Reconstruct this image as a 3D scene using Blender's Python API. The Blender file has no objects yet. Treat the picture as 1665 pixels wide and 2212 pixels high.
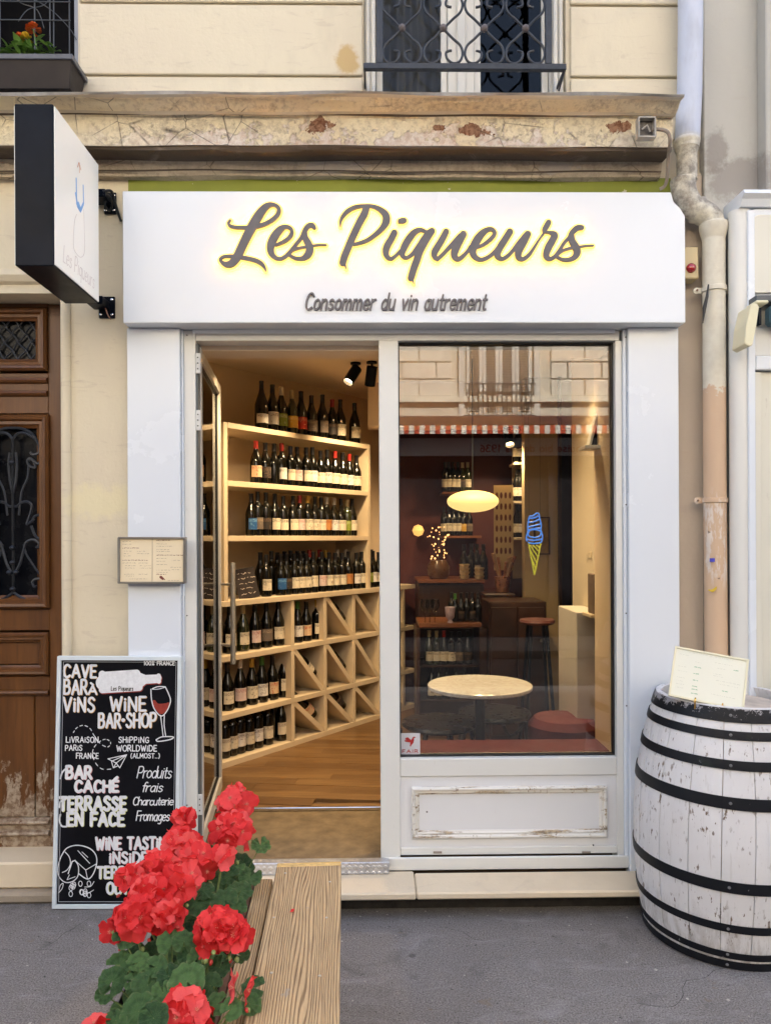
import bpy, bmesh, math, random
import numpy as np
from mathutils import Vector, Matrix
R = math.radians
random.seed(7)
S = bpy.context.scene
COL = S.collection

# ------------------------------------------------------------------ camera
F, PX, PY, CH = 1600.0, 832.5, 1163.0, 1.58      # focal length, principal point (photo seen 1665 wide), eye height
YAW, ROLL = R(0.8), R(0.25)
fwd = Vector((math.sin(YAW), math.cos(YAW), 0)); rgt = Vector((math.cos(YAW), -math.sin(YAW), 0)); up = Vector((0, 0, 1))
rg = rgt*math.cos(ROLL) - up*math.sin(ROLL); ug = up*math.cos(ROLL) + rgt*math.sin(ROLL)
cd = bpy.data.cameras.new('camera'); cam = bpy.data.objects.new('camera', cd); COL.objects.link(cam)
cam.matrix_world = Matrix(((rg.x, ug.x, -fwd.x, 0), (rg.y, ug.y, -fwd.y, 0), (rg.z, ug.z, -fwd.z, CH), (0, 0, 0, 1)))
cd.sensor_fit = 'HORIZONTAL'; cd.sensor_width = 36; cd.lens = 36*F/1665
cd.shift_y = (PY-1106)/1665; cd.shift_x = 0
cd.clip_start = .05; cd.clip_end = 1000
S.camera = cam

def at(px, py, Y):
    d = fwd*F + rg*(px-PX) - ug*(py-PY)
    return Vector((d.x/d.y*Y, Y, CH + d.z/d.y*Y))
def ax(px, Y, py=1163): return at(px, py, Y).x
def az(py, Y, px=832): return at(px, py, Y).z

# ------------------------------------------------------------------ world, sun, exposure
SUN_EL, SUN_ROT = R(54), R(12)
w = bpy.data.worlds.new('World'); S.world = w; w.use_nodes = True
wn = w.node_tree.nodes; wl = w.node_tree.links
sky = wn.new('ShaderNodeTexSky'); sky.sky_type = 'NISHITA'; sky.sun_disc = False
sky.sun_elevation = SUN_EL; sky.sun_rotation = SUN_ROT; sky.air_density = 1.0; sky.dust_density = 7.0; sky.ozone_density = .4
bg = wn['Background']; bg.inputs[1].default_value = .15; wl.new(sky.outputs[0], bg.inputs[0])
sl = bpy.data.lights.new('sun', 'SUN'); sl.energy = 4.5; sl.angle = R(.6); sl.color = (1, .93, .82)
so = bpy.data.objects.new('sun', sl); COL.objects.link(so); so.location = (0, 3, 20)
sdir = Vector((math.sin(SUN_ROT)*math.cos(SUN_EL), math.cos(SUN_ROT)*math.cos(SUN_EL), math.sin(SUN_EL)))
so.rotation_euler = sdir.to_track_quat('Z', 'Y').to_euler()
S.view_settings.view_transform = 'Standard'; S.view_settings.look = 'None'
S.view_settings.exposure = 2.32; S.view_settings.gamma = 1; S.view_settings.use_curve_mapping = False
S.cycles.use_denoising = True
S.cycles.max_bounces = 8; S.cycles.transparent_max_bounces = 12; S.cycles.caustics_reflective = False; S.cycles.caustics_refractive = False
S.cycles.sample_clamp_indirect = 4

# ------------------------------------------------------------------ helpers: objects
def tag(o, label=None, cat=None, group=None, kind=None):
    if label: o['label'] = label
    if cat: o['category'] = cat
    if group: o['group'] = group
    if kind: o['kind'] = kind
    return o
def thing(name, label, cat, loc=(0, 0, 0), group=None):
    o = bpy.data.objects.new(name, None); COL.objects.link(o); o.location = loc; o.empty_display_size = .1
    tag(o, label, cat, group); return o
def origin_of(o):
    v = Vector((0, 0, 0))
    while o is not None:
        v = v + o.location; o = o.parent
    return v
def adopt(o, parent):
    if parent is not None:
        o.parent = parent
        o.matrix_parent_inverse = Matrix.Translation(-origin_of(parent)) if parent.type == 'EMPTY' else Matrix.Identity(4)
    return o
def mesh_obj(name, me, mat=None, parent=None):
    if mat is not None and len(me.materials) == 0: me.materials.append(mat)
    o = bpy.data.objects.new(name, me); COL.objects.link(o); return adopt(o, parent)
def copy_tree(o, parent=None):
    c = o.copy(); COL.objects.link(c); c.parent = parent
    for ch in o.children: copy_tree(ch, c)
    return c
def set_mat(o, mat):
    o.material_slots[0].link = 'OBJECT'; o.material_slots[0].material = mat

class MB:
    def __init__(s): s.v = []; s.f = []
    def add(s, vs, fs):
        n = len(s.v); s.v += [tuple(v) for v in vs]; s.f += [tuple(i+n for i in f) for f in fs]; return s
    def box(s, x0, x1, y0, y1, z0, z1, M=None):
        vs = [Vector((x, y, z)) for z in (z0, z1) for y in (y0, y1) for x in (x0, x1)]
        if M is not None: vs = [M @ v for v in vs]
        return s.add(vs, [(0, 2, 3, 1), (4, 5, 7, 6), (0, 1, 5, 4), (2, 6, 7, 3), (0, 4, 6, 2), (1, 3, 7, 5)])
    def extrude_poly(s, pts, y0, y1):          # polygon in XZ (counter-clockwise seen from -Y), thick in Y
        n = len(pts)
        vs = [(x, y0, z) for x, z in pts] + [(x, y1, z) for x, z in pts]
        fs = [tuple(range(n)), tuple(range(2*n-1, n-1, -1))] + [(i, i+n, (i+1) % n+n, (i+1) % n) for i in range(n)]
        return s.add(vs, fs)
    def prism_x(s, prof, x0, x1, cap=True, segs=1, warp=None):     # profile [(y,z)] swept along X
        n = len(prof); vs = []
        for k in range(segs+1):
            x = x0+(x1-x0)*k/segs
            for i, (y, z) in enumerate(prof):
                dy, dz = warp(x, i) if warp else (0, 0)
                vs.append((x, y+dy, z+dz))
        fs = []
        for k in range(segs):
            for i in range(n-1):
                a = k*n+i; fs.append((a, a+1, a+n+1, a+n))
        if cap: fs += [tuple(range(n-1, -1, -1)), tuple(range(segs*n, segs*n+n))]
        return s.add(vs, fs)
    def tube(s, pts, r, n=8, cap=True):
        pts = [Vector(p) for p in pts]; m = len(pts)
        rr = r if isinstance(r, (list, tuple)) else [r]*m
        vs = []; ref = None
        for i, p in enumerate(pts):
            t = (pts[min(i+1, m-1)]-pts[max(i-1, 0)]).normalized()
            if ref is None:
                ref = t.orthogonal().normalized()
            ref = (ref - t*ref.dot(t)).normalized(); b = t.cross(ref)
            for k in range(n):
                a = 2*math.pi*k/n; vs.append(p+(ref*math.cos(a)+b*math.sin(a))*rr[i])
        fs = [(i*n+k, i*n+(k+1) % n, (i+1)*n+(k+1) % n, (i+1)*n+k) for i in range(m-1) for k in range(n)]
        if cap: fs += [tuple(range(n-1, -1, -1)), tuple(range((m-1)*n, m*n))]
        return s.add(vs, fs)
    def lathe(s, prof, c=(0, 0, 0), n=24, M=None):   # prof [(r,z)] bottom to top
        vs = []; m = len(prof)
        for r, z in prof:
            for k in range(n):
                a = 2*math.pi*k/n; v = Vector((c[0]+r*math.cos(a), c[1]+r*math.sin(a), c[2]+z))
                vs.append(M @ v if M is not None else v)
        fs = [(i*n+k, i*n+(k+1) % n, (i+1)*n+(k+1) % n, (i+1)*n+k) for i in range(m-1) for k in range(n)]
        fs += [tuple(range(n-1, -1, -1)), tuple(range((m-1)*n, m*n))]
        return s.add(vs, fs)
    def mesh(s, name, smooth=False, bevel=0, segs=1):
        me = bpy.data.meshes.new(name); me.from_pydata([tuple(v) for v in s.v], [], s.f)
        if bevel:
            bm = bmesh.new(); bm.from_mesh(me); bmesh.ops.remove_doubles(bm, verts=bm.verts, dist=1e-6)
            es = [e for e in bm.edges if len(e.link_faces) == 2 and e.calc_face_angle(0) > .5]
            try: bmesh.ops.bevel(bm, geom=es, offset=bevel, segments=segs, affect='EDGES', profile=.6, clamp_overlap=True)
            except Exception: pass
            bm.to_mesh(me); bm.free()
        bm = bmesh.new(); bm.from_mesh(me); bmesh.ops.recalc_face_normals(bm, faces=bm.faces); bm.to_mesh(me); bm.free()
        if smooth:
            me.polygons.foreach_set('use_smooth', [True]*len(me.polygons))
            try: me.set_sharp_from_angle(angle=R(38))
            except Exception: pass
        me.update(); return me
    def build(s, name, mat, parent=None, smooth=False, bevel=0, segs=1):
        return mesh_obj(name, s.mesh(name, smooth, bevel, segs), mat, parent)

def box(name, mat, parent, x0, x1, y0, y1, z0, z1, bevel=.002, M=None):
    return MB().box(min(x0, x1), max(x0, x1), min(y0, y1), max(y0, y1), min(z0, z1), max(z0, z1), M).build(name, mat, parent, bevel=bevel)
def frame_mb(x0, x1, z0, z1, w, y0, y1, mb=None):      # picture-frame of four butted boards
    m = mb or MB()
    m.box(x0, x1, y0, y1, z1-w, z1); m.box(x0, x1, y0, y1, z0, z0+w)
    m.box(x0, x0+w, y0, y1, z0+w, z1-w); m.box(x1-w, x1, y0, y1, z0+w, z1-w); return m
def cells(x0, x1, z0, z1, holes):
    xs = sorted({x0, x1}|{min(max(h[i], x0), x1) for h in holes for i in (0, 1)}); zs = sorted({z0, z1}|{min(max(h[i], z0), z1) for h in holes for i in (2, 3)})
    out = []
    for a, b in zip(zs, zs[1:]):
        run = None
        for c, d in zip(xs, xs[1:]):
            mx, mz = (c+d)/2, (a+b)/2
            if any(h[0] < mx < h[1] and h[2] < mz < h[3] for h in holes):
                if run: out.append(run); run = None
            else: run = (run[0], d, a, b) if run else (c, d, a, b)
        if run: out.append(run)
    return out

# ------------------------------------------------------------------ helpers: materials
class NT:
    def __init__(s, name):
        s.m = bpy.data.materials.new(name); s.m.use_nodes = True; s.t = s.m.node_tree; s.n = s.t.nodes
        s.b = s.n['Principled BSDF']; s.out = s.n['Material Output']; s._obj = None
    def link(s, a, b): s.t.links.new(a, b)
    def new(s, t, **k):
        x = s.n.new(t)
        for a, b in k.items(): setattr(x, a, b)
        return x
    def put(s, sock, v):
        if hasattr(v, 'is_output') or isinstance(v, bpy.types.NodeSocket): s.link(v, sock)
        elif isinstance(v, (tuple, list)) and sock.type == 'RGBA': sock.default_value = (*v[:3], 1)
        else: sock.default_value = v
    def pos(s):
        if s._obj is None: s._obj = s.new('ShaderNodeNewGeometry').outputs['Position']
        return s._obj
    def obj(s): return s.new('ShaderNodeTexCoord').outputs['Object']
    def map(s, vec=None, scale=(1, 1, 1), loc=(0, 0, 0), rot=(0, 0, 0)):
        x = s.new('ShaderNodeMapping'); s.link(vec or s.pos(), x.inputs[0]); x.inputs[1].default_value = loc; x.inputs[2].default_value = rot; x.inputs[3].default_value = scale
        return x.outputs[0]
    def noise(s, scale=5, detail=4, vec=None, rough=.6, dist=0, col=False):
        x = s.new('ShaderNodeTexNoise'); s.link(vec or s.pos(), x.inputs['Vector']); x.inputs['Scale'].default_value = scale
        x.inputs['Detail'].default_value = detail; x.inputs['Roughness'].default_value = rough; x.inputs['Distortion'].default_value = dist
        return x.outputs['Color' if col else 'Fac']
    def voro(s, scale=5, vec=None, feature='F1'):
        x = s.new('ShaderNodeTexVoronoi', feature=feature); s.link(vec or s.pos(), x.inputs['Vector']); x.inputs['Scale'].default_value = scale
        return x.outputs['Distance']
    def ramp(s, fac, a, b, lo=0., hi=1.):
        x = s.new('ShaderNodeMapRange'); s.put(x.inputs[0], fac); x.inputs[1].default_value = a; x.inputs[2].default_value = b
        x.inputs[3].default_value = lo; x.inputs[4].default_value = hi; x.clamp = True; return x.outputs[0]
    def mix(s, fac, a, b, mode='MIX'):
        x = s.new('ShaderNodeMix', data_type='RGBA', blend_type=mode); s.put(x.inputs[0], fac); s.put(x.inputs[6], a); s.put(x.inputs[7], b); return x.outputs[2]
    def math(s, op, a, b=0.):
        x = s.new('ShaderNodeMath', operation=op); s.put(x.inputs[0], a); s.put(x.inputs[1], b); return x.outputs[0]
    def sep(s, vec=None):
        x = s.new('ShaderNodeSeparateXYZ'); s.link(vec or s.pos(), x.inputs[0]); return x.outputs
    def bump(s, h, strength=.3, dist=.01, prev=None):
        x = s.new('ShaderNodeBump'); s.put(x.inputs['Height'], h); x.inputs['Strength'].default_value = strength; x.inputs['Distance'].default_value = dist
        if prev: s.link(prev, x.inputs['Normal'])
        return x.outputs[0]
    def spot(s, cx, cz, rx, rz, nz, amt=.6, soft=.25):     # irregular patch mask around (cx,cz) in X/Z
        o = s.sep(); dx = s.math('DIVIDE', s.math('SUBTRACT', o[0], cx), rx); dz = s.math('DIVIDE', s.math('SUBTRACT', o[2], cz), rz)
        d = s.math('SQRT', s.math('ADD', s.math('MULTIPLY', dx, dx), s.math('MULTIPLY', dz, dz)))
        d = s.math('ADD', d, s.math('MULTIPLY', s.math('SUBTRACT', nz, .5), amt*4))
        return s.ramp(d, 1+soft/2, 1-soft/2)
    def done(s, color=None, rough=.6, metal=0, normal=None, spec=.5, coat=0):
        if color is not None: s.put(s.b.inputs['Base Color'], color)
        s.put(s.b.inputs['Roughness'], rough); s.b.inputs['Metallic'].default_value = metal
        s.b.inputs['Specular IOR Level'].default_value = spec
        if coat: s.b.inputs['Coat Weight'].default_value = coat
        if normal: s.link(normal, s.b.inputs['Normal'])
        return s.m
def srgb(r, g, b):
    return tuple(((c/255)/12.92 if c/255 <= .04045 else ((c/255+.055)/1.055)**2.4) for c in (r, g, b))
def simple(name, c, rough=.6, var=.12, scale=6, bump=.1, bscale=60, metal=0, spec=.5, coat=0, objsp=False):
    t = NT(name); v = t.obj() if objsp else None
    n = t.noise(scale, 4, v); c1 = tuple(x*(1-var) for x in c); c2 = tuple(min(1, x*(1+var)) for x in c)
    col = t.mix(t.ramp(n, .3, .7), c1, c2)
    nm = t.bump(t.noise(bscale, 3, v), bump, .004) if bump else None
    rg_ = t.ramp(t.noise(scale*3, 3, v), .3, .7, max(0, rough-.07), min(1, rough+.07))
    return t.done(col, rg_, metal, nm, spec, coat)
def emit(name, c, strength):
    t = NT(name); t.b.inputs['Base Color'].default_value = (*c, 1); t.b.inputs['Emission Color'].default_value = (*c, 1)
    t.b.inputs['Emission Strength'].default_value = strength*.56; return t.m

# painted white joinery, faintly dirty towards nothing in particular, scuffed
def paint(name, c, dirt=.12, rough=.35, dirtc=(.42, .37, .3), clean=False):
    t = NT(name); n = t.noise(2.2, 6); n2 = t.noise(38, 5, t.map(scale=(1, 1, .25)))
    col = t.mix(t.ramp(n, .35, .75, 0, dirt), c, tuple(x*.86 for x in c))
    col = t.mix(t.ramp(n2, .68, .8, 0, dirt*(.6 if clean else 2.2)), col, dirtc)
    return t.done(col, (t.ramp(n, .3, .7, rough-.03, rough+.08) if clean else t.ramp(n2, .3, .7, rough-.05, rough+.12)), 0, t.bump(t.noise(90, 3), .02 if clean else .06, .002))
WHITE = paint('white_gloss_paint', (.72, .765, .815), .05, .22, clean=True)
CREAMW = paint('off_white_paint', (.72, .72, .68), .2)
BLACKP = simple('black_rubber', (.012, .013, .014), .5, bump=0)
STEEL = simple('brushed_steel', (.45, .42, .36), .42, .1, 30, .05, 200, .55)
IRON = simple('wrought_iron', (.018, .022, .030), .45, .3, 20, .3, 120)
CHROME = simple('polished_metal', (.7, .7, .7), .15, metal=1, bump=0)

def plaster(name, base, warm, streak=.5, bumps=.25, spots=()):
    t = NT(name); n1 = t.noise(1.4, 6, None, .6, .4); n2 = t.noise(9, 6, t.map(scale=(1, 1, .45))); n3 = t.noise(70, 4)
    col = t.mix(t.ramp(n1, .3, .7), base, warm)
    col = t.mix(t.ramp(n2, .55, .8, 0, .35*streak), col, tuple(x*.72 for x in warm))
    st = t.noise(5, 6, t.map(scale=(1.0, 1, 5), loc=(3, 0, 1)), .65, 1.6)
    col = t.mix(t.ramp(st, .58, .72, 0, .4*streak), col, (.42, .33, .26))
    sm = t.noise(14, 5, None, .7)
    for (cx, cz, rx, rz, c, a) in spots:
        col = t.mix(t.math('MULTIPLY', t.spot(cx, cz, rx, rz, sm, .5, .5), a), col, c)
    pit = t.ramp(t.voro(26), .0, .045, 1, 0); pm = t.ramp(t.noise(3.3, 2), .55, .62)
    col = t.mix(t.math('MULTIPLY', t.math('MULTIPLY', pit, pm), .6), col, (.16, .13, .1))
    nm = t.bump(n3, bumps*.9, .004); nm = t.bump(n2, bumps*1.3, .012, nm); nm = t.bump(t.noise(22, 4), bumps, .006, nm)
    return t.done(col, .85, 0, nm, .2)
_p = at(747, 130, 3.3); _q = at(215, 1085, 3.3)
WALL = plaster('cream_stucco', (.70, .625, .46), (.655, .575, .435), .85, .25,
               [(_p.x, _p.z, .05, .06, (.50, .33, .12), .8), (_q.x, _q.z, .14, .07, (.76, .68, .42), .6)])
WALLT = plaster('tan_stucco', (.55, .46, .36), (.48, .40, .31), .4)
WALLG = plaster('grey_render', (.50, .49, .44), (.46, .44, .39), .35, .25,
                [(at(1590, 385, 3.3).x, at(1590, 395, 3.3).z, .15, .09, (.27, .24, .21), .7), (at(1540, 340, 3.3).x, at(1540, 330, 3.3).z, .05, .1, (.26, .23, .2), .7)])
def cornice_mat():
    t = NT('peeling_cornice_paint'); sm = t.noise(12, 8, None, .72, .3); fine = t.noise(45, 6, None, .7); big = t.noise(2.0, 5)
    o = t.sep(); z = o[2]
    col = t.mix(t.ramp(big, .3, .7), (.78, .69, .49), (.80, .72, .55))
    # grime that lies on the under-moulding and the lower fascia
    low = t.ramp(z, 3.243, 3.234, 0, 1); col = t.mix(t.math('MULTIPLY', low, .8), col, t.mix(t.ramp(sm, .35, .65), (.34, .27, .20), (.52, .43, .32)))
    g = t.ramp(t.math('ADD', t.math('MULTIPLY', fine, .6), t.math('MULTIPLY', big, .4)), .50, .66, 0, .6); col = t.mix(g, col, (.2, .15, .11))
    # flaking to pale plaster, biggest in the middle
    band = t.math('MULTIPLY', t.ramp(z, 3.236, 3.244), t.ramp(z, 3.362, 3.33))
    fl = t.math('MULTIPLY', t.ramp(t.math('ADD', sm, t.math('MULTIPLY', t.math('SUBTRACT', 3.315, z), 1.6)), .55, .56), band)
    ext = t.ramp(t.math('ABSOLUTE', t.math('SUBTRACT', o[0], .0)), 1.3, .7)
    fl = t.math('MULTIPLY', fl, ext)
    col = t.mix(fl, col, t.mix(t.ramp(fine, .4, .6), (.78, .72, .66), (.62, .50, .42)))
    for (px, py, rx, rz) in ((690, 270, .075, .03), (1010, 280, .06, .018), (950, 278, .04, .02), (1050, 285, .05, .02), (1340, 274, .05, .026)):
        q = at(px, py, 3.125); col = t.mix(t.spot(q.x, q.z, rx*.8, rz*.9, sm, 1.3, .1), col, t.mix(t.ramp(fine, .42, .58), (.17, .075, .045), (.36, .21, .14)))
    for (px, py, rx, rz) in ((720, 358, .13, .02), (1210, 360, .07, .02)):
        q = at(px, py, 3.24); col = t.mix(t.spot(q.x, q.z, rx, rz, sm, 1., .2), col, (.48, .42, .35))
    cr = t.ramp(t.voro(7, t.map(scale=(1, 1, 1.3), loc=(.4, 2, 1)), 'DISTANCE_TO_EDGE'), .0, .02, 1, 0)
    cm = t.ramp(t.noise(2.5, 3, t.map(loc=(5, 0, 0))), .49, .56); col = t.mix(t.math('MULTIPLY', t.math('MULTIPLY', cr, cm), .8), col, (.07, .05, .04))
    top = t.ramp(z, 3.486, 3.489); col = t.mix(top, col, t.mix(t.ramp(sm, .4, .6), (.30, .29, .28), (.46, .46, .47)))
    h = t.math('ADD', t.math('MULTIPLY', fl, -.7), t.math('MULTIPLY', fine, .5))
    return t.done(col, .85, 0, t.bump(h, 1., .02), .2)
CORN = cornice_mat()
def asphalt(name, c, c2, scale=1):
    t = NT(name); n = t.noise(160*scale, 3, None, .8); big = t.noise(1.7, 6, None, .6, .5); v = t.voro(230*scale)
    col = t.mix(t.ramp(big, .3, .72), c, c2)
    col = t.mix(t.ramp(n, .38, .66), tuple(x*.42 for x in c), col)
    col = t.mix(t.ramp(t.noise(130, 3, None, .7), .64, .72, 0, .7), col, (.40, .38, .37))
    col = t.mix(t.ramp(t.noise(48, 2, t.map(loc=(9, 4, 0))), .67, .72, 0, .8), col, (.035, .033, .032))
    st = t.noise(4, 6, t.map(scale=(1, 2.2, 1), loc=(2, 2, 0)), .65, 1); col = t.mix(t.ramp(st, .54, .72, 0, .35), col, (.36, .35, .35))
    dk = t.noise(6, 6, t.map(loc=(7, 1, 0)), .7, .6); col = t.mix(t.ramp(dk, .56, .68, 0, .6), col, tuple(x*.45 for x in c))
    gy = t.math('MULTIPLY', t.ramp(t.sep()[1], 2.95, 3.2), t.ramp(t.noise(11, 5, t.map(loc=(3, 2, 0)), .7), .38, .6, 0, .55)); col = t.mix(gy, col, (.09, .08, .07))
    gum = t.voro(3.1, t.map(loc=(.3, .2, 0))); col = t.mix(t.ramp(gum, .05, .035, 0, .6), col, (.06, .055, .05))
    br = t.noise(9, 3, t.map(loc=(1, 8, 0))); col = t.mix(t.ramp(br, .66, .72, 0, .4), col, (.20, .14, .08))
    return t.done(col, .9, 0, t.bump(v, .55, .004, t.bump(n, .5, .004)), .25)
ASPH = asphalt('worn_asphalt', (.27, .247, .228), (.36, .335, .315))
STONE = plaster('sill_stone', (.74, .63, .46), (.66, .55, .39), .6)
STONED = plaster('grimy_step_stone', (.40, .33, .24), (.24, .20, .15), 1.0, .5)
OLIVE = None
def peel_green():
    t = NT('olive_paint_remains'); n = t.noise(14, 6, None, .6)
    col = t.mix(t.ramp(n, .655, .665), (.23, .26, .02), (.6, .55, .42)); return t.done(t.mix(t.ramp(t.noise(3, 4), .4, .7), col, t.mix(.5, col, (.13, .16, .015))), .6, 0, t.bump(n, .3, .004))
OLIVE = peel_green()
def wood(name, c1, c2, scale=1, axis='X', rough=.5, bump=.25, ring=.5, objsp=False, worn=None):
    t = NT(name); sc = {'X': (.08, 1, 1), 'Y': (1, .08, 1), 'Z': (1, 1, .08)}[axis]
    v = t.map(t.obj() if objsp else t.pos(), scale=sc)
    n = t.noise(28*scale, 8, v, .65, .6); n2 = t.noise(120*scale, 4, v, .6)
    col = t.mix(t.ramp(n, .3, .7), c1, c2); col = t.mix(t.ramp(n2, .5, .75, 0, ring), col, tuple(x*.45 for x in c1))
    if worn: col = worn(t, col)
    return t.done(col, rough, 0, t.bump(n2, bump, .002, t.bump(n, bump, .003)))
def door_worn(t, col):
    z = t.sep()[2]; n = t.noise(11, 8, t.map(scale=(1, 1, .45)), .7, .4); m = t.math('ADD', n, t.ramp(z, .25, .85, .22, -.12))
    col = t.mix(t.ramp(m, .61, .64), col, t.mix(t.ramp(t.noise(40, 4), .4, .6), (.42, .34, .25), (.20, .13, .08)))
    return col
DOORW = wood('varnished_oak', (.085, .029, .006), (.165, .064, .014), .5, 'Z', .42, .25, .4, worn=door_worn)
def floor_mat():
    t = NT('oak_floorboard'); o = t.pos(); v = t.map(o, scale=(.09, 1, 1), rot=(0, 0, R(7))); oi = t.new('ShaderNodeObjectInfo').outputs['Random']
    n = t.noise(16, 7, v, .65, .8); n2 = t.noise(60, 4, v, .6)
    c = t.mix(oi, (.13, .068, .026), (.23, .13, .05)); c = t.mix(t.ramp(n, .42, .62, 0, .75), c, (.11, .052, .018)); c = t.mix(t.ramp(n2, .5, .75, 0, .5), c, (.08, .038, .014))
    return t.done(c, .38, 0, t.bump(n2, .12, .002), .4)
FLOORW = floor_mat()
DARKW = simple('dark_bar_wood', (.035, .014, .008), .35, .3, 12, .05)
SHELFW = simple('cream_shelf_paint', (.62, .50, .34), .55, .06, 5, .05)
ROOMW = simple('warm_plaster_wall', (.62, .49, .34), .8, .05, 2, .1)
CEILW = simple('ceiling_paint', (.80, .65, .47), .85, .04, 2, .05)
REDW = simple('oxblood_wall', (.07, .009, .006), .7, .15, 2, .05)
COIR = simple('coir_mat', (.17, .12, .062), .95, .3, 14, .9, 260)
GREYL = simple('anthracite_letter', (.115, .105, .11), .5, .15, 20, .1)
BLACKM = simple('black_metal_case', (.005, .007, .013), .35, .4, 3, .03, spec=.10)
GLASSB = simple('dark_bottle_glass', (.004, .004, .003), .12, .3, 10, 0, coat=.15, objsp=True)
GLASSG = simple('olive_bottle_glass', (.02, .026, .008), .1, .3, 10, 0, coat=1, objsp=True)

def glass(name, ior, tint=(1, 1, 1), rough=0.0):
    t = NT(name); t.n.remove(t.b); tr = t.new('ShaderNodeBsdfTransparent'); tr.inputs[0].default_value = (*tint, 1)
    gl = t.new('ShaderNodeBsdfGlossy'); gl.inputs['Roughness'].default_value = rough; fr = t.new('ShaderNodeFresnel'); fr.inputs[0].default_value = ior
    mx = t.new('ShaderNodeMixShader'); t.link(fr.outputs[0], mx.inputs[0]); t.link(tr.outputs[0], mx.inputs[1]); t.link(gl.outputs[0], mx.inputs[2])
    t.link(mx.outputs[0], t.out.inputs[0]); return t.m
PANE = glass('window_glass', 1.74, (.9, .9, .88))
PANEU = glass('old_window_glass', 1.3, (.6, .6, .6))
PANED = glass('door_glass', 1.6, (.86, .84, .8))

# ------------------------------------------------------------------ helpers: flat lettering from strokes (union of round-ended strokes)
def smooth_pts(pts, k=8):
    if len(pts) < 3: return [tuple(p) for p in pts]
    P = [pts[0]]+list(pts)+[pts[-1]]; out = []
    for i in range(1, len(P)-2):
        for j in range(k):
            u = j/k; a, b, c, d = P[i-1], P[i], P[i+1], P[i+2]
            out.append(tuple(.5*((2*b[q])+(-a[q]+c[q])*u+(2*a[q]-5*b[q]+4*c[q]-d[q])*u*u+(-a[q]+3*b[q]-3*c[q]+d[q])*u**3) for q in range(len(b))))
    out.append(tuple(pts[-1])); return out
def plate(strokes, cell, y0, y1, grow=0.):
    """strokes: list of [(x,z,r)...] in metres. Returns MB with one clean flat shape, front at y0, back at y1 (y1 None: a sheet)."""
    segs = []
    for st in strokes:
        if len(st) == 1: segs.append((*st[0], *st[0]))
        for a, b in zip(st, st[1:]): segs.append((*a, *b))
    if not segs: return MB()
    A = np.array(segs, float); A[:, 2] += grow; A[:, 5] += grow
    rm = max(A[:, 2].max(), A[:, 5].max())+3*cell
    x0 = min(A[:, 0].min(), A[:, 3].min())-rm; x1 = max(A[:, 0].max(), A[:, 3].max())+rm
    z0 = min(A[:, 1].min(), A[:, 4].min())-rm; z1 = max(A[:, 1].max(), A[:, 4].max())+rm
    nx = int((x1-x0)/cell)+2; nz = int((z1-z0)/cell)+2; D = np.full((nz, nx), 1e3)
    for ax_, az_, ar, bx, bz, br in A:
        r = max(ar, br)+3*cell
        i0 = max(0, int((min(ax_, bx)-r-x0)/cell)); i1 = min(nx, int((max(ax_, bx)+r-x0)/cell)+2)
        j0 = max(0, int((min(az_, bz)-r-z0)/cell)); j1 = min(nz, int((max(az_, bz)+r-z0)/cell)+2)
        X = x0+np.arange(i0, i1)*cell; Z = (z0+np.arange(j0, j1)*cell)[:, None]
        dx, dz = bx-ax_, bz-az_; L = dx*dx+dz*dz
        t = np.clip(((X-ax_)*dx+(Z-az_)*dz)/L, 0, 1) if L > 1e-12 else np.zeros((j1-j0, i1-i0))
        d = np.hypot(X-ax_-t*dx, Z-az_-t*dz)-(ar+(br-ar)*t)
        D[j0:j1, i0:i1] = np.minimum(D[j0:j1, i0:i1], d)
    I = D < 0; vid = {}; V = []; Fc = []; edges = []
    def vert(key, x, z):
        if key not in vid: vid[key] = len(V); V.append((x, z))
        return vid[key]
    def corner(i, j): return vert(('c', i, j), x0+i*cell, z0+j*cell)
    def cut(i, j, i2, j2):
        if (i2, j2) < (i, j): i, j, i2, j2 = i2, j2, i, j
        a, b = D[j, i], D[j2, i2]; t = a/(a-b); return vert(('e', i, j, i2, j2), x0+(i+t*(i2-i))*cell, z0+(j+t*(j2-j))*cell)
    C = I[:-1, :-1].astype(int)+I[:-1, 1:]+I[1:, :-1]+I[1:, 1:]
    for j, i in zip(*np.nonzero(C)):
        i = int(i); j = int(j); q = [(i, j), (i+1, j), (i+1, j+1), (i, j+1)]
        if C[j, i] == 4: Fc.append([corner(*p) for p in q]); continue
        ins = [bool(I[p[1], p[0]]) for p in q]; poly = []; marks = []
        if C[j, i] == 2 and ins[0] == ins[2]:
            for k in range(4):
                if ins[k]:
                    a = cut(*q[k-1], *q[k]); b = cut(*q[k], *q[(k+1) % 4]); Fc.append([a, corner(*q[k]), b]); edges.append((b, a))
            continue
        for k in range(4):
            p, n = q[k], q[(k+1) % 4]
            if ins[k]: poly.append(corner(*p))
            if ins[k] != ins[(k+1) % 4]:
                c = cut(*p, *n); poly.append(c); marks.append((c, ins[k]))
        Fc.append(poly)
        if len(marks) == 2:
            o_ = [m[0] for m in marks if m[1]][0]; n_ = [m[0] for m in marks if not m[1]][0]; edges.append((o_, n_))
    m = MB(); m.front = (V, Fc, edges)
    n = len(V)
    if y1 is None: m.add([(x, y0, z) for x, z in V], Fc)
    else:
        m.add([(x, y0, z) for x, z in V]+[(x, y1, z) for x, z in V], Fc+[tuple(k+n for k in reversed(f)) for f in Fc]+[(a, a+n, b+n, b) for a, b in edges])
    return m
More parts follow.
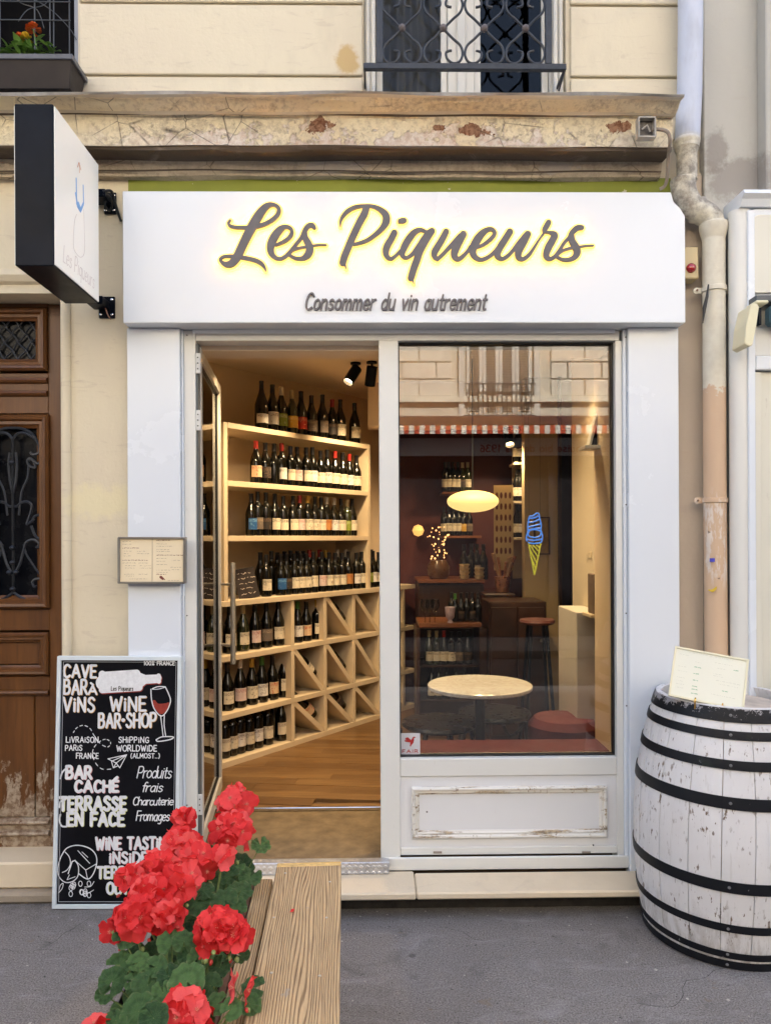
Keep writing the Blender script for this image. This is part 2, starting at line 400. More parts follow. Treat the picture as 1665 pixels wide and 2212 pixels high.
# single-stroke alphabet, cap height 1, x-height .62; 's' strokes are smoothed
G = {
'A': (.78, ['0,0 .38,1 .76,0', '.14,.34 .62,.34']), 'B': (.68, ['0,0 0,1', 's0,1 .4,1 .52,.78 .38,.55 0,.54', 's0,.54 .44,.54 .62,.3 .44,.02 0,0']),
'C': (.66, ['s.62,.84 .42,1 .16,.92 .02,.55 .1,.14 .34,0 .62,.13']), 'D': (.72, ['0,0 0,1', 's0,1 .38,.97 .66,.7 .66,.34 .4,.03 0,0']),
'E': (.56, ['.5,1 0,1 0,0 .52,0', '0,.52 .42,.52']), 'F': (.54, ['.52,1 0,1 0,0', '0,.52 .42,.52']),
'G': (.72, ['s.64,.86 .42,1 .16,.9 .02,.52 .12,.12 .38,0 .62,.14 .66,.44', '.66,.44 .4,.44']), 'H': (.68, ['0,0 0,1', '.64,0 .64,1', '0,.52 .64,.52']),
'I': (.14, ['.05,0 .05,1']), 'L': (.52, ['0,1 0,0 .5,0']), 'M': (.84, ['0,0 .06,1 .4,.3 .74,1 .8,0']), 'N': (.7, ['0,0 0,1 .64,0 .64,1']),
'O': (.76, ['s.38,1 .1,.86 .0,.5 .1,.14 .38,0 .66,.14 .74,.5 .66,.86 .38,1']), 'P': (.64, ['0,0 0,1', 's0,1 .42,1 .58,.76 .42,.48 0,.46']),
'R': (.68, ['0,0 0,1', 's0,1 .4,1 .54,.76 .4,.5 0,.48', '.26,.48 .62,0']), 'S': (.6, ['s.54,.86 .36,1 .12,.94 .06,.72 .26,.55 .46,.42 .54,.22 .38,.02 .14,.02 .0,.16']),
'T': (.62, ['.3,0 .3,1', '-.02,1 .62,1']), 'U': (.7, ['s0,1 0,.35 .1,.06 .34,0 .58,.08 .66,.35 .66,1']), 'V': (.72, ['0,1 .34,0 .7,1']), 'W': (.98, ['0,1 .24,0 .48,.8 .72,0 .96,1']),
'i': (.16, ['.06,0 .06,.62', '.06,.84 .06,.85']), '0': (.66, ['s.32,1 .08,.86 .0,.5 .08,.14 .32,0 .56,.14 .62,.5 .56,.86 .32,1']), '1': (.34, ['.02,.78 .2,1 .2,0']),
'%': (.7, ['.6,1 .06,0', 's.14,1 .02,.84 .14,.7 .26,.84 .14,1', 's.5,.3 .38,.15 .5,0 .62,.15 .5,.3']), '(': (.3, ['s.24,1.05 .06,.75 .04,.3 .2,-.08']), ')': (.3, ['s.04,1.05 .22,.75 .24,.3 .06,-.08']),
'.': (.18, ['.06,.02 .06,.03']), ' ': (.36, []), "'": (.1, ['.05,1.12 .05,.85']), '-': (.35, ['.02,.5 .3,.5']), '9': (.6, ['s.52,.7 .3,.5 .06,.6 .06,.88 .3,1 .5,.85 .52,.5 .4,.1 .14,0']), '3': (.56, ['s.04,.88 .26,1 .46,.82 .22,.56', 's.22,.56 .52,.4 .42,.04 .02,.08']), '6': (.6, ['s.48,.95 .2,.8 .04,.4 .14,.04 .4,.02 .52,.26 .38,.52 .08,.38']),
'a': (.56, ['s.48,.5 .3,.62 .08,.48 .04,.18 .2,0 .4,.1 .48,.4', 's.5,.6 .46,.2 .5,0']), 'b': (.54, ['0,1 0,0', 's0,.45 .24,.62 .46,.46 .46,.14 .24,0 0,.14']), 'c': (.48, ['s.44,.5 .26,.62 .06,.5 .04,.14 .24,0 .44,.12']),
'd': (.56, ['s.48,.46 .26,.62 .04,.44 .04,.14 .24,0 .46,.16', '.5,1 .5,0']), 'e': (.54, ['s.04,.33 .48,.35 .42,.56 .24,.62 .06,.48 .04,.16 .24,0 .46,.1']), 'f': (.36, ['s.4,.94 .26,1 .16,.84 .14,.4 .14,0', '0,.62 .34,.62']),
'g': (.56, ['s.48,.5 .28,.62 .06,.46 .06,.16 .26,.04 .48,.2', 's.5,.62 .5,0 .4,-.3 .1,-.28']), 'h': (.54, ['0,0 0,1', 's0,.42 .22,.62 .42,.54 .46,.36 .46,0']), 'l': (.12, ['.04,0 .04,1']), 'm': (.84, ['0,0 0,.62', 's0,.44 .18,.62 .34,.52 .37,.36 .37,0', 's.37,.44 .56,.62 .72,.52 .75,.36 .75,0']),
'n': (.54, ['0,0 0,.62', 's0,.44 .22,.62 .42,.54 .46,.36 .46,0']), 'o': (.56, ['s.26,.62 .06,.5 .02,.31 .06,.12 .26,0 .46,.12 .5,.31 .46,.5 .26,.62']), 'p': (.54, ['0,-.35 0,.62', 's0,.45 .24,.62 .46,.46 .46,.14 .24,0 0,.14']), 'r': (.36, ['0,0 0,.62', 's0,.42 .14,.58 .34,.62']),
's': (.46, ['s.4,.52 .24,.62 .06,.54 .1,.38 .34,.27 .4,.12 .22,0 .02,.08']), 't': (.36, ['s.14,.9 .14,.2 .2,.02 .34,.02', '0,.62 .32,.62']), 'u': (.54, ['s0,.62 .02,.16 .18,0 .36,.06 .46,.24', '.46,.62 .46,0']), 'v': (.5, ['0,.62 .22,0 .46,.62'])}
G['À'] = (.78, G['A'][1]+['.2,1.32 .4,1.14']); G['É'] = (.56, G['E'][1]+['.18,1.14 .42,1.34']); G['é'] = (.54, G['e'][1]+['.18,.78 .36,.94'])
def write(text, x, z, h, w, sx=1., shear=0., jit=0., gap=.16, tilt=0., rnd=None):
    """strokes for a line of text; x,z = start of baseline; h cap height; w stroke width. Returns strokes and end x"""
    out = []; cx = 0.; rnd = rnd or random
    for ch in text:
        adv, sts = G[ch]; jz = rnd.uniform(-jit, jit)*h; js = 1+rnd.uniform(-jit, jit)
        for st in sts:
            sm = st[0] == 's'; pts = [tuple(float(q) for q in p.split(',')) for p in st.lstrip('s').split()]
            pts = [((cx+a*sx*js+b*shear)*h, b*h*js+jz) for a, b in pts]
            if sm: pts = smooth_pts(pts, 5)
            out.append([(x+a*math.cos(tilt)-b*math.sin(tilt), z+a*math.sin(tilt)+b*math.cos(tilt), w/2*(1+rnd.uniform(-jit, jit)*.8)) for a, b in pts])
        cx += (adv+gap)*sx
    return out, x+cx*h
def fit(text, x0, x1, z, h, w, **k):      # text squeezed to run from x0 to x1
    st, e = write(text, 0, 0, h, w, **{**k, 'jit': 0}); gap = k.get('gap', .16)*h; sx = (x1-x0)/(e-gap)
    k['sx'] = k.get('sx', 1.)*sx
    return write(text, x0, z, h, w, **k)[0]

# ================================================================== SETTING
def structure(o): o['kind'] = 'structure'; return o
structure(box('road', asphalt('road_asphalt', (.05, .05, .052), (.07, .07, .07), .4), None, -400, 400, -400, 400, -.4, -.12, 0))
structure(box('pavement', ASPH, None, -30, 30, -.9, 3.30, -.118, 0, .01))
structure(box('kerb', simple('granite_kerb', (.3, .29, .28), .8, .2, 20, .3), None, -30, 30, -1.2, -.902, -.118, .0, .01))
structure(box('opposite_pavement', asphalt('far_asphalt', (.10, .10, .10), (.14, .135, .13)), None, -30, 30, -5.0, -3.7, -.118, 0, .01))

YW = 3.30
XL, XR = -3.2, ax(1515, YW, 700)
bld = thing('apartment_building', 'cream stuccoed Paris apartment building with a peeling cornice above the shop', 'building', (0, YW, 0))
d_x0, d_x1 = ax(-80, YW, 1200), ax(138, YW, 1200)
d_z1 = az(635, YW, 100)
s_x0, s_x1 = ax(390, YW, 1300), ax(1357, YW, 1300); s_z1 = az(720, YW, 820)
m = MB()
for c in cells(XL, XR, 0, 3.215, [(d_x0, d_x1, 0, d_z1), (s_x0, s_x1, .0, s_z1)]): m.box(c[0], c[1], YW, YW+.3, c[2], c[3])
m.build('wall', WALL, bld)
uz1 = 5.4
uw = (ax(786, YW, 100), ax(1224, YW, 100), 3.4, 5.1)            # middle window opening
lw = (ax(-230, YW, 100), ax(166, YW, 100), 3.4, 5.1)            # left window opening
m = MB()
for c in cells(XL, XR, 3.215, uz1, [(uw[0], uw[1], 3.42, uw[3]), (lw[0], lw[1], 3.42, lw[3])]): m.box(c[0], c[1], YW+.014, YW+.3, c[2], c[3])
m.build('upper_wall', WALL, bld)
# stucco blocks of the upper storey, parted by grooves
zs = [3.36, az(166, YW, 500), az(160, YW, 500), az(9, YW, 500), az(3, YW, 500), 4.5, 4.51, 5.0]
for (xa, xb) in ((ax(171, YW, 80), ax(783, YW, 80)), (ax(1232, YW, 80), ax(1470, YW, 80))):
    for k in range(0, 8, 2): box('stucco_block', WALL, bld, xa, xb, YW-.002, YW+.013, zs[k], zs[k+1], .004)
box('wall_strip', WALL, bld, ax(1474, YW, 80), XR, YW-.004, YW+.013, 3.36, 5.0, .003)
# tan wall strip right of the shopfront
box('wall_strip', WALLT, bld, ax(1464, YW-.01, 1000), XR, YW-.012, YW-.001, 0, 3.2, .003)
# rounded bead on the door reveal and lintel moulding
xe = ax(141, YW-.02, 1200)
MB().tube([(xe, YW-.004, 0), (xe, YW-.004, d_z1+.0)], .022, 12).build('corner_bead', WALL, bld, True)
zl = az(604, YW-.02, 80)
MB().prism_x([(YW, zl+.05), (YW-.03, zl+.045), (YW-.045, zl+.015), (YW-.03, zl-.01), (YW-.012, zl-.02), (YW-.012, d_z1), (YW, d_z1)], XL, ax(150, YW, 600)).build('lintel_moulding', WALL, bld)
# cornice
rnd = random.Random(3)
ph = [rnd.uniform(0, 6) for _ in range(40)]
def warp(x, i):
    a = .004*math.sin(x*3.1+ph[i % 7])+.0025*math.sin(x*11+ph[i % 5])
    if i >= 17: a += .006*math.sin(x*2.3+1)+.004*math.sin(x*7+2)
    return (a*.5, a)
prof = [(3.30, 3.174), (3.262, 3.175), (3.262, 3.187), (3.25, 3.189), (3.247, 3.195), (3.24, 3.232), (3.15, 3.226), (3.14, 3.229), (3.135, 3.236), (3.13, 3.240), (3.12, 3.352), (3.112, 3.357),
        (3.105, 3.358), (3.09, 3.362), (3.065, 3.372), (3.04, 3.38), (3.03, 3.384)]
prof += [(3.01, 3.383), (3.004, 3.392), (3.03, 3.402), (3.15, 3.425), (3.30, 3.44)]
xc1 = ax(1468, 3.05, 260)
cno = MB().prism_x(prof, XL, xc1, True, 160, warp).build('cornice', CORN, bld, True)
SHADE_GRIME = plaster('soffit_shade_grime', (.13, .10, .075), (.075, .058, .045), .8, .5); ZINC = simple('weathered_zinc', (.34, .33, .32), .55, .35, 9, .3, 60); TANP = plaster('stained_cove', (.72, .67, .56), (.56, .50, .40), 1.2, .6)  # soffit and groove shade put into the first colour, along with grime
for mt_ in (SHADE_GRIME, ZINC, TANP): cno.data.materials.append(mt_)
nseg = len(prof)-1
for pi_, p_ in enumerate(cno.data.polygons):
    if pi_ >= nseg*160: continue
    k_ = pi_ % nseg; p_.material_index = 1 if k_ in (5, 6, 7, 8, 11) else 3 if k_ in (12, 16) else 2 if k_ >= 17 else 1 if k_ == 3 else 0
box('paint_strip', OLIVE, bld, ax(277, YW-.006, 398), ax(1448, YW-.006, 400), YW-.006, YW, az(420, YW, 830), az(384, YW, 830), 0)
# ---- middle upper window
wf = YW+.12
fr = frame_mb(uw[0]+.002, uw[1]-.002, 3.43, 5.08, .05, wf, wf+.07); wfr = fr.build('window', paint('window_frame_paint', (.76, .73, .65), .2), bld, bevel=.004)
m = MB(); xm = ax(995, wf, 100); m.box(xm-.062, xm+.062, wf-.01, wf+.055, 3.484, 5.02); m.box(xm-.02, xm+.02, wf-.028, wf-.0105, 3.484, 5.02)
m.build('mullion', wfr.data.materials[0], wfr, bevel=.004)
for xa, xb in ((uw[0]+.056, xm-.064), (xm+.064, uw[1]-.056)):
    frame_mb(xa, xb, 3.484, 5.02, .028, wf+.004, wf+.046).build('sash', wfr.data.materials[0], wfr, bevel=.003)
    box('pane', PANEU, wfr, xa+.029, xb-.029, wf+.02, wf+.024, 3.514, 4.99, 0)
box('sill', simple('zinc_sill', (.42, .42, .44), .5), bld, uw[0]-.02, uw[1]+.02, YW-.05, wf-.001, 3.425, 3.437, .003)
for x in (uw[0]+.016, uw[0]+.042, uw[1]-.042, uw[1]-.016):
    MB().tube([(x, YW+.04, 3.44), (x, YW+.04, 5.08)], .010, 8).build('reveal_bead', wfr.data.materials[0], bld, True)
# dark rooms behind both upper windows and a net curtain
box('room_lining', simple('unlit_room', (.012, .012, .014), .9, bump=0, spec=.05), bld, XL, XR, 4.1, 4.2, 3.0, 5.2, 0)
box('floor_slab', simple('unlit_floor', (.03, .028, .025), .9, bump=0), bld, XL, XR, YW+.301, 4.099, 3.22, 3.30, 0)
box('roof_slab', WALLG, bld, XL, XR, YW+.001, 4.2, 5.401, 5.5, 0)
m = MB(); x = uw[0]+.05; pts = []
while x < xm-.02: pts.append((x, YW+.27+.018*math.sin(x*95)+.01*math.sin(x*31))); x += .004
vs = [(a, b, z) for z in (3.62, 5.1) for a, b in pts]; n = len(pts); m.add(vs, [(i, i+1, i+n+1, i+n) for i in range(n-1)])
m.build('curtain', simple('net_curtain', (.55, .54, .5), .9, .05), bld, True)
# ---- left upper window: deep, dark, partly open shutter frame
m = MB(); m.box(lw[1]-.032, lw[1]-.004, YW+.05, YW+.09, 3.45, 5.08); m.build('window_jamb', simple('grey_jamb', (.30, .32, .36), .5), bld, bevel=.003)

# ---- oak street door, left
YD = YW+.13
dr = thing('entrance_door', 'varnished brown oak street door with iron grilles and worn foot, left of the wine shop', 'door', (ax(30, YD, 1840), YD, .17))
def dx(px): return ax(px, YD, 1200)
def dz(py): return az(py, YD, 60)
zb = dz(1848)-.02
fx0, fx1 = d_x0+.004, d_x1-.004
fr = MB(); fr.box(dx(106), fx1, YD, YD+.07, zb, d_z1-.004); fr.box(fx0, dx(-46), YD, YD+.07, zb, d_z1-.004)
for a, b in ((640, 664), (806, 893), (1316, 1362), (1462, 1494), (1768, 1846)): fr.box(dx(-46)+.0005, dx(106)-.0005, YD+.001, YD+.069, dz(b), dz(a))
fr.build('door_frame', DOORW, dr, bevel=.004)
def moulding(parent, mat, x0, x1, z0, z1, y, w=.03, h=.022, name='moulding'):
    """mitred moulding frame, profile stepped twice"""
    pr = [(0, 0), (0, h*.6), (w*.18, h), (w*.38, h*.9), (w*.5, h*.5), (w*.72, h*.55), (w*.86, h*.25), (w, h*.1), (w, 0)]
    m = MB(); vs = []; n = len(pr)
    for (sx, sz) in ((0, 0), (1, 0), (1, 1), (0, 1)):
        for o, hh in pr: vs.append(((x0+o) if sx == 0 else (x1-o), y-hh, (z0+o) if sz == 0 else (z1-o)))
    fs = [(c*n+i, c*n+i+1, ((c+1) % 4)*n+i+1, ((c+1) % 4)*n+i) for c in range(4) for i in range(n-1)]
    return m.add(vs, fs).build(name, mat, parent, bevel=0)
moulding(dr, DOORW, dx(-40), dx(106), dz(802), dz(668), YD-.001, .055, .03)
moulding(dr, DOORW, dx(-40), dx(110), dz(1314), dz(897), YD-.001, .06, .034)
moulding(dr, DOORW, dx(-40), dx(106), dz(1458), dz(1366), YD-.001, .045, .022)
box('panel', DOORW, dr, dx(-40)+.046, dx(106)-.046, YD+.012, YD+.05, dz(1458)+.046, dz(1366)-.046, .003)
box('panel', DOORW, dr, dx(-46)+.001, dx(72)-.004, YD+.010, YD+.05, dz(1768)+.001, dz(1494)-.001, .004)
box('panel', DOORW, dr, dx(72), dx(106)-.001, YD+.010, YD+.05, dz(1768)+.001, dz(1494)-.001, .004)
for py in (822, 850, 1496, 1776, 1800): MB().prism_x([(YD-.001, dz(py)+.014), (YD-.016, dz(py)+.008), (YD-.02, dz(py)), (YD-.012, dz(py)-.01), (YD-.001, dz(py)-.014)], dx(-44), dx(105)).build('rail_moulding', DOORW, dr)
box('pane', simple('dark_door_glass', (.005, .006, .009), .25, .2, 4, 0, spec=.15), dr, dx(-38), dx(104), YD+.03, YD+.036, dz(1308), dz(902), 0)
box('pane', bpy.data.materials['dark_door_glass'], dr, dx(-38), dx(104), YD+.03, YD+.036, dz(798), dz(672), 0)
# lattice of the fanlight
gr = MB(); x0, x1, z0, z1 = dx(-34), dx(101), dz(792), dz(686); st = .062; yy = YD+.012
k = -20
while k < 20:
    for sgn in (1, -1):
        pts = []
        for i in range(0, 30):
            u = i/29*(z1-z0); x = x0+k*st+sgn*u*.8+.004*math.sin(u*100)
            if x0 < x < x1: pts.append((x, yy+(.003 if sgn > 0 else -.003), z0+u))
        if len(pts) > 2: gr.tube(pts, .0042, 5)
    k += 1
gr.build('lattice_grille', IRON, dr, True)
# scrolled iron grille in front of the tall pane
cxp, sc = 31, 1.0
gm = MB()
def g2(pts, r=.0065):      # crop pixels of the photograph's detail (centre x=125), mirrored about the centre line
    for sg in (1, -1):
        q = []
        for (u, v) in smooth_pts(pts, 6):
            px = 31+sg*(u-125)/2.685*.6738; py = (1250+v/2.685)*.6738
            q.append((ax(px, YD, 1100), YD-.012, az(py, YD, 60)))
        gm.tube(q, r, 6)
g2([(125, 1740), (200, 1790), (300, 1812), (370, 1780), (400, 1700), (385, 1640), (330, 1625), (290, 1650), (300, 1690), (325, 1690)])
g2([(125, 1740), (60, 1790), (0, 1812)], .005)
g2([(125, 1600), (180, 1500), (215, 1380), (240, 1310), (300, 1290), (345, 1320), (340, 1355), (320, 1350)])
g2([(215, 1330), (240, 1420), (310, 1530), (360, 1600)], .005)
g2([(240, 1160), (290, 1130), (310, 1090), (360, 1080), (395, 1110), (390, 1140), (365, 1130)])
g2([(280, 1170), (310, 1250), (350, 1280), (400, 1260), (400, 1225), (360, 1215), (355, 1245)])
g2([(125, 1005), (165, 1000), (200, 970), (250, 965), (285, 995), (275, 1060), (240, 1160)])
g2([(125, 900), (150, 780), (160, 640), (150, 540)], .006)
g2([(175, 1080), (200, 880), (250, 760), (260, 640)], .005)
g2([(260, 610), (290, 600), (320, 660), (300, 670), (265, 650), (250, 610), (280, 595), (345, 640), (362, 580), (350, 480), (310, 420), (230, 375), (170, 380), (130, 420)])
g2([(125, 330), (200, 335), (290, 380), (345, 470), (350, 540), (300, 560), (275, 540)])
g2([(125, 1740), (125, 1300), (125, 950), (125, 420)], .007)
gm.build('iron_grille', IRON, dr, True)
m = MB()
for (px, py) in ((31, 1000), (31, 1183), (31, 1215), (24, 1236), (38, 1236), (31, 1272)): m.lathe([(.002, -.012), (.011, -.006), (.014, 0), (.011, .006), (.002, .012)], (ax(px, YD, 1100), YD-.02, az(py, YD, 60)), 10)
m.build('grille_rosettes', IRON, dr, True)
# steps under the door and skirting
stp = thing('door_step', 'worn pale stone step with a grimy foot below the brown street door', 'step', (dx(20), 3.27, 0))
box('step_block', STONE, stp, XL, ax(269, 3.24, 1880), 3.262, YD+.2, .052, .167, .008)
box('step_foot', STONED, stp, XL, ax(262, 3.2, 1900), 3.225, 3.40, 0.001, .05, .012, None)

box('unseen_storeys', WALL, bld, -14, 14, YW+.02, 9, 5.501, 12.6, 0)  # unseen storeys added to keep direct sun off the street front
box('unseen_side_wing', WALL, bld, -14, XL-.001, YW, 9, 0, 5.5, 0)  # unseen wing added so no sun slips past on the left
# ---- neighbour to the right
nb = thing('neighbouring_building', 'grey rendered house wall beside the downpipe, stained above the next shopfront', 'building', (XR+.8, YW, 0))
box('wall', WALLG, nb, XR+.001, 3.6, YW-.03, YW+.3, 0, 5.4, .004)
box('wall_pilaster', WALLG, nb, ax(1652, 3.2, 200), 3.6, 3.19, YW-.031, az(430, 3.2, 1600), 5.4, .006)
NY = 3.12
box('unseen_side_wing', WALLG, nb, 3.601, 14, YW, 9, 0, 5.5, 0)  # out-of-view block added to stop the sun on the right
ns = thing('neighbouring_shopfront', 'off-white panelled shopfront with a rounded corner post right of the drainpipe', 'shopfront', (ax(1640, NY, 1500), NY, 0))
m = MB(); xp = ax(1597, NY+.06, 900)
m.lathe([(.045, 0.0), (.045, az(455, NY+.04, 1597))], (xp, NY+.055, 0), 20)
m.build('corner_post', CREAMW, ns, True)
nx0 = ax(1612, NY+.02, 900)
CR2 = paint('cream_shop_paint', (.70, .68, .58), .25)
box('jamb', WHITE, ns, nx0, nx0+.03, NY, NY+.15, 0, az(452, NY, 1620), .003)
MB().prism_x([(NY+.16, az(416, NY, 1640)+.004), (NY-.03, az(416, NY, 1640)), (NY-.035, az(424, NY, 1640)), (NY-.015, az(432, NY, 1640)), (NY-.002, az(446, NY, 1640)), (NY+.16, az(446, NY, 1640))], ax(1606, NY-.03, 420), 3.2).build('cornice', WHITE, ns)
box('fascia_panel', WHITE, ns, nx0+.031, 3.2, NY+.012, NY+.15, az(636, NY, 1640), az(447, NY, 1640), .003)
# raised rounded board on the fascia
xq = ax(1624, NY, 520); pts = []
zt, zbm, rr_ = az(462, NY, 1640), az(632, NY, 1640), .04
for a in range(0, 91, 15): pts.append((xq+rr_-rr_*math.cos(R(a)), zt-rr_+rr_*math.sin(R(a))))
pts = [(xq, zbm)]+pts[:]+[(3.0, zt), (3.0, zbm)]
MB().extrude_poly(pts[::-1], NY+.002, NY+.0118).build('name_board', CR2, ns, bevel=.003)
box('awning_bar', simple('slate_bar', (.06, .07, .08), .4), ns, ax(1617, NY, 640), 3.2, NY-.06, NY+.01, az(652, NY-.05, 1640), az(638, NY-.05, 1640), .004)
box('awning_roll', simple('petrol_fabric', (.05, .11, .14), .8), ns, ax(1650, NY, 670), 3.2, NY-.05, NY+.005, az(700, NY-.05, 1640), az(656, NY-.05, 1640), .012)
box('lower_rail', WHITE, ns, nx0+.031, 3.2, NY+.0, NY+.15, az(798, NY, 1640), az(768, NY, 1640), .004)
box('door_panel', CR2, ns, nx0+.031, 3.2, NY+.03, NY+.15, .1, az(800, NY, 1640), .002)
box('upper_rail', CREAMW, ns, nx0+.031, 3.2, NY+.02, NY+.15, az(766, NY, 1640), az(704, NY, 1640), .002)
box('door_stile', CR2, ns, nx0+.031, nx0+.06, NY+.01, NY+.029, .1, az(802, NY, 1640), .003)
wlm = thing('outdoor_lamp', 'cream slanting awning end cap hung on the shopfront at the right edge', 'bracket', (ax(1632, NY-.1, 700), NY-.06, az(700, NY-.1, 1640)))
m = MB(); pr = [at(px, py, NY-.14) for px, py in ((1608, 742), (1612, 700), (1622, 658), (1628, 654), (1636, 655), (1640, 662), (1634, 705), (1626, 745), (1618, 748))]
m.extrude_poly([(p.x, p.z) for p in pr], NY-.14, NY-.03); m.build('end_cap', paint('lamp_cream', (.72, .68, .47), .1), wlm, bevel=.006, segs=2)
box('arm', BLACKM, wlm, ax(1640, NY-.1, 680), ax(1648, NY-.1, 680), NY-.09, NY-.061, az(700, NY-.1, 1640), az(662, NY-.1, 1640), .003)
box('hood', bpy.data.materials['lamp_cream'], wlm, ax(1628, NY-.1, 656), ax(1655, NY-.1, 656), NY-.12, NY-.035, az(664, NY-.1, 1640)+.012, az(658, NY-.1, 1640)+.014, .004)

# ================================================================== DOWNPIPE, BOXES, CABLE
dp = thing('downpipe', 'old cream and beige cast-iron downpipe with a sooty double elbow right of the shop sign', 'drainpipe', (ax(1545, 3.2, 1900), 3.2, 0))
def pipe_mat():
    t = NT('painted_pipe'); o = t.sep(); n = t.noise(16, 6, None, .7); z = o[2]
    zc = az(842, 3.2, 1545)
    lower = t.ramp(t.math('ADD', z, t.math('MULTIPLY', t.math('SUBTRACT', n, .5), .22)), zc+.004, zc-.004)
    col = t.mix(lower, t.mix(t.ramp(n, .4, .7), (.70, .66, .54), (.62, .57, .46)), (.60, .43, .29))
    sc = t.noise(30, 5, t.map(scale=(1, 1, .25)), .7); z1, z2 = az(1230, 3.2, 1545), az(1100, 3.2, 1545)
    bnd = t.math('MULTIPLY', t.ramp(z, z1-.1, z1), t.ramp(z, z2+.1, z2)); col = t.mix(t.math('MULTIPLY', t.ramp(sc, .52, .58), bnd), col, (.68, .6, .52))
    zt1 = az(480, 3.2, 1500); up = t.ramp(z, zt1-.01, zt1+.02)
    soot = t.math('MULTIPLY', t.math('MULTIPLY', up, t.ramp(z, az(300, 3.2, 1490)+.05, az(330, 3.2, 1490))), t.ramp(n, .36, .6)); col = t.mix(t.math('MULTIPLY', soot, .75), col, (.13, .11, .10))
    blue = t.ramp(z, az(305, 3.2, 1490), az(290, 3.2, 1490)); col = t.mix(t.math('MULTIPLY', blue, .95), col, t.mix(t.ramp(t.noise(9, 4, t.map(scale=(1, 1, .3))), .5, .75), (.52, .56, .66), (.36, .38, .44)))
    col = t.mix(t.ramp(t.noise(24, 4, t.map(loc=(3, 3, 3))), .72, .75, 0, .8), col, (.12, .09, .07))
    return t.done(col, .6, 0, t.bump(n, .35, .006), .3)
PIPE = pipe_mat()
YP = 3.215
def pp(px, py, y=YP): return at(px, py, y)
m = MB(); a = pp(1490, -200); b = pp(1483, 322); m.tube([a, pp(1491, 60), pp(1489, 200), b], [.052]*4, 20); m.build('pipe', PIPE, dp, True)
a = pp(1483, 300); z0 = pp(1483, 390).z
m = MB(); m.lathe([(.043, z0), (.043, a.z-.06), (.05, a.z-.045), (.052, a.z-.03), (.056, a.z-.02), (.056, a.z-.008), (.05, a.z)], (pp(1483, 350).x, YP, 0), 22); m.build('socket', PIPE, dp, True)
m = MB(); zc = pp(1475, 392).z; xc_ = pp(1475, 392).x; m.lathe([(.05, zc-.02), (.054, zc-.012), (.054, zc+.006), (.047, zc+.012)], (xc_, YP, 0), 22)
m.build('collar', PIPE, dp, True)
el = smooth_pts([tuple(pp(px, py)) for px, py in ((1475, 388), (1477, 415), (1492, 445), (1515, 458), (1532, 470), (1541, 495))], 6)
m = MB(); m.tube(el, .052, 20); m.build('elbow', PIPE, dp, True)
m = MB(); e1 = Vector(el[14]); e2 = Vector(el[17]); m.tube([e1, e1*.5+e2*.5, e2], [.055, .058, .054], 20); m.build('collar', PIPE, dp, True)
tp = pp(1541, 484); m = MB(); m.lathe([(.047, tp.z-.07), (.055, tp.z-.04), (.06, tp.z-.02), (.061, tp.z-.004), (.055, tp.z+.004), (.04, tp.z+.004)], (tp.x, YP, 0), 24)
m.build('socket', PIPE, dp, True)
m = MB(); m.tube([(tp.x, YP, tp.z-.05), (tp.x, YP, 1.8), (tp.x+.004, YP, 1.0), (tp.x+.004, YP, 0.001)], [.0475, .0475, .048, .048], 24); m.build('pipe', PIPE, dp, True)
for py in (626, 1081):
    q = pp(1546, py, YP); m = MB()
    m.lathe([(.0505, -.011), (.0535, -.009), (.0535, .009), (.0505, .011)], (tp.x, YP, q.z), 24)
    for sg in (-1, 1): m.box(tp.x+sg*.047-.02, tp.x+sg*.047+.02, YP+.01, YP+.016, q.z-.012, q.z+.012); m.lathe([(.0, -.004), (.014, -.003), (.014, .003), (.0, .004)], (0, 0, 0), 12, Matrix.Translation((tp.x+sg*.072, YP+.01, q.z)) @ Matrix.Rotation(R(90), 4, 'X'))
    cl = m.build('clamp', PIPE, dp, True)
    for sg in (-1, 1): MB().lathe([(0, -.003), (.0045, -.002), (.0045, .003), (0, .003)], (0, 0, 0), 8, Matrix.Translation((tp.x+sg*.072, YP+.003, q.z)) @ Matrix.Rotation(R(90), 4, 'X')).build('screw', simple('rusty_screw', (.2, .12, .07), .7) if 'rusty_screw' not in bpy.data.materials else bpy.data.materials['rusty_screw'], cl, True)
q = pp(1538, 1210, YP-.0485); box('sticker', simple('violet_sticker', (.06, .06, .45), .5, .3, 60, 0), dp, q.x-.011, q.x+.011, YP-.0500, YP-.0475, q.z-.008, q.z+.008, .0005)
q = pp(1541, 1275, YP-.0485); plate([[(q.x-.02, q.z, .003), (q.x-.005, q.z-.003, .006), (q.x+.008, q.z+.006, .005), (q.x+.012, q.z+.014, .002)]], .0015, YP-.0492, YP-.047).build('paint_splash', simple('yellow_splash', (.6, .42, .03), .6, bump=0), dp)
m = MB(); m.tube([pp(1530, 614, YP-.05), pp(1527, 640, YP-.053), pp(1521, 665, YP-.056), pp(1518, 698, YP-.05)], [.003, .006, .008, .002], 6); tg = m.build('black_tape', BLACKP, dp, True)

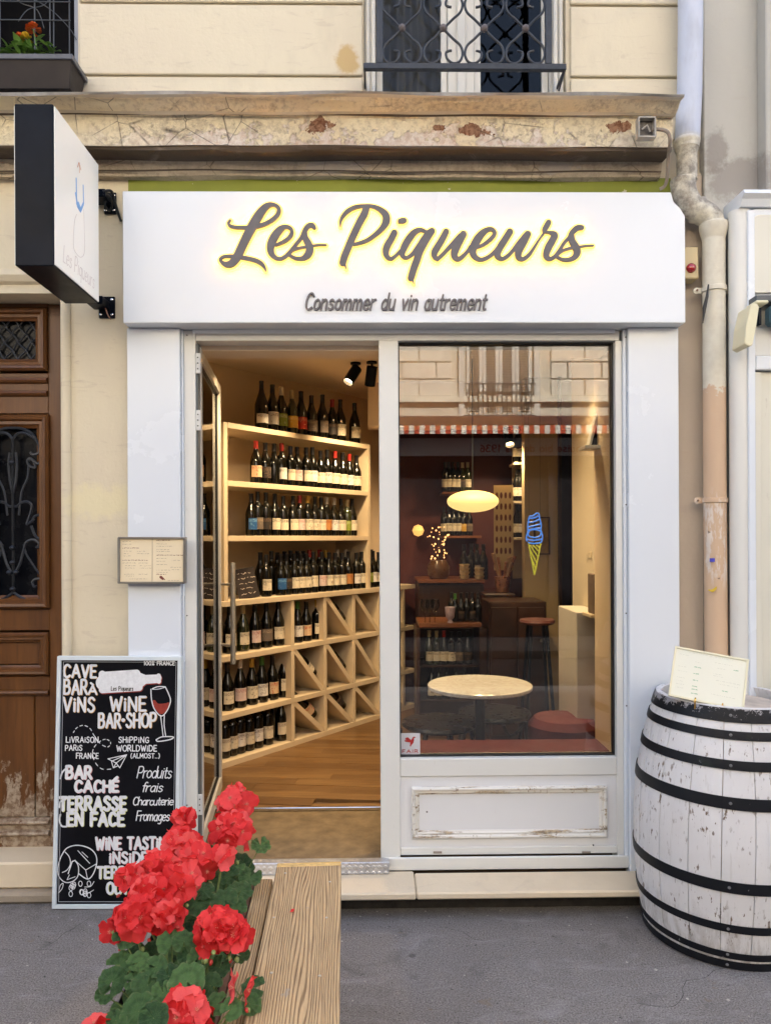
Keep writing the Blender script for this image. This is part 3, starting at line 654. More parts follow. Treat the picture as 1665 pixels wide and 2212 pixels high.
ab = thing('alarm_box', 'small beige wall box with a round red lamp between shop sign and downpipe', 'alarm', (ax(1497, 3.22, 570), 3.24, az(602, 3.22, 1497)))
x0 = ax(1483, 3.22, 570); x1 = ax(1508, 3.22, 570)
box('housing', simple('beige_plastic', (.55, .44, .24), .45, .05), ab, x0-.03, x1, 3.215, 3.287, az(602, 3.22, 1497), az(533, 3.22, 1497), .005)
q = at(1493, 578, 3.21); RL = simple('red_lens', (.32, .006, .01), .2, .1, 5, 0, coat=1)
MB().lathe([(.021, 0), (.021, .004), (.018, .012), (.01, .017), (.001, .018)], (0, 0, 0), 20, Matrix.Translation((q.x, 3.2148, q.z)) @ Matrix.Rotation(R(90), 4, 'X')).build('red_lens', RL, ab, True)
jb = thing('junction_box', 'open grey junction box with its lid missing on the cornice end', 'junction box', (ax(1397, 3.06, 276), 3.06, az(276, 3.06, 1397)))
q0, q1 = at(1377, 298, 3.04), at(1415, 253, 3.04); GP = simple('aged_grey_plastic', (.40, .37, .32), .6, .15, 20)
m = frame_mb(q0.x, q1.x, q0.z, q1.z, .006, 3.03, 3.064); m.build('rim', GP, jb, bevel=.001)
box('back_plate', simple('box_inside', (.12, .11, .10), .8, .4, 40), jb, q0.x+.006, q1.x-.006, 3.056, 3.064, q0.z+.006, q1.z-.006, 0)
m = MB(); m.tube([(q0.x+.02, 3.045, q0.z+.04), (q0.x+.04, 3.04, q0.z+.055), (q1.x-.02, 3.045, q0.z+.03)], .004, 6); m.build('wire', GP, jb, True)
m = MB(); m.tube(smooth_pts([tuple(at(px, py, y)) for px, py, y in ((1408, 279, 3.045), (1425, 279, 3.04), (1442, 285, 3.03), (1447, 305, 3.04), (1443, 340, 3.12), (1441, 380, 3.16), (1436, 400, 3.19), (1425, 408, 3.2))], 5), .0075, 8)
tag(m.build('cable', simple('grey_conduit', (.26, .22, .18), .7, .2, 20), None, True), 'grey cable curving down from the open junction box behind the sign', 'cable')

# ================================================================== RAILING (middle upper window)
YR = 3.20
rl = thing('window_railing', 'black wrought-iron scroll railing across the middle upstairs window', 'railing', (ax(1003, YR, 145), YR, az(150, YR, 1003)))
zb = az(145, YR, 1003)
box('bottom_bar', IRON, rl, ax(785, YR, 145), ax(1222, YR, 145), YR-.012, YR+.012, zb-.013, zb+.013, .002)
for px in (820, 1184): box('post', IRON, rl, ax(px-7, YR, 60), ax(px+7, YR, 60), YR-.01, YR+.01, zb+.0135, zb+1.0, .002)
for px in (787, 1219): box('wall_stay', IRON, rl, ax(px-2, YR, 60), ax(px+2, YR, 60), YR+.0125, YR+.14, zb-.012, zb+.0, .001)
MB().tube([(ax(1219, YR, 160), YR, zb-.013), (ax(1213, YR, 180), YR+.05, zb-.07)], .004, 6).build('wall_stay', IRON, rl, True)
box('top_bar', IRON, rl, ax(785, YR, 145), ax(1222, YR, 145), YR-.012, YR+.012, zb+1.0005, zb+1.03, .002)
u = .000814
sc_pts = [(0, 0), (-50, 50), (-92, 90), (-103, 135), (-85, 175), (-50, 182), (-22, 160), (-15, 128), (-30, 118), (-45, 116)]
sm = MB()
q = smooth_pts([(a*u, b*u) for a, b in sc_pts], 5)
sm.tube([(a, 0, -b) for a, b in q], [.0055]*(len(q)-8)+[.0055-.0002*i for i in range(8)], 7)
scm = [sm.mesh('scroll', True)]
for sx_, sz_ in ((-1, 1), (1, -1), (-1, -1)):
    m = MB(); m.tube([(a*sx_, 0, -b*sz_) for a, b in q], .0055, 7); scm.append(m.mesh('scroll', True))
for row in range(3):
    for px in (868.2, 956.9, 1045.6, 1134.3):
        c = at(px, 60, YR); c.z = zb+.012+.155+row*.31
        for me in scm:
            o = mesh_obj('scroll', me, IRON, rl); o.location = c
        m = MB(); m.lathe([(.002, -.016), (.012, -.01), (.016, 0), (.012, .01), (.002, .016)], (0, 0, 0), 12, Matrix.Translation(c+Vector((0, -.006, 0))) @ Matrix.Rotation(R(90), 4, 'X')); m.build('rosette', simple('worn_boss', (.12, .10, .10), .6) if 'worn_boss' not in bpy.data.materials else bpy.data.materials['worn_boss'], rl, True)

# ================================================================== SHOPFRONT
sf = thing('shopfront', 'white painted wine shop front with backlit script sign, open glass door and big pane', 'shopfront', (0, 3.2, 0))
YPL = 3.24
zf0, zf1 = az(697, 3.17, 850), az(413, 3.17, 850)
# fascia box with the corner cut away for the elbow
fx0, fx1 = ax(265, 3.17, 550), ax(1480, 3.17, 560)
c1, c2 = at(1449, 415, 3.17), at(1480, 466, 3.17)
fas = MB().extrude_poly([(fx0, zf0), (fx1, zf0), (fx1, c2.z), (c2.x-.022, c2.z+.035), (c1.x+.012, c1.z-.04), (c1.x, zf1), (fx0, zf1)], 3.17, YW-.007).build('fascia', WHITE, sf, bevel=.003)
box('pilaster', WHITE, sf, ax(275, YPL, 1000), ax(389, YPL, 1000), YPL, YW+.05, 0.0, zf0-.0015, .003)
box('pilaster', WHITE, sf, ax(1358, YPL, 1100), ax(1467, YPL, 1100), YPL, YW-.0125, 0.0, zf0-.0015, .003)
YF = 3.275
def fx(px): return ax(px, YF, 1250)
def fz(py): return az(py, YF, 1000)
XA = ax(389, YPL, 1000)+.001; XB = ax(1358, YPL, 1100)-.001
box('frame_bead', WHITE, sf, XA, fx(399), YF-.014, YF+.06, .117, zf0-.003, .003)
box('jamb', CREAMW, sf, fx(399)+.0005, fx(424), YF, YF+.09, .117, zf0-.003, .002)
box('frame_head', CREAMW, sf, fx(424)+.0005, fx(1340), YF+.001, YF+.09, fz(735), zf0-.003, .002)
box('mullion', CREAMW, sf, fx(820), fx(862), YF-.004, YF+.09, .117, fz(735)-.0005, .003)
box('jamb', CREAMW, sf, fx(1331), fx(1345), YF+.0015, YF+.09, .117, fz(735)-.0005, .002)
box('frame_bead', WHITE, sf, fx(1345)+.0005, XB, YF-.014, YF+.06, .117, zf0-.003, .003)
box('window_rail', CREAMW, sf, fx(862)+.0005, fx(1331)-.0005, YF+.002, YF+.09, fz(1678), fz(1639), .003)
box('bottom_rail', CREAMW, sf, fx(862)+.0005, fx(1331)-.0005, YF+.002, YF+.09, fz(1848), fz(1832), .003)
box('base_board', CREAMW, sf, fx(824), XB, YF-.02, YF-.0045, .117, fz(1849)-.001, .003)
box('stall_panel', paint('stall_panel_paint', (.74, .75, .76), .12), sf, fx(862)+.0005, fx(1331)-.0005, YF+.011, YF+.06, fz(1832)+.0005, fz(1678)-.0005, 0)
def mo():
    t = NT('distressed_moulding'); n = t.noise(26, 7, t.map(scale=(.12, 1, 1)), .75); n2 = t.noise(26, 7, t.map(scale=(1, 1, .12)), .75)
    mx = t.math('MAXIMUM', n, t.math('MULTIPLY', n2, .92))
    col = t.mix(t.ramp(mx, .535, .59), (.72, .70, .64), t.mix(t.ramp(t.noise(60, 3), .4, .6), (.46, .36, .22), (.22, .16, .10)))
    return t.done(col, .7, 0, t.bump(mx, .4, .004))
moulding(sf, mo(), fx(887), fx(1309), fz(1812), fz(1701), YF+.0105, .034, .02)
m = MB()
for px, py, y in ((922, 1754, YF+.010), (1281, 1826, YF+.001)): q = at(px, py, y); m.lathe([(.004, 0), (.004, .003), (.001, .004)], (0, 0, 0), 8, Matrix.Translation(q) @ Matrix.Rotation(R(90), 4, 'X'))
m.build('screw_heads', simple('screw_grey', (.12, .12, .12), .5, bump=0), sf)
for px, py, yy_ in ((404, 1740, YF), (404, 1330, YF), (1352, 1090, YF-.014), (1352, 1325, YF-.014), (1353, 1525, YF-.014), (404, 724, YF), (1351, 728, YF-.014)):
    q = at(px, py, yy_); MB().lathe([(.0035, 0), (.0035, .0015), (.001, .002)], (0, 0, 0), 8, Matrix.Translation(q) @ Matrix.Rotation(R(90), 4, 'X')).build('screw_head', bpy.data.materials['screw_grey'], sf)
for px in (945, 1266):
    q = at(px, 1842, YF); box('drain_cap', simple('cap_brown', (.3, .25, .2), .6) if 'cap_brown' not in bpy.data.materials else bpy.data.materials['cap_brown'], sf, q.x-.019, q.x+.019, YF-.003, YF+.0015, q.z-.004, q.z+.005, .001)
pn = box('display_pane', PANE, sf, fx(864), fx(1329), YF+.052, YF+.058, fz(1637), fz(737), 0)
gk = frame_mb(fx(862)+.0005, fx(1331)-.0005, fz(1639)+.0005, fz(735)-.001, .0055, YF+.03, YF+.062); gk.build('gasket', BLACKP, sf)
# halo-lit script lettering
def c1_(p): return ((680+p[0]/4.1625)*.6738, (630+p[1]/4.1625)*.6738)
def c2_(p): return ((1060+p[0]/4.1625)*.6738, (630+p[1]/4.1625)*.6738)
def c3_(p): return ((1400+p[0]/3.0833)*.6738, (680+p[1]/3.0833)*.6738)
YL = 3.147
def stroke(txt, cv, sc):
    pts = [tuple(float(a) for a in p.split(',')) for p in txt.split()]; out = []
    for x, y, w_ in smooth_pts(pts, 7):
        px, py = cv((x, y)); q = at(px, py, YL); out.append((q.x, q.z, w_/sc*.6738/1600*YL/2*1.10))
    return out
les = [stroke('240,308,22 216,345,30 240,385,38 310,404,40 420,408,42 520,405,50 620,385,52 720,352,52 820,290,52 880,220,50 885,150,48 830,105,42 750,108,66 680,165,92 610,260,108 540,380,112 480,490,108 420,610,102 370,720,102 320,815,98 262,882,88 200,902,72 140,880,46 108,835,36 150,797,34 240,790,40 340,800,44 460,818,48 570,845,50 650,885,50 697,940,34 712,990,10', c1_, 4.1625),
       stroke('850,640,34 950,598,46 1030,540,50 1063,470,46 1040,415,42 970,398,50 900,440,84 830,530,98 782,640,94 785,740,76 840,808,50 910,825,42 980,790,42 1050,720,46 1120,630,42 1190,540,42 1235,450,56 1280,388,58 1335,378,58 1362,408,44', c1_, 4.1625),
       stroke('1240,460,50 1240,540,72 1285,630,88 1302,700,92 1275,770,86 1210,818,56 1120,820,42 1050,788,38 1026,758,36 1060,718,34 1140,686,32 1240,666,28 1340,650,26 1430,640,22 1520,640,18', c1_, 4.1625)]
piq = [stroke('128,395,10 130,330,28 160,260,42 230,185,52 330,135,48 440,118,38 550,122,42 650,160,58 728,230,82 742,310,92 700,400,72 610,490,56 500,570,48 400,610,42 310,632,36', c2_, 4.1625),
       stroke('475,140,80 450,220,88 400,310,86 340,430,84 280,560,84 230,680,84 185,790,84 160,875,82', c2_, 4.1625),
       stroke('190,905,24 208,960,8', c2_, 4.1625), stroke('925,322,58 955,318,68 982,312,58', c2_, 4.1625),
       stroke('848,478,76 808,560,80 760,640,85 735,720,80 750,790,60 800,825,46 860,790,38 920,730,38 955,690,40', c2_, 4.1625),
       stroke('1285,470,34 1200,438,48 1120,470,72 1050,550,85 990,650,85 955,740,72 965,790,52 1010,812,42 1080,770,46 1150,690,58 1230,580,72 1300,490,78 1350,455,76', c2_, 4.1625),
       stroke('1350,455,74 1270,580,80 1190,720,90 1150,840,88 1110,950,86 1080,1050,84 1072,1078,80', c2_, 4.1625), stroke('1095,1100,22 1110,1160,6', c2_, 4.1625),
       stroke('1540,462,72 1490,560,78 1430,660,82 1385,740,80 1390,800,58 1425,832,42', c2_, 4.1625),
       stroke('7,460,32 60,412,34 120,348,36 180,285,42 235,230,50', c3_, 3.0833),
       stroke('262,215,62 220,290,68 182,370,70 175,430,55 210,460,42 260,430,36 310,375,31 345,330,34 400,345,25', c3_, 3.0833),
       stroke('400,345,24 470,312,34 540,255,38 572,205,36 550,167,34 500,170,44 440,215,65 385,295,75 356,370,66 372,430,50 430,465,36 500,445,34 560,400,34 620,335,44 680,255,55 722,190,58', c3_, 3.0833),
       stroke('722,190,60 678,262,62 622,350,64 600,420,55 640,458,36 700,430,34 750,378,34 810,305,44 880,225,50', c3_, 3.0833),
       stroke('898,214,60 860,290,65 812,380,65 810,440,50 850,460,36 910,420,34 960,350,27 1010,270,20 1062,198,22', c3_, 3.0833),
       stroke('1105,97,50 1085,135,52 1066,170,44 1075,190,24 1120,197,28 1165,222,58 1140,280,66 1102,350,66 1082,420,55 1110,458,38 1160,440,34 1210,380,34 1260,300,31 1310,245,34 1340,195,48 1390,152,50 1435,148,42', c3_, 3.0833),
       stroke('1335,225,44 1340,280,58 1380,350,64 1385,410,60 1340,455,42 1270,468,33 1210,450,26 1190,425,26 1240,380,26 1320,352,24 1400,340,20 1480,328,17 1548,325,14', c3_, 3.0833)]
GLOW = emit('sign_led_glow', (1, .50, .05), 14)
HALO_RIM = emit('added_halo_glow', (1, .62, .15), .52)
for nm, sts in (('sign_word', les), ('sign_word', piq)):
    m = plate(sts, .0016, YL, YL+.009); wo = m.build(nm, GREYL, fas)
    # LED back of the letters, shining on the board behind
    a_c = plate(sts, .0018, YL+.0092, YL+.0094+.004, .0080); a_c.build('added_halo_rim', HALO_RIM, wo)  # added glowing rim that stands in for the halo round the letters
    g = plate(sts, .003, YL+.0136, YL+.0150, .001); g.build('led_backlight', GLOW, wo)
# slogan, raised letters
z_ = az(667, 3.155, 855); h_ = az(632, 3.155, 855)-z_
st = fit('Consommer du vin autrement', ax(658, 3.155, 650), ax(1049, 3.155, 650), z_, h_, .0078, shear=.2)
plate(st, .0013, 3.160, 3.1695).build('slogan', GREYL, fas)
box('frame_soffit', WHITE, sf, XA+.05, XB-.05, 3.262, YF-.0145, zf0-.02, zf0-.003, .002)

# stone sill slab with a crack, foot coloured dark for the overhang's shade
sl_ = thing('stone_sill', 'pale stone doorstep slab with a crack overhanging its shade-dark foot below the shop window', 'step', (.1, 3.1, 0))
xj = ax(899, 3.06, 1930)
box('slab', STONE, sl_, ax(392, 3.06, 1900), xj-.0012, 3.05, 3.255, .086, .1165, .006)
box('slab', STONE, sl_, xj+.0012, ax(1440, 3.06, 1900), 3.052, YPL-.002, .086, .1155, .006)
box('foot', simple('foot_shade_black', (.03, .026, .022), .9, .4, 30, .4), sl_, ax(396, 3.1, 1900), ax(1430, 3.1, 1900), 3.155, YPL-.003, .0, .0855, .004)

# open glass door leaf
HX, HY = fx(425)+.012, YF+.045
du = Vector((-.104, .9945, 0)); dn = Vector((.9945, .104, 0))
DM = Matrix(((du.x, dn.x, 0, HX), (du.y, dn.y, 0, HY), (0, 0, 1, 0), (0, 0, 0, 1)))   # x along leaf, y to the right of it
zd0, zd1, LW_ = .185, fz(737)-.012, .86
m = MB(); T = .045
for (a, b, c, d) in ((0, .05, zd0, zd1), (LW_-.045, LW_, zd0, zd1)): m.box(a, b, -T, 0, c, d, DM)
for (c, d) in ((zd0, zd0+.07), (zd1-.05, zd1)): m.box(.0505, LW_-.0455, -T, 0, c, d, DM)
door = m.build('door', paint('door_alu', (.52, .50, .46), .1), sf, bevel=.002)
m = MB()
for (a, b, c, d) in ((.05, .056, zd0+.07, zd1-.05), (LW_-.051, LW_-.045, zd0+.07, zd1-.05), (.056, LW_-.051, zd0+.07, zd0+.076), (.056, LW_-.051, zd1-.056, zd1-.05)): m.box(a, b, -.033, -.013, c, d, DM)
m.build('gasket', BLACKP, door)
MB().box(.053, LW_-.048, -.026, -.020, zd0+.073, zd1-.053, DM).build('pane', PANED, door)
hz0, hz1 = 1.58-(1437-1163)*4.02/1600, 1.58-(1215-1163)*4.02/1600
m = MB(); P = lambda a, b, z: DM @ Vector((a, b, z))
m.tube([P(LW_-.09, .07, hz0), P(LW_-.09, .07, hz1)], .0145, 14)
for z in (hz0+.1, hz1-.12): m.tube([P(LW_-.09, .06, z), P(LW_-.03, .0, z)], .008, 8)
m.build('handle', STEEL, door, True)
m = MB()
for k in range(3): pass
box('hinge_channel', simple('dark_hinge_channel', (.10, .11, .11), .5), sf, fx(424)+.001, fx(424)+.010, YF+.012, YF+.085, .2, fz(740), 0)
HW = simple('hinge_white', (.62, .62, .6), .4, bump=0)
for py in (785, 908, 1738):
    q = at(429, py, YF+.01); z = q.z
    hb = box('hinge', HW, sf, fx(424)+.0005, fx(424)+.022, YF+.002, YF+.0115, z-.045, z+.045, .002)
    mm = MB()
    for dzz in (-.025, 0, .025): mm.lathe([(.003, 0), (.003, .002), (.001, .003)], (0, 0, 0), 8, Matrix.Translation((fx(424)+.010, YF+.002, z+dzz)) @ Matrix.Rotation(R(90), 4, 'X'))
    mm.build('screw', BLACKP, hb)
# chequer plate threshold
def chq():
    t = NT('chequer_plate'); o = t.map(scale=(38, 38, 38)); s = t.sep(o)
    a = t.math('SINE', t.math('MULTIPLY', t.math('ADD', s[0], t.math('ADD', s[2], s[1])), 3.14)); b = t.math('SINE', t.math('MULTIPLY', t.math('SUBTRACT', s[0], t.math('ADD', s[2], s[1])), 3.14))
    h = t.math('MAXIMUM', t.ramp(t.math('MULTIPLY', a, b), .1, .5), 0.)
    return t.done(t.mix(t.ramp(t.noise(20, 5), .4, .7), (.62, .64, .68), (.45, .46, .49)), .32, .8, t.bump(h, .6, .004))
tx0, tx1 = ax(425, 3.23, 1875), ax(840, 3.23, 1875)
MB().prism_x([(3.225, .1175), (3.222, .120), (3.222, .166), (3.225, .170), (3.262, .172), (3.262, .164), (3.23, .1625), (3.23, .1175)], tx0, tx1).build('threshold_plate', chq(), sf)

# ================================================================== INTERIOR SHELL
ZF, ZC = .18, 2.75
wallm = MB()
dsh = Vector((.6157, .788, 0)); nsh = Vector((-.788, .6157, 0)); F0 = Vector((-.94, 4.51, 0))
MS = Matrix(((dsh.x, nsh.x, 0, F0.x), (dsh.y, nsh.y, 0, F0.y), (0, 0, 1, 0), (0, 0, 0, 1)))
structure(MB().box(-2.4, 2.6, .362, .46, 0, ZC, MS).build('shop_left_wall', ROOMW))
structure(box('shop_floor', simple('subfloor', (.10, .06, .03), .8), None, -2.9, 2.6, 3.35, 7.2, -.05, ZF-.02, 0))
structure(box('shop_ceiling', CEILW, None, -2.9, 2.6, YW+.305, 7.2, ZC, ZC+.1, 0))
structure(box('lintel', CEILW, None, s_x0-.3, s_x1+.3, YF+.0905, YF+.24, s_z1-.06, ZC, .0))
structure(box('shop_back_wall', REDW, None, -1.2, 2.6, 6.35, 6.45, 0, ZC, 0))
structure(box('shop_right_wall', simple('cream_side_wall', (.66, .57, .42), .8, .04, 2), None, 1.16, 1.26, YW+.305, 4.35, 0, ZC, .004))
structure(box('shop_far_right_wall', REDW, None, 2.5, 2.6, YW+.305, 6.349, 0, ZC, 0))
structure(box('shop_front_lining', ROOMW, None, -2.9, s_x0-.001, YW+.301, YW+.36, 0, ZC-.001, 0))
structure(box('window_reveal', CEILW, None, fx(1331)+.0, fx(1331)+.12, YF+.0905, YW+.304, .117, ZC-.001, .002))
# tan partition and dark doorway on the right
structure(box('partition_wall', simple('tan_partition', (.48, .35, .18), .8, .04, 2), None, ax(1133, 5.4), ax(1206, 5.4), 5.4, 5.5, 0, ZC, .003))
structure(box('partition_jamb', DARKW, None, ax(1206, 5.38), ax(1212, 5.38), 5.36, 5.5, 0, ZC, .002))
structure(box('doorway_back', simple('dark_blue_wall', (.012, .014, .04), .7), None, ax(1212, 5.38), 2.5, 5.8, 5.9, 0, ZC, 0))
structure(box('ceiling_beam', CEILW, None, -.05, 2.5, 5.55, 5.75, 2.42, ZC-.001, .004))
# floor boards
fl = thing('wood_floor', 'golden brown plank floor inside the wine shop doorway', 'floor', (0, 5, ZF)); fl['kind'] = 'structure'; del fl['category']; del fl['label']
bw = .105; ba = R(-7); BMt = Matrix.Translation((0, 3.9, 0)) @ Matrix.Rotation(ba, 4, 'Z')
r2 = random.Random(5)
base_me = MB().box(-.5, .5, -.5, .5, -.5, .5).mesh('floorboard', bevel=0)
base_me.materials.append(FLOORW)
for j in range(-2, 24):
    x = -1.6+r2.uniform(-.5, 0)
    while x < 1.9:
        L = r2.uniform(.9, 1.5); v = BMt @ Vector((x+L/2, j*bw, 0))
        if 3.865+.05+L/2*.122 < v.y < 6.3:
            o = mesh_obj('floorboard', base_me, None, fl); o.matrix_parent_inverse = Matrix.Identity(4)
            o.location = Vector((v.x, v.y, ZF-.011+r2.uniform(-.0006, .0006)))-Vector((0, 5, ZF)); o.rotation_euler = (0, 0, ba); o.scale = (L-.0015, bw-.0015, .022)
        x += L
box('mat_infill', FLOORW, fl, -1.2, 1.15, 3.862, 3.93, .12, ZF-.004, 0)
tag(box('coir_mat', COIR, None, fx(424)+.012, fx(862), 3.263, 3.84, .14, .168, .004), 'brown coir entrance mat behind the metal threshold', 'doormat')
tag(box('floor_trim', CHROME, None, ax(430, 3.85, 1745)-.1, ax(862, 3.85, 1745), 3.842, 3.860, .16, .186, .003), 'thin metal trim strip between mat and plank floor', 'trim')
structure(box('inner_floor_edge', DARKW, None, fx(862), 1.15, YF+.0905, 3.90, -.02, ZF-.006, 0))
# ================================================================== OPPOSITE SIDE OF THE STREET (seen mirrored in the pane)
YO = -5.0
ob = thing('opposite_building', 'tall stone-faced house opposite, mirrored in the shop pane', 'building', (2, YO, 0))
OST = plaster('opposite_stone', (.78, .73, .64), (.70, .655, .57), .4)
OW = plaster('opposite_wall', (.66, .62, .53), (.58, .545, .47), .4)
box('wall', OW, ob, -12, 12, YO-.4, YO-.02, 3.39, 7.2, 0)
VY = 2*3.33-YO
def rx(px): return (px-810)/1600*VY
def rz(py): return 1.58+(1163-py)/1600*VY
wx0, wx1 = rx(1008), rx(1150)
rb = random.Random(2); zc = rz(857); k = 0
while zc < 6.8:
    for (xa, xb) in ((-2.0, wx0-.22), (wx1+.3, 5.0)):
        x = xa-(.27 if k % 2 else 0)
        while x < xb-.05:
            a, b = max(x, xa), min(x+.535, xb)
            if b-a > .06: box('stone_block', OST, ob, a+.008, b-.008, YO-.021, YO+.02, zc+.008, zc+.262, .01)
            x += .54
    zc += .27; k += 1
SHW = paint('shutter_white', (.66, .64, .60), .1)
for k in range(4):
    a = wx0+(wx1-wx0)/4*k; b = a+(wx1-wx0)/4; z0, z1 = rz(905), rz(905)+2.1
    fo = frame_mb(a+.004, b-.004, z0, z1, .05, YO-.019, YO+.03); f = fo.build('shutter', SHW, ob)
    m = MB(); z = z0+.06
    while z < z1-.06: m.box(a+.055, b-.055, YO-.015, YO+.02, z, z+.022, None); z += .04
    o = m.build('louvre', simple('shutter_louvre', (.30, .27, .23), .6) if 'shutter_louvre' not in bpy.data.materials else bpy.data.materials['shutter_louvre'], f); o['kind'] = 'stuff'
frame_mb(wx0-.12, wx1+.12, rz(907), rz(905)+2.25, .09, YO-.019, YO+.06).build('window_surround', SHW, ob)
m = MB()
for i in range(14): x = wx0+.03+i*(wx1-wx0-.06)/13; m.tube([(x, YO+.12, rz(905)), (x, YO+.12, rz(832))], .008, 5)
m.tube([(wx0-.04, YO+.12, rz(832)), (wx1+.04, YO+.12, rz(832))], .014, 6); m.tube([(wx0-.04, YO+.12, rz(900)), (wx1+.04, YO+.12, rz(900))], .01, 6)
m.build('balcony_rail', IRON, ob, True)
MB().prism_x([(YO-.4, rz(857)), (YO+.06, rz(857)), (YO+.08, rz(870)), (YO+.02, rz(880)), (YO+.02, rz(905)), (YO-.4, rz(905))], -12, 12).build('string_course', OW, ob)
shop = simple('far_shop_dark', (.016, .014, .017), .35, .3, 3, 0)
box('shop_glazing', shop, ob, -12, 12, YO-.4, YO-.12, 0, 3.39, 0)
fb = box('shop_fascia', simple('pale_fascia', (.66, .68, .75), .5, .05), ob, -12, 12, YO-.119, YO-.03, rz(984), rz(946), .004)
tz = rz(976)
st = fit('ie libanaise bio depuis 1936', 0, rx(1318)-rx(1038), 0, rz(961)-tz, .02)
st = [[(rx(1318)-x, tz+z, r) for x, z, r in s_] for s_ in st]
plate(st, .004, YO-.028, YO-.024).build('lettering', simple('red_letter', (.40, .02, .01), .5, bump=0), fb)
for x in (-5, -2.4, .2, 2.8, 5.4): box('shop_mullion', simple('far_mullion', (.03, .025, .03), .5) if 'far_mullion' not in bpy.data.materials else bpy.data.materials['far_mullion'], ob, x-.04, x+.04, YO-.119, YO-.08, 0, rz(984)-.001, 0)
aw = thing('awning', 'red and white chequered awning edge over the shop opposite', 'awning', (2, YO, rz(940)))
box('canopy', simple('dark_awning_fabric', (.10, .035, .03), .8), aw, -12, 12, YO-.018, YO+.35, rz(926)+.005, rz(920)+.1, .01)
RDS, WHS = simple('valance_red', (.45, .07, .03), .8, bump=0), simple('valance_white', (.7, .68, .64), .8, bump=0)
x = rx(860)-2; k = 0
while x < 5.2:
    box('valance_check', (RDS, WHS)[k % 2], aw, x, x+.078, YO+.34, YO+.348, rz(944), rz(926), 0); x += .08; k += 1

# ================================================================== PROJECTING SIGN
ps = thing('projecting_sign', 'double-sided white light box sign with black casing jutting over the oak door', 'sign', (-1.21, 3.1, 2.85))
sx0, sx1, sy0, sy1, sz0, sz1 = -1.285, -1.143, 2.67, 3.10, 2.563, 3.144
box('casing', BLACKM, ps, sx0, sx1-.004, sy0, sy1, sz0, sz1, .003)
SF = NT('opal_sign_face'); SF.b.inputs['Base Color'].default_value = (.74, .75, .72, 1); SF.b.inputs['Roughness'].default_value = .35
SF.b.inputs['Emission Color'].default_value = (1, 1, .93, 1); SF.b.inputs['Emission Strength'].default_value = .03; SF = SF.m
face = box('sign_face', SF, ps, sx1-.0035, sx1, sy0+.006, sy1-.006, sz0+.006, sz1-.006, 0)
box('sign_face', SF, ps, sx0-.0035, sx0-.0003, sy0+.006, sy1-.006, sz0+.006, sz1-.006, 0)
XF = sx1+.0008
def onface(px, py):      # point of the face seen at this pixel
    d = fwd*F + rg*(px-PX) - ug*(py-PY); return d.y/d.x*XF, CH+d.z/d.x*XF
def face_art(strokes, cell, mat, name):
    m = plate(strokes, cell, 0, .0006); m.v = [(XF-.0008+b_, a_, c_) for a_, b_, c_ in m.v]
    return m.build(name, mat, face)
BLU, GRT = simple('print_blue', (.18, .38, .72), .5, bump=0), simple('print_grey', (.58, .55, .55), .5, bump=0)
def fpts(lst, r): return [(*onface(px, py), r) for px, py in lst]
face_art([fpts([(165, 385), (166, 440)], .004), fpts([(180, 400), (181, 438)], .004), fpts([(164, 418), (168, 445), (174, 455), (180, 440)], .006), fpts([(170, 440), (173, 448)], .009)], .002, BLU, 'blue_bottle_mark')
face_art([fpts([(168, 360), (171, 350), (175, 366)], .0018), fpts([(172, 352), (172, 372)], .0012)], .001, simple('print_orange', (.6, .25, .1), .5, bump=0), 'flame_mark')
face_art([fpts(smooth_pts([(181, 452), (182, 480), (183, 540), (176, 555), (166, 548), (159, 530), (161, 480), (166, 462)], 5), .0011)], .0012, GRT, 'bottle_outline')
y0_, z0_ = onface(137, 577); y1_, z1_ = onface(200, 630)
st = fit('Les Piqueurs', 0, .30, 0, .062, .0028) if 'q' in G else None
if st is None:
    G['q'] = (.56, ['s.48,.5 .28,.62 .06,.46 .06,.16 .26,.04 .48,.2', '.5,.62 .5,-.34']); st = fit('Les Piqueurs', 0, .30, 0, .062, .0028, shear=.15)
face_art([[(y0_+x, 2.605+z, r) for x, z, r in s_] for s_ in st], .001, GRT, 'sign_script')
for (px, py, w_, h_) in ((236, 436, 26, 46), (229, 662, 34, 46)):
    q = at(px, py, 3.28); a = w_/2/1600*3.28; b = h_/2/1600*3.28
    pl = box('bracket_plate', BLACKM, ps, q.x-a, q.x+a, 3.287, 3.299, q.z-b, q.z+b, .002)
    mm = MB()
    for (u_, v_) in ((-.7, -.7), (.7, -.7), (.7, .7)): mm.lathe([(.006, 0), (.006, .003), (.002, .005)], (0, 0, 0), 8, Matrix.Translation((q.x+u_*a, 3.287, q.z+v_*b)) @ Matrix.Rotation(R(90), 4, 'X'))
    sc_ = mm.build('bolts', CHROME, pl, True); sc_['kind'] = 'stuff'
    box('bracket_arm', BLACKM, ps, -1.235, q.x+a*.4, 3.2, 3.286, q.z-.012, q.z+.022, .002)
    box('bracket_arm', BLACKM, ps, -1.235, -1.20, sy1-.002, 3.1995, q.z-.012, q.z+.022, .002)
m = MB(); m.tube(smooth_pts([tuple(at(px, py, y)) for px, py, y in ((222, 413, 3.2), (240, 412, 3.22), (247, 432, 3.25), (256, 462, 3.27), (262, 478, 3.28))], 5), .006, 7)
m.tube(smooth_pts([tuple(at(px, py, y)) for px, py, y in ((222, 420, 3.2), (236, 425, 3.23), (243, 440, 3.26), (236, 455, 3.27), (226, 440, 3.24), (233, 428, 3.25))], 5), .005, 7)
m.build('cable_bundle', BLACKP, ps, True)
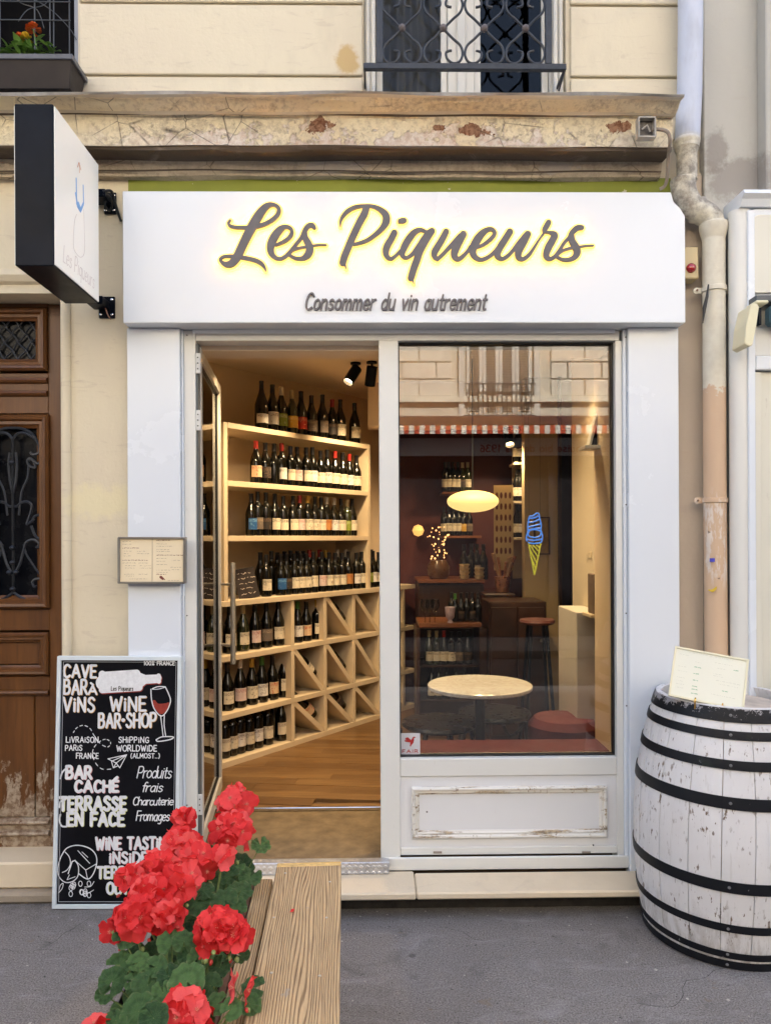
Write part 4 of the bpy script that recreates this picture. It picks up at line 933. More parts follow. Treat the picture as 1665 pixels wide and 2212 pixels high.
MB().tube(smooth_pts([tuple(at(px, py, 3.26)) for px, py in ((217, 655), (226, 662), (233, 680), (239, 690))], 5), .0028, 6).build('loose_wire', simple('copper_wire', (.35, .18, .12), .5), ps, True)

# ================================================================== FRAMED MENU ON THE LEFT PILASTER
mn = thing('framed_menu', 'framed cream menu card in an aluminium case on the left white pilaster', 'menu', (ax(325, 3.2, 1200), 3.2, az(1210, 3.2, 325)))
a, b = at(254, 1261, 3.195), at(398, 1159, 3.195)
MT = Matrix.Translation((a.x, 0, a.z)) @ Matrix.Rotation(R(.5), 4, 'Y') @ Matrix.Translation((-a.x, 0, -a.z))
m = frame_mb(a.x, b.x, a.z, b.z, .007, 3.195, 3.236); m.v = [tuple(MT @ Vector(v)) for v in m.v]; m.build('frame', simple('anodised_frame', (.30, .28, .25), .35, metal=.7), mn, bevel=.0015)
PAP = simple('cream_card', (.82, .70, .48), .6, .03, 8, 0)
m = MB().box(a.x+.007, b.x-.007, 3.206, 3.235, a.z+.007, b.z-.007, MT); m.build('card', PAP, mn)
INK = simple('faint_ink', (.22, .15, .09), .7, bump=0); INKR = simple('brown_ink', (.20, .05, .03), .7, bump=0)
def scribble(x0, z0, wid, r, h=.003, seed=0, dens=.0035):
    q = random.Random(seed); out = []; x = x0
    while x < x0+wid:
        n = q.randint(2, 7); out.append([(x+i*dens*.6, z0+q.uniform(-.3, .5)*h, r*q.uniform(.6, 1.1)) for i in range(n)]); x += (n+1.2)*dens*.6
    return out
def mpt(u, v): return a.x+u*(b.x-a.x), a.z+v*(b.z-a.z)
st = []; sh = []
for i, (u, v, wd, hd) in enumerate(((.06, .9, .1, 0), (.06, .84, .13, 0), (.06, .76, .2, 1), (.08, .69, .08, 0), (.28, .69, .1, 0), (.08, .64, .08, 0), (.28, .64, .16, 0), (.08, .59, .1, 0), (.06, .5, .36, 1), (.06, .44, .2, 0), (.3, .44, .1, 0),
        (.1, .38, .15, 0), (.32, .38, .15, 0), (.1, .33, .15, 0), (.32, .33, .17, 0), (.09, .2, .14, 0), (.11, .16, .12, 0), (.3, .2, .15, 0), (.17, .1, .26, 0), (.57, .93, .17, 1), (.57, .85, .15, 0), (.57, .8, .22, 0), (.57, .73, .2, 0), (.57, .69, .2, 0), (.57, .61, .36, 1),
        (.57, .54, .14, 0), (.57, .48, .14, 0), (.57, .41, .16, 0), (.8, .5, .1, 0), (.78, .35, .16, 0), (.8, .3, .12, 0), (.57, .29, .18, 0), (.57, .24, .18, 0), (.57, .2, .16, 1), (.74, .07, .16, 0))):
    x, z = mpt(u, v); (sh if hd else st).extend(scribble(x, z, wd*(b.x-a.x), .0011 if hd else .0006, .0028, i))
x, z = mpt(.5, .5)
MTm = lambda m: setattr(m, 'v', [tuple(MT @ Vector(v)) for v in m.v])
m = plate(st, .0006, 3.2053, 3.2058); MTm(m); m.build('print', INK, mn)
x, z = mpt(.65, .12); sh += [[(x-.004, z+.004, .006), (x+.004, z-.003, .005)], [(x+.004, z, .003), (x+.012, z-.006, .002)]]
m = plate(sh, .0007, 3.2050, 3.2057); MTm(m); m.build('headings', INKR, mn)
z0, z1 = mpt(0, .03)[1], mpt(0, .97)[1]; xx = mpt(.505, 0)[0]; m = MB().box(xx-.0006, xx+.0006, 3.2048, 3.2057, z0, z1); MTm(m); m.build('fold', INK, mn)

# ================================================================== CHALKBOARD
cb = thing('chalkboard', 'black chalkboard with white painted frame leaning on the left pilaster behind the flowers', 'sign board', (-1.15, 3.17, 0))
yb, yt = 3.188, 3.226
tl, tr, bl = at(131, 1417, yt), at(399, 1416, yt), at(112, 1955, yb)
W_ = tr.x-tl.x; H_ = math.hypot(tl.z-.004, yt-yb)
lean = math.atan2(yt-yb, tl.z)
sk = math.atan2((bl.x-tl.x), tl.z)
# board coordinates: x from left, y thickness, z up from the foot; origin bottom-left
CM = Matrix.Translation((bl.x, yb, .004)) @ Matrix.Rotation(-sk, 4, 'Y') @ Matrix.Rotation(-lean, 4, 'X')
CM = Matrix.Translation((bl.x+.004, yb, .004)) @ Matrix.Rotation(-lean, 4, 'X') @ Matrix.Rotation(R(.6), 4, 'Y')
def onboard(u, v):       # crop pixels of the photo's board -> board coordinates
    t = (v-62)/(2165-62); xl = 118+(42-118)*t; xr = 1165+(1120-1165)*t
    return (u-xl)/(xr-xl)*W_, (1-t)*H_
m = frame_mb(0, W_, 0, H_, .017, -.012, .012); m.v = [tuple(CM @ Vector(v)) for v in m.v]; m.build('frame', paint('board_frame_white', (.66, .72, .74), .2), cb, bevel=.002)
m = MB().box(.0172, W_-.0172, -.002, .008, .0172, H_-.0172, CM); m.build('slate', simple('blackboard_slate', (.004, .004, .006), .7, .5, 4, .05, spec=.12), cb)
m = frame_mb(.024, W_-.024, .026, H_-.024, .0022, -.0035, -.0021); m.v = [tuple(CM @ Vector(v)) for v in m.v]; m.build('chalk_border', simple('chalk_line', (.34, .35, .37), .9, bump=0), cb)
CHK = simple('chalk_white', (.72, .73, .74), .9, .1, 60, 0)
CHO, CHY, CHP = simple('chalk_orange', (.62, .36, .12), .9, .1, 60, 0), simple('chalk_yellow', (.62, .62, .22), .9, .1, 60, 0), simple('chalk_pink', (.62, .30, .30), .9, .1, 60, 0)
CHR = simple('chalk_red', (.30, .035, .02), .9, .2, 60, 0)
px_s = W_/1047
rc = random.Random(11)
def line(text, u0, u1, v0, v1, w_, **k):
    k.setdefault('gap', .24); w_ = w_*.8     # text between crop columns u0..u1, top v0 baseline v1
    xa, zb_ = onboard(u0, v1); xb, _ = onboard(u1, v1); _, zt_ = onboard(u0, v0)
    return fit(text, xa, xb, zb_, zt_-zb_, w_*px_s, jit=.025, rnd=rc, **k)
groups = {'o': [], 'y': [], 'p': [], 'w': []}
groups['o'] += line('CAVE', 165, 438, 140, 240, 24)+line('BAR', 165, 360, 268, 382, 24)+line('À', 372, 440, 312, 382, 20)+line('ViNS', 158, 420, 412, 528, 24)
groups['o'] += line('WiNE', 555, 855, 408, 520, 24)+line('BAR', 455, 640, 548, 662, 24)+line('SHOP', 690, 940, 545, 658, 24)+[[(*onboard(662, 600), .008)]]
groups['w'] += line('LiVRAiSON', 178, 450, 742, 788, 10)+line('PARiS', 170, 312, 812, 856, 10)+line('FRANCE', 262, 450, 878, 922, 10)
groups['w'] += line('SHiPPiNG', 624, 880, 742, 788, 10)+line('WORLDWiDE', 606, 945, 812, 860, 11)+line('(ALMOST..)', 724, 970, 880, 918, 9)+line('100% FRANCE', 842, 1102, 104, 136, 9)
groups['p'] += line('BAR', 175, 390, 990, 1088, 30)+line('CACHÉ', 248, 615, 1110, 1198, 30)
groups['y'] += line('TERRASSE', 118, 678, 1245, 1352, 32)+line('EN FACE', 180, 660, 1375, 1478, 32)
groups['p'] += line('WiNE TASTiNG', 420, 1080, 1580, 1676, 26)+line('iNSiDE', 535, 855, 1705, 1790, 24)
groups['y'] += line('TERRACE', 432, 860, 1825, 1915, 26)+line('OUTSiDE', 510, 900, 1955, 2045, 26)
groups['w'] += line('Produits', 775, 1065, 990, 1085, 11, shear=.2, gap=.06)+line('frais', 815, 990, 1120, 1198, 11, shear=.25, gap=.06)+line('Charcuterie', 738, 1082, 1245, 1310, 11, shear=.15, gap=.04)+line('Fromages', 765, 1048, 1360, 1440, 11, shear=.15, gap=.06)
def bp(lst, w_, sm=True):
    q = [(*onboard(u, v), w_/2*px_s) for u, v in lst]; return smooth_pts(q, 6) if sm else q
groups['w'] += [bp([(900, 340), (905, 430), (930, 510), (985, 565), (1035, 520), (1065, 440), (1050, 380), (1022, 320)], 9), bp([(912, 335), (960, 318), (1022, 318)], 8), bp([(912, 340), (965, 338), (1022, 322)], 6),
                bp([(980, 560), (990, 640), (1000, 730)], 8), bp([(1012, 560), (1010, 640), (1022, 730)], 8), bp([(940, 765), (990, 740), (1085, 740), (1060, 762), (960, 778), (940, 765)], 9)]
groups['w'] += [bp([(125, 1090), (140, 1040), (180, 1000)], 14), bp([(112, 1330), (125, 1280), (165, 1265)], 14), bp([(120, 1390), (112, 1440), (130, 1485), (170, 1490)], 14)]
# cheese wheel with a cut wedge
groups['w'] += [bp([(155, 1700), (190, 1740), (200, 1800), (170, 1850), (130, 1870)], 7), bp([(120, 1740), (95, 1820), (100, 1900), (150, 1950), (215, 1945), (262, 1900), (268, 1820), (240, 1770)], 8), bp([(120, 1740), (170, 1670), (260, 1645), (360, 1668), (415, 1720), (425, 1790), (395, 1880), (345, 1925), (270, 1880)], 9),
                bp([(240, 1770), (330, 1850), (420, 1800)], 6, False), bp([(330, 1850), (345, 1925)], 6, False), bp([(265, 1690), (365, 1795)], 6, False), bp([(300, 1700), (350, 1745)], 5, False), bp([(180, 1880), (215, 1780), (240, 1770)], 9, False), bp([(190, 1890), (170, 1930), (240, 1905)], 6, False)]
for i in range(13):
    u, v = 170+rc.uniform(0, 190), 1985+rc.uniform(-25, 75)
    groups['w'].append(bp([(u+16*math.cos(a_), v+22*math.sin(a_)) for a_ in [k*1.05 for k in range(7)]], 6))
groups['w'] += [bp([(95, 2040), (110, 1980), (135, 1960), (128, 2000), (95, 2040)], 6), bp([(320, 1990), (370, 1985), (400, 1945)], 6), bp([(320, 2040), (360, 2035), (395, 2015)], 6)]
# paper plane and its dashed loops
groups['w'] += [bp(l, 7, False) for l in ([(530, 925), (690, 890), (630, 1000), (600, 960), (530, 925)], [(600, 960), (690, 890)], [(560, 945), (575, 1000), (600, 960)], [(560, 945), (690, 890)], [(575, 1000), (610, 985)])]
dash = smooth_pts([(240, 705), (270, 665), (325, 645), (380, 670), (415, 730), (470, 800), (530, 825), (555, 790), (520, 762), (470, 775), (420, 820), (400, 880), (425, 960), (480, 1010), (560, 1010)], 8)
for i in range(0, len(dash)-4, 6): groups['w'].append(bp(dash[i:i+4], 7, False))
def chalk(sts, name, mat, yoff, grow=0, dx_=0, dz_=0, cell=.0012):
    m = plate([[(x+dx_, z+dz_, r) for x, z, r in s_] for s_ in sts], cell, 0, None, grow); n = len(m.v)
    m.v = [tuple(CM @ Vector((x, yoff, z))) for x, y, z in m.v]; o = m.build(name, mat, cb); return o
for g_, mt in (('o', CHO), ('y', CHY), ('p', CHP)):
    chalk(groups[g_], 'chalk_shadow', mt, -.0024, .0004, .0019, -.0017); chalk(groups[g_], 'chalk_lettering', CHK, -.0030)
chalk(groups['w'], 'chalk_drawing', CHK, -.0030)
bt = [bp([(490, 215), (490, 345)], 60, False)+bp([(490, 345), (800, 325)], 60, False), bp([(490, 225), (780, 205)], 60, False), bp([(500, 285), (790, 265)], 130, False), bp([(800, 230), (850, 250), (960, 245)], 60, False), bp([(800, 310), (850, 270), (960, 262)], 50, False), bp([(965, 225), (968, 275)], 36, False)]
chalk(bt, 'chalk_bottle_shadow', CHR, -.0024, .001, .002, -.003, .0018); chalk(bt, 'chalk_bottle', CHK, -.0030, 0, 0, 0, .0018)
st = line('Les Piqueurs', 565, 750, 316, 352, 7); chalk(st, 'bottle_lettering', simple('ink_on_chalk', (.06, .06, .04), .9, bump=0), -.0036)
wn_ = [bp([(925, 450), (950, 500), (985, 535), (1025, 500), (1045, 465)], 30), bp([(925, 445), (960, 475), (1040, 470)], 28), bp([(960, 490), (1010, 490)], 50)]
chalk(wn_, 'chalk_wine', CHR, -.0026, 0, 0, 0, .0018)

# ================================================================== BARREL
BC = Vector((1.392, 2.97, 0))
bar = thing('wine_barrel', 'old white-painted oak wine barrel with black hoops standing on the pavement by the downpipe', 'barrel', BC)
BT = Matrix.Translation(BC) @ Matrix.Rotation(R(1.2), 4, 'Y')
HB = .945
def brad(z):
    u = (z/HB-.46)/.54; return .347-.082*abs(u)**2.0*(1 if u > 0 else .78)
def stave_mat():
    t = NT('chipped_white_stave'); v = t.map(scale=(1, 1, .22)); n = t.noise(22, 8, v, .75, .3); n2 = t.noise(7, 5, t.map(loc=(4, 1, 0)))
    chips = t.math('ADD', n, t.ramp(n2, .40, .62, -.10, .05)); chip2 = t.noise(70, 4, t.map(scale=(1, 1, .35), loc=(7, 0, 3)), .6)
    col = t.mix(t.ramp(t.noise(3, 4), .3, .7), (.72, .715, .715), (.64, .625, .61))
    col = t.mix(t.ramp(chips, .665, .685), col, t.mix(t.ramp(t.noise(50, 3), .4, .6), (.16, .12, .085), (.38, .33, .28)))
    col = t.mix(t.math('MULTIPLY', t.ramp(chip2, .60, .64), t.ramp(n2, .40, .56)), col, (.17, .125, .09))
    lt = t.ramp(t.noise(60, 3, t.map(scale=(1, 1, .06))), .62, .7, 0, .35); col = t.mix(lt, col, (.40, .37, .33))
    zz = t.sep()[2]; col = t.mix(t.math('MULTIPLY', t.ramp(t.math('ADD', n, t.ramp(zz, .02, .30, .16, 0)), .56, .68), t.ramp(zz, .32, .05, 0, .55)), col, (.30, .26, .21))
    return t.done(col, .6, 0, t.bump(chips, .5, .005, t.bump(t.noise(90, 3, v), .3, .003)), .35)
STV = stave_mat()
rs = random.Random(4); NS = 24; wts = [rs.uniform(.6, 1.35) for _ in range(NS)]; tw = sum(wts); a0 = 0
zsb = [.0, .05, .12, .22, .33, .45, .56, .67, .78, .87, HB]
for k in range(NS):
    a1 = a0+2*math.pi*wts[k]/tw; off = rs.uniform(-.0016, .0016); m = MB(); nn = 5; vs = []
    for z in zsb:
        for rr0 in (0, .024):
            for i in range(nn):
                g_ = .0018 if i in (0, nn-1) else 0
                t_ = a0+(a1-a0)*i/(nn-1); t_ += (.0022/.33)*(1 if i == 0 else -1 if i == nn-1 else 0)*.5
                r_ = brad(z)+off-rr0-(g_*.8 if rr0 == 0 else 0)
                vs.append(BT @ Vector((r_*math.cos(t_), r_*math.sin(t_), z)))
    fs = []; mz = len(zsb)
    for j in range(mz-1):
        for i in range(nn-1):
            p_ = j*2*nn+i; fs.append((p_, p_+1, p_+2*nn+1, p_+2*nn)); p_ += nn; fs.append((p_+1, p_, p_+2*nn, p_+2*nn+1))
        for i in (0, nn-1): p_ = j*2*nn+i; fs.append((p_, p_+nn, p_+3*nn, p_+2*nn))
    for j in (0, mz-1):
        for i in range(nn-1): p_ = j*2*nn+i; fs.append((p_, p_+1, p_+nn+1, p_+nn))
    m.add(vs, fs); m.build('stave', STV, bar, True); a0 = a1
def hoop_mat():
    t = NT('painted_hoop'); n = t.noise(26, 6, None, .75); z = t.sep()[2]
    top = t.ramp(z, .90, .945, 0, .17)
    col = t.mix(t.ramp(t.math('ADD', n, top), .66, .68), (.010, .011, .014), (.30, .29, .30))
    col = t.mix(t.ramp(t.noise(9, 4, t.map(loc=(1, 2, 3))), .62, .75, 0, .6), col, (.02, .028, .022))
    return t.done(col, .45, 0, t.bump(n, .35, .003), .2)
HPM = hoop_mat()
for (z0, z1) in ((.895, .943), (.836, .866), (.729, .762), (.593, .636), (.293, .334), (.143, .172), (.045, .070), (.001, .031)):
    m = MB(); t_ = .0035; jit = rs.uniform(-.004, .004)
    pr = [(brad(z0)+.0005, z0), (brad(z0)+t_, z0), (brad((z0+z1)/2)+t_+.0006, (z0+z1)/2), (brad(z1)+t_, z1), (brad(z1)+.0005, z1)]
    n = 72; vs = []
    for r_, z in pr:
        for k in range(n):
            t2 = 2*math.pi*k/n; vs.append(BT @ Vector((r_*math.cos(t2), r_*math.sin(t2), z+jit*math.sin(t2)*(0 if z0 < .01 or z1 > .94 else 1))))
    fs = [(i*n+k, i*n+(k+1) % n, ((i+1) % 5)*n+(k+1) % n, ((i+1) % 5)*n+k) for i in range(5) for k in range(n)]
    m.add(vs, fs); hp = m.build('hoop', HPM, bar, True)
    ar = R(248); rv = MB(); zc_ = (z0+z1)/2
    for da in (0,): rv.lathe([(.006, 0), (.005, .002), (.001, .003)], (0, 0, 0), 8, BT @ Matrix.Rotation(ar, 4, 'Z') @ Matrix.Translation((brad(zc_)+t_, 0, zc_)) @ Matrix.Rotation(R(90), 4, 'Y'))
    rv.build('rivet', simple('rivet_grey', (.25, .25, .26), .4, metal=.6, bump=0) if 'rivet_grey' not in bpy.data.materials else bpy.data.materials['rivet_grey'], hp, True)
hm = MB(); hm.lathe([(.236, HB-.055), (.236, HB-.035)], (0, 0, 0), 40, BT)
hm.build('head', simple('barrel_head_wood', (.50, .43, .36), .7, .25, 14, .3), bar)
hz = HB-.034
# menu on a small stand
bm_ = thing('menu_card', 'cream-framed menu card on a brass easel on top of the white barrel', 'menu', BT @ Vector((-.02, -.08, hz)))
p_bl, p_br, p_tr, p_tl = at(1443, 1503, 2.83), at(1606, 1537, 2.74), at(1628, 1427, 2.80), at(1468, 1399, 2.89)
o_ = p_bl; ux = (p_br-p_bl); wd_ = ux.length; ux.normalize(); vz = (p_tl-p_bl); vz = vz-ux*vz.dot(ux); hh_ = ((p_tl-p_bl).length+(p_tr-p_br).length)/2; vz.normalize(); nn_ = ux.cross(vz)
MM = Matrix(((ux.x, -nn_.x, vz.x, o_.x), (ux.y, -nn_.y, vz.y, o_.y), (ux.z, -nn_.z, vz.z, o_.z), (0, 0, 0, 1)))
if (MM.to_3x3() @ Vector((0, 1, 0))).y < 0: MM = MM @ Matrix.Scale(-1, 4, (0, 1, 0))
m = frame_mb(0, wd_, 0, hh_, .007, -.004, .010); m.v = [tuple(MM @ Vector(v)) for v in m.v]; m.build('frame', simple('ivory_frame', (.70, .66, .46), .5, .04), bm_, bevel=.001)
MB().box(.0072, wd_-.0072, 0, .006, .0072, hh_-.0072, MM).build('card', simple('ivory_card', (.72, .71, .58), .5, .02, 5, 0), bm_)
st = []; sg = []; so_ = []
for i, (u, v, wd2, hd) in enumerate(((.08, .86, .1, 0), (.30, .76, .09, 0), (.08, .62, .08, 0), (.08, .53, .12, 0), (.08, .4, .1, 0), (.08, .33, .08, 0), (.08, .27, .1, 0), (.08, .2, .08, 0), (.3, .66, .07, 1), (.3, .53, .07, 1), (.3, .4, .07, 1), (.3, .28, .06, 1), (.3, .22, .06, 1), (.3, .14, .07, 1),
        (.56, .82, .22, 0), (.6, .72, .1, 0), (.82, .74, .07, 1), (.56, .6, .1, 0), (.56, .56, .12, 0), (.6, .48, .3, 0), (.64, .42, .24, 0), (.7, .3, .07, 1), (.56, .2, .3, 0), (.2, .93, .3, 0), (.55, .93, .25, 0))):
    (sg if hd else st).extend(scribble(u*wd_, v*hh_, wd2*wd_, .0013 if hd else .0005, .002, 50+i, .003))
for sts, nm, mt in ((st, 'print', simple('pale_ink', (.45, .45, .36), .7, bump=0)), (sg, 'prices', simple('green_ink', (.12, .35, .16), .7, bump=0))):
    m = plate(sts, .0006, -.0006, None); m.v = [tuple(MM @ Vector(v)) for v in m.v]; m.build(nm, mt, bm_)
BR = simple('brass', (.55, .33, .08), .3, metal=.9, bump=0)
for u in (.36, .72):
    a_ = MM @ Vector((u*wd_, -.006, .012)); b_ = MM @ Vector((u*wd_, -.008, -.006)); c_ = MM @ Vector((u*wd_, .03, -.004)); d_ = MM @ Vector((u*wd_, .02, .05))
    m = MB(); m.tube([a_, a_*.5+b_*.5, b_, c_, d_], .0028, 8); f_ = Vector((b_.x, b_.y, (BT @ Vector((0, 0, hz))).z)); m.tube([b_, f_], .003, 8); m.build('easel_leg', BR, bm_, True)
a_ = MM @ Vector((.3*wd_, .03, -.006)); b_ = MM @ Vector((.78*wd_, .03, -.006)); m = MB(); m.tube([a_, b_], .003, 8)
for q in (a_*.75+b_*.25, a_*.25+b_*.75): m.tube([q, Vector((q.x, q.y+.03, (BT @ Vector((0, 0, hz))).z))], .003, 8)
m.build('easel_bar', BR, bm_, True)

# ================================================================== WINE SHELVES
ws = thing('wine_shelf', 'cream built-in wine shelving with diagonal bottle bins along the left wall of the shop', 'shelf', MS @ Vector((.6, 0, ZF)))
SHM = MS
def sbox(name, s0, s1, d0, d1, z0, z1, bev=.0015, mat=SHELFW): return MB().box(s0, s1, d0, d1, z0, z1, SHM).build(name, mat, ws, bevel=bev)
def s_of(px, dep=0.0):
    o = F0+nsh*dep; t = math.tan(math.atan((px-PX)/F)+YAW); return (t*o.y-o.x)/(dsh.x-t*dsh.y)
TH = .034
for z in (2.297, 1.940, 1.600): sbox('shelf', .062, 1.438, 0, .33, z-TH, z)
sbox('side_panel', .03, .0615, .0005, .33, 1.2005, 2.297); sbox('side_panel', 1.4385, 1.47, .0005, .33, 1.2005, 2.297)
sbox('counter', -.9, 2.05, -.012, .355, 1.166, 1.200)
CZ = [ZF+.035, .505, .861, 1.166]
for z in (.505, .861): sbox('shelf', -.9, 2.05, 0, .35, z-TH, z)
sbox('base_panel', -.9, 2.05, 0, .35, ZF-.015, ZF+.035)
cols = [-.34, .623, .950, 1.269, 1.585, 1.90]
for c in cols:
    for (a, b) in ((ZF+.0355, .505-TH-.0005), (.5055, .861-TH-.0005), (.8615, 1.1655)): sbox('divider', c-.016, c+.016, .0008, .35, a, b)
for ci in (1, 2, 3, 4):
    for ri, (a, b) in enumerate(((ZF+.036, .505-TH-.001), (.506, .861-TH-.001), (.862, 1.165))):
        if ci == 1 and ri == 2: continue
        s0, s1 = cols[ci]+.017, cols[ci+1]-.017; t_ = .016
        m = MB().extrude_poly([(s0, b), (s0, b-t_*1.5), (s1-t_*1.5, a), (s1, a), (s1, a+t_*1.5), (s0+t_*1.5, b)], .004, .345)
        m.v = [tuple(SHM @ Vector(v)) for v in m.v]; m.build('diagonal_board', SHELFW, ws, bevel=.001)

# ---------------------------------------------------------------- bottles
def prof_b(kind):
    if kind == 'burgundy': return [(.034, 0), (.040, .004), (.041, .02), (.041, .15), (.0385, .17), (.030, .195), (.020, .222), (.0152, .245), (.0140, .29), (.0155, .291), (.0155, .300)]
    if kind == 'bordeaux': return [(.033, 0), (.0375, .004), (.038, .02), (.038, .185), (.035, .203), (.022, .220), (.0150, .235), (.0138, .29), (.0152, .291), (.0152, .300)]
    return [(.046, 0), (.052, .005), (.053, .03), (.053, .17), (.05, .2), (.036, .245), (.022, .285), (.0165, .315), (.0155, .36), (.017, .361), (.017, .372)]
bme, lme, cme = {}, {}, {}
for kd in ('burgundy', 'bordeaux', 'magnum'):
    bme[kd] = MB().lathe(prof_b(kd), n=16).mesh('bottle_body', True)
    R0 = prof_b(kd)[3][0]+.0007; H0, H1 = (.045, .125) if kd != 'magnum' else (.05, .12)
    m = MB(); nn = 10; vs = [(R0*math.sin(R(-62+124*i/nn)), -R0*math.cos(R(-62+124*i/nn)), z) for z in (H0, H1) for i in range(nn+1)]
    m.add(vs, [(i, i+1, i+nn+2, i+nn+1) for i in range(nn)]); lme[kd] = m.mesh('label_print', True)
    q = prof_b(kd); m = MB(); z1 = q[-1][1]
    m.lathe([(q[7][0]+.0012, z1-.055), (q[8][0]+.0012, z1-.012), (q[9][0]+.0012, z1-.01), (q[9][0]+.0012, z1+.0012), (.002, z1+.0018)], n=14); cme[kd] = m.mesh('capsule', True)
def label_mat(name, c, ink=(.05, .035, .03), amt=.5):
    t = NT(name); o = t.obj(); oi = t.new('ShaderNodeObjectInfo'); rd = t.new('ShaderNodeVectorMath', operation='ADD'); t.link(o, rd.inputs[0])
    cx = t.new('ShaderNodeCombineXYZ'); t.link(t.math('MULTIPLY', oi.outputs['Random'], 9.), cx.inputs[0]); t.link(oi.outputs['Random'], cx.inputs[2]); t.link(cx.outputs[0], rd.inputs[1])
    v = rd.outputs[0]; n = t.noise(38, 4, v, .6, 1.); fine = t.noise(1, 3, t.map(v, (160, 160, 420)), .6); z = t.sep(o)[2]
    band = t.math('MULTIPLY', t.ramp(t.math('ABSOLUTE', t.math('SUBTRACT', z, .108)), .011, .009), t.ramp(fine, .48, .54))
    col = t.mix(t.math('MULTIPLY', t.ramp(n, .60, .63), amt), c, ink); col = t.mix(t.math('MULTIPLY', band, .7), col, ink)
    return t.done(col, .6, 0, None, .3)
LB = {'cream': label_mat('label_cream', (.66, .58, .44)), 'white': label_mat('label_white', (.66, .62, .58)), 'pink': label_mat('label_pinkish', (.6, .47, .44), (.3, .06, .05)), 'red': label_mat('label_red', (.55, .05, .035), (.7, .4, .2), .7),
      'yellow': label_mat('label_yellow', (.62, .36, .06), (.7, .6, .3), .6), 'green': label_mat('label_green', (.22, .26, .04), (.5, .5, .3)), 'blue': label_mat('label_blue', (.02, .09, .26), (.2, .4, .6)), 'orange': label_mat('label_orange', (.42, .19, .06), (.3, .05, .02)),
      'grey': label_mat('label_grey', (.14, .11, .09), (.4, .3, .2)), 'dark': label_mat('label_dark', (.03, .024, .022), (.2, .12, .07)), 'figured': label_mat('label_figured', (.6, .42, .26), (.45, .06, .03), .9)}
CPM = {'black': simple('capsule_black', (.008, .007, .008), .35, bump=0), 'red': simple('capsule_red', (.30, .02, .015), .35, bump=0), 'white': simple('capsule_white', (.55, .48, .40), .4, bump=0), 'yellow': simple('capsule_yellow', (.50, .30, .04), .4, bump=0),
       'green': simple('capsule_green', (.05, .16, .03), .4, bump=0), 'navy': simple('capsule_navy', (.01, .012, .03), .35, bump=0), 'pale': simple('capsule_straw', (.45, .36, .2), .5, bump=0)}
rbt = random.Random(21)
ORD = ['first', 'second', 'third', 'fourth', 'fifth', 'sixth', 'seventh', 'eighth', 'ninth', 'tenth', 'eleventh', 'twelfth', 'thirteenth', 'fourteenth', 'fifteenth', 'sixteenth', 'seventeenth', 'eighteenth', 'nineteenth', 'twentieth']
def bottle(loc, yaw, lab, cap, label, group, kind=None, sc=.93, M=None):
    kind = kind or rbt.choice(['burgundy', 'burgundy', 'bordeaux']); r = bpy.data.objects.new('wine_bottle', None); COL.objects.link(r); r.empty_display_size = .05
    tag(r, label, 'bottle', group)
    if M is None: r.location = loc; r.rotation_euler = (0, 0, yaw)
    else: r.matrix_world = M
    r.scale = (sc, sc, sc*rbt.uniform(.97, 1.03))
    for nm, me, mt in (('bottle_body', bme[kind], GLASSB if cap != 'pale' else GLASSG), ('label_print', lme[kind], LB.get(lab)), ('capsule', cme[kind], CPM[cap])):
        if mt is None: continue
        o = mesh_obj(nm, me, None); o.parent = r
        if not me.materials: me.materials.append(None)
        set_mat(o, mt)
    return r
def vx(c): return (600+c/2.5615)*.6738
def row(xs, labs, caps, z, dep, where, group, kinds=None, sc=.93, y0=36):
    n = len(xs)
    for i, (x, lb, cp) in enumerate(zip(xs, labs, caps)):
        s = s_of(vx(x), dep); p = F0+dsh*s+nsh*dep; p.z = z
        pos_ = 'leftmost' if i == 0 else 'rightmost' if i == n-1 else ORD[i]+' from the left'
        cpd = '' if cp in ('black', 'navy') else f', {cp if cp != "pale" else "straw"} capsule'
        bottle(p, R(y0+rbt.uniform(-12, 12)), lb, cp, f'bottle with {lb if lb else "no"} label{cpd}, {pos_} {where}', group, kinds[i] if kinds else None, sc*rbt.uniform(.98, 1.02)*(.82 if kinds and kinds[i] == 'magnum' else 1))
K, RD_, WH_, YL_, GN_, NV_, PL_ = 'black', 'red', 'white', 'yellow', 'green', 'navy', 'pale'
row([615, 705, 778, 865, 940, 1025, 1115, 1195, 1262, 1378], ['white', 'white', 'green', 'yellow', 'red', 'grey', 'grey', 'dark', 'cream', 'cream'], [K, K, WH_, PL_, K, K, K, RD_, K, K], 2.297, .09, 'on top of the shelving', 'bottles along the top of the shelving',
    ['magnum']+['burgundy']*9, 1.05)
row([567, 645, 716, 778, 850, 905, 980, 1030, 1097, 1152, 1217, 1280, 1335, 1393], ['figured', 'dark', None, 'white', 'cream', 'pink', 'cream', 'white', 'cream', 'pink', 'cream', 'cream', 'white', 'cream'], [RD_, K, K, RD_, NV_, K, K, K, K, K, RD_, K, RD_, K], 1.940, .07, 'on the upper shelf', 'bottles on the upper shelf')
row([527, 580, 648, 722, 790, 870, 925, 992, 1050, 1102, 1148, 1208, 1265, 1313, 1355], ['blue', 'grey', 'dark', 'cream', 'cream', 'cream', 'pink', 'cream', 'cream', 'cream', 'orange', 'white', 'cream', 'green', 'cream'], [K, K, K, K, K, K, RD_, YL_, K, K, WH_, WH_, K, PL_, K], 1.600, .07, 'on the middle shelf', 'bottles on the middle shelf')
cx_ = [648, 768, 815, 880, 930, 980, 1035, 1105, 1163, 1215, 1270, 1322, 1388, 1432, 1490, 1525, 1570]
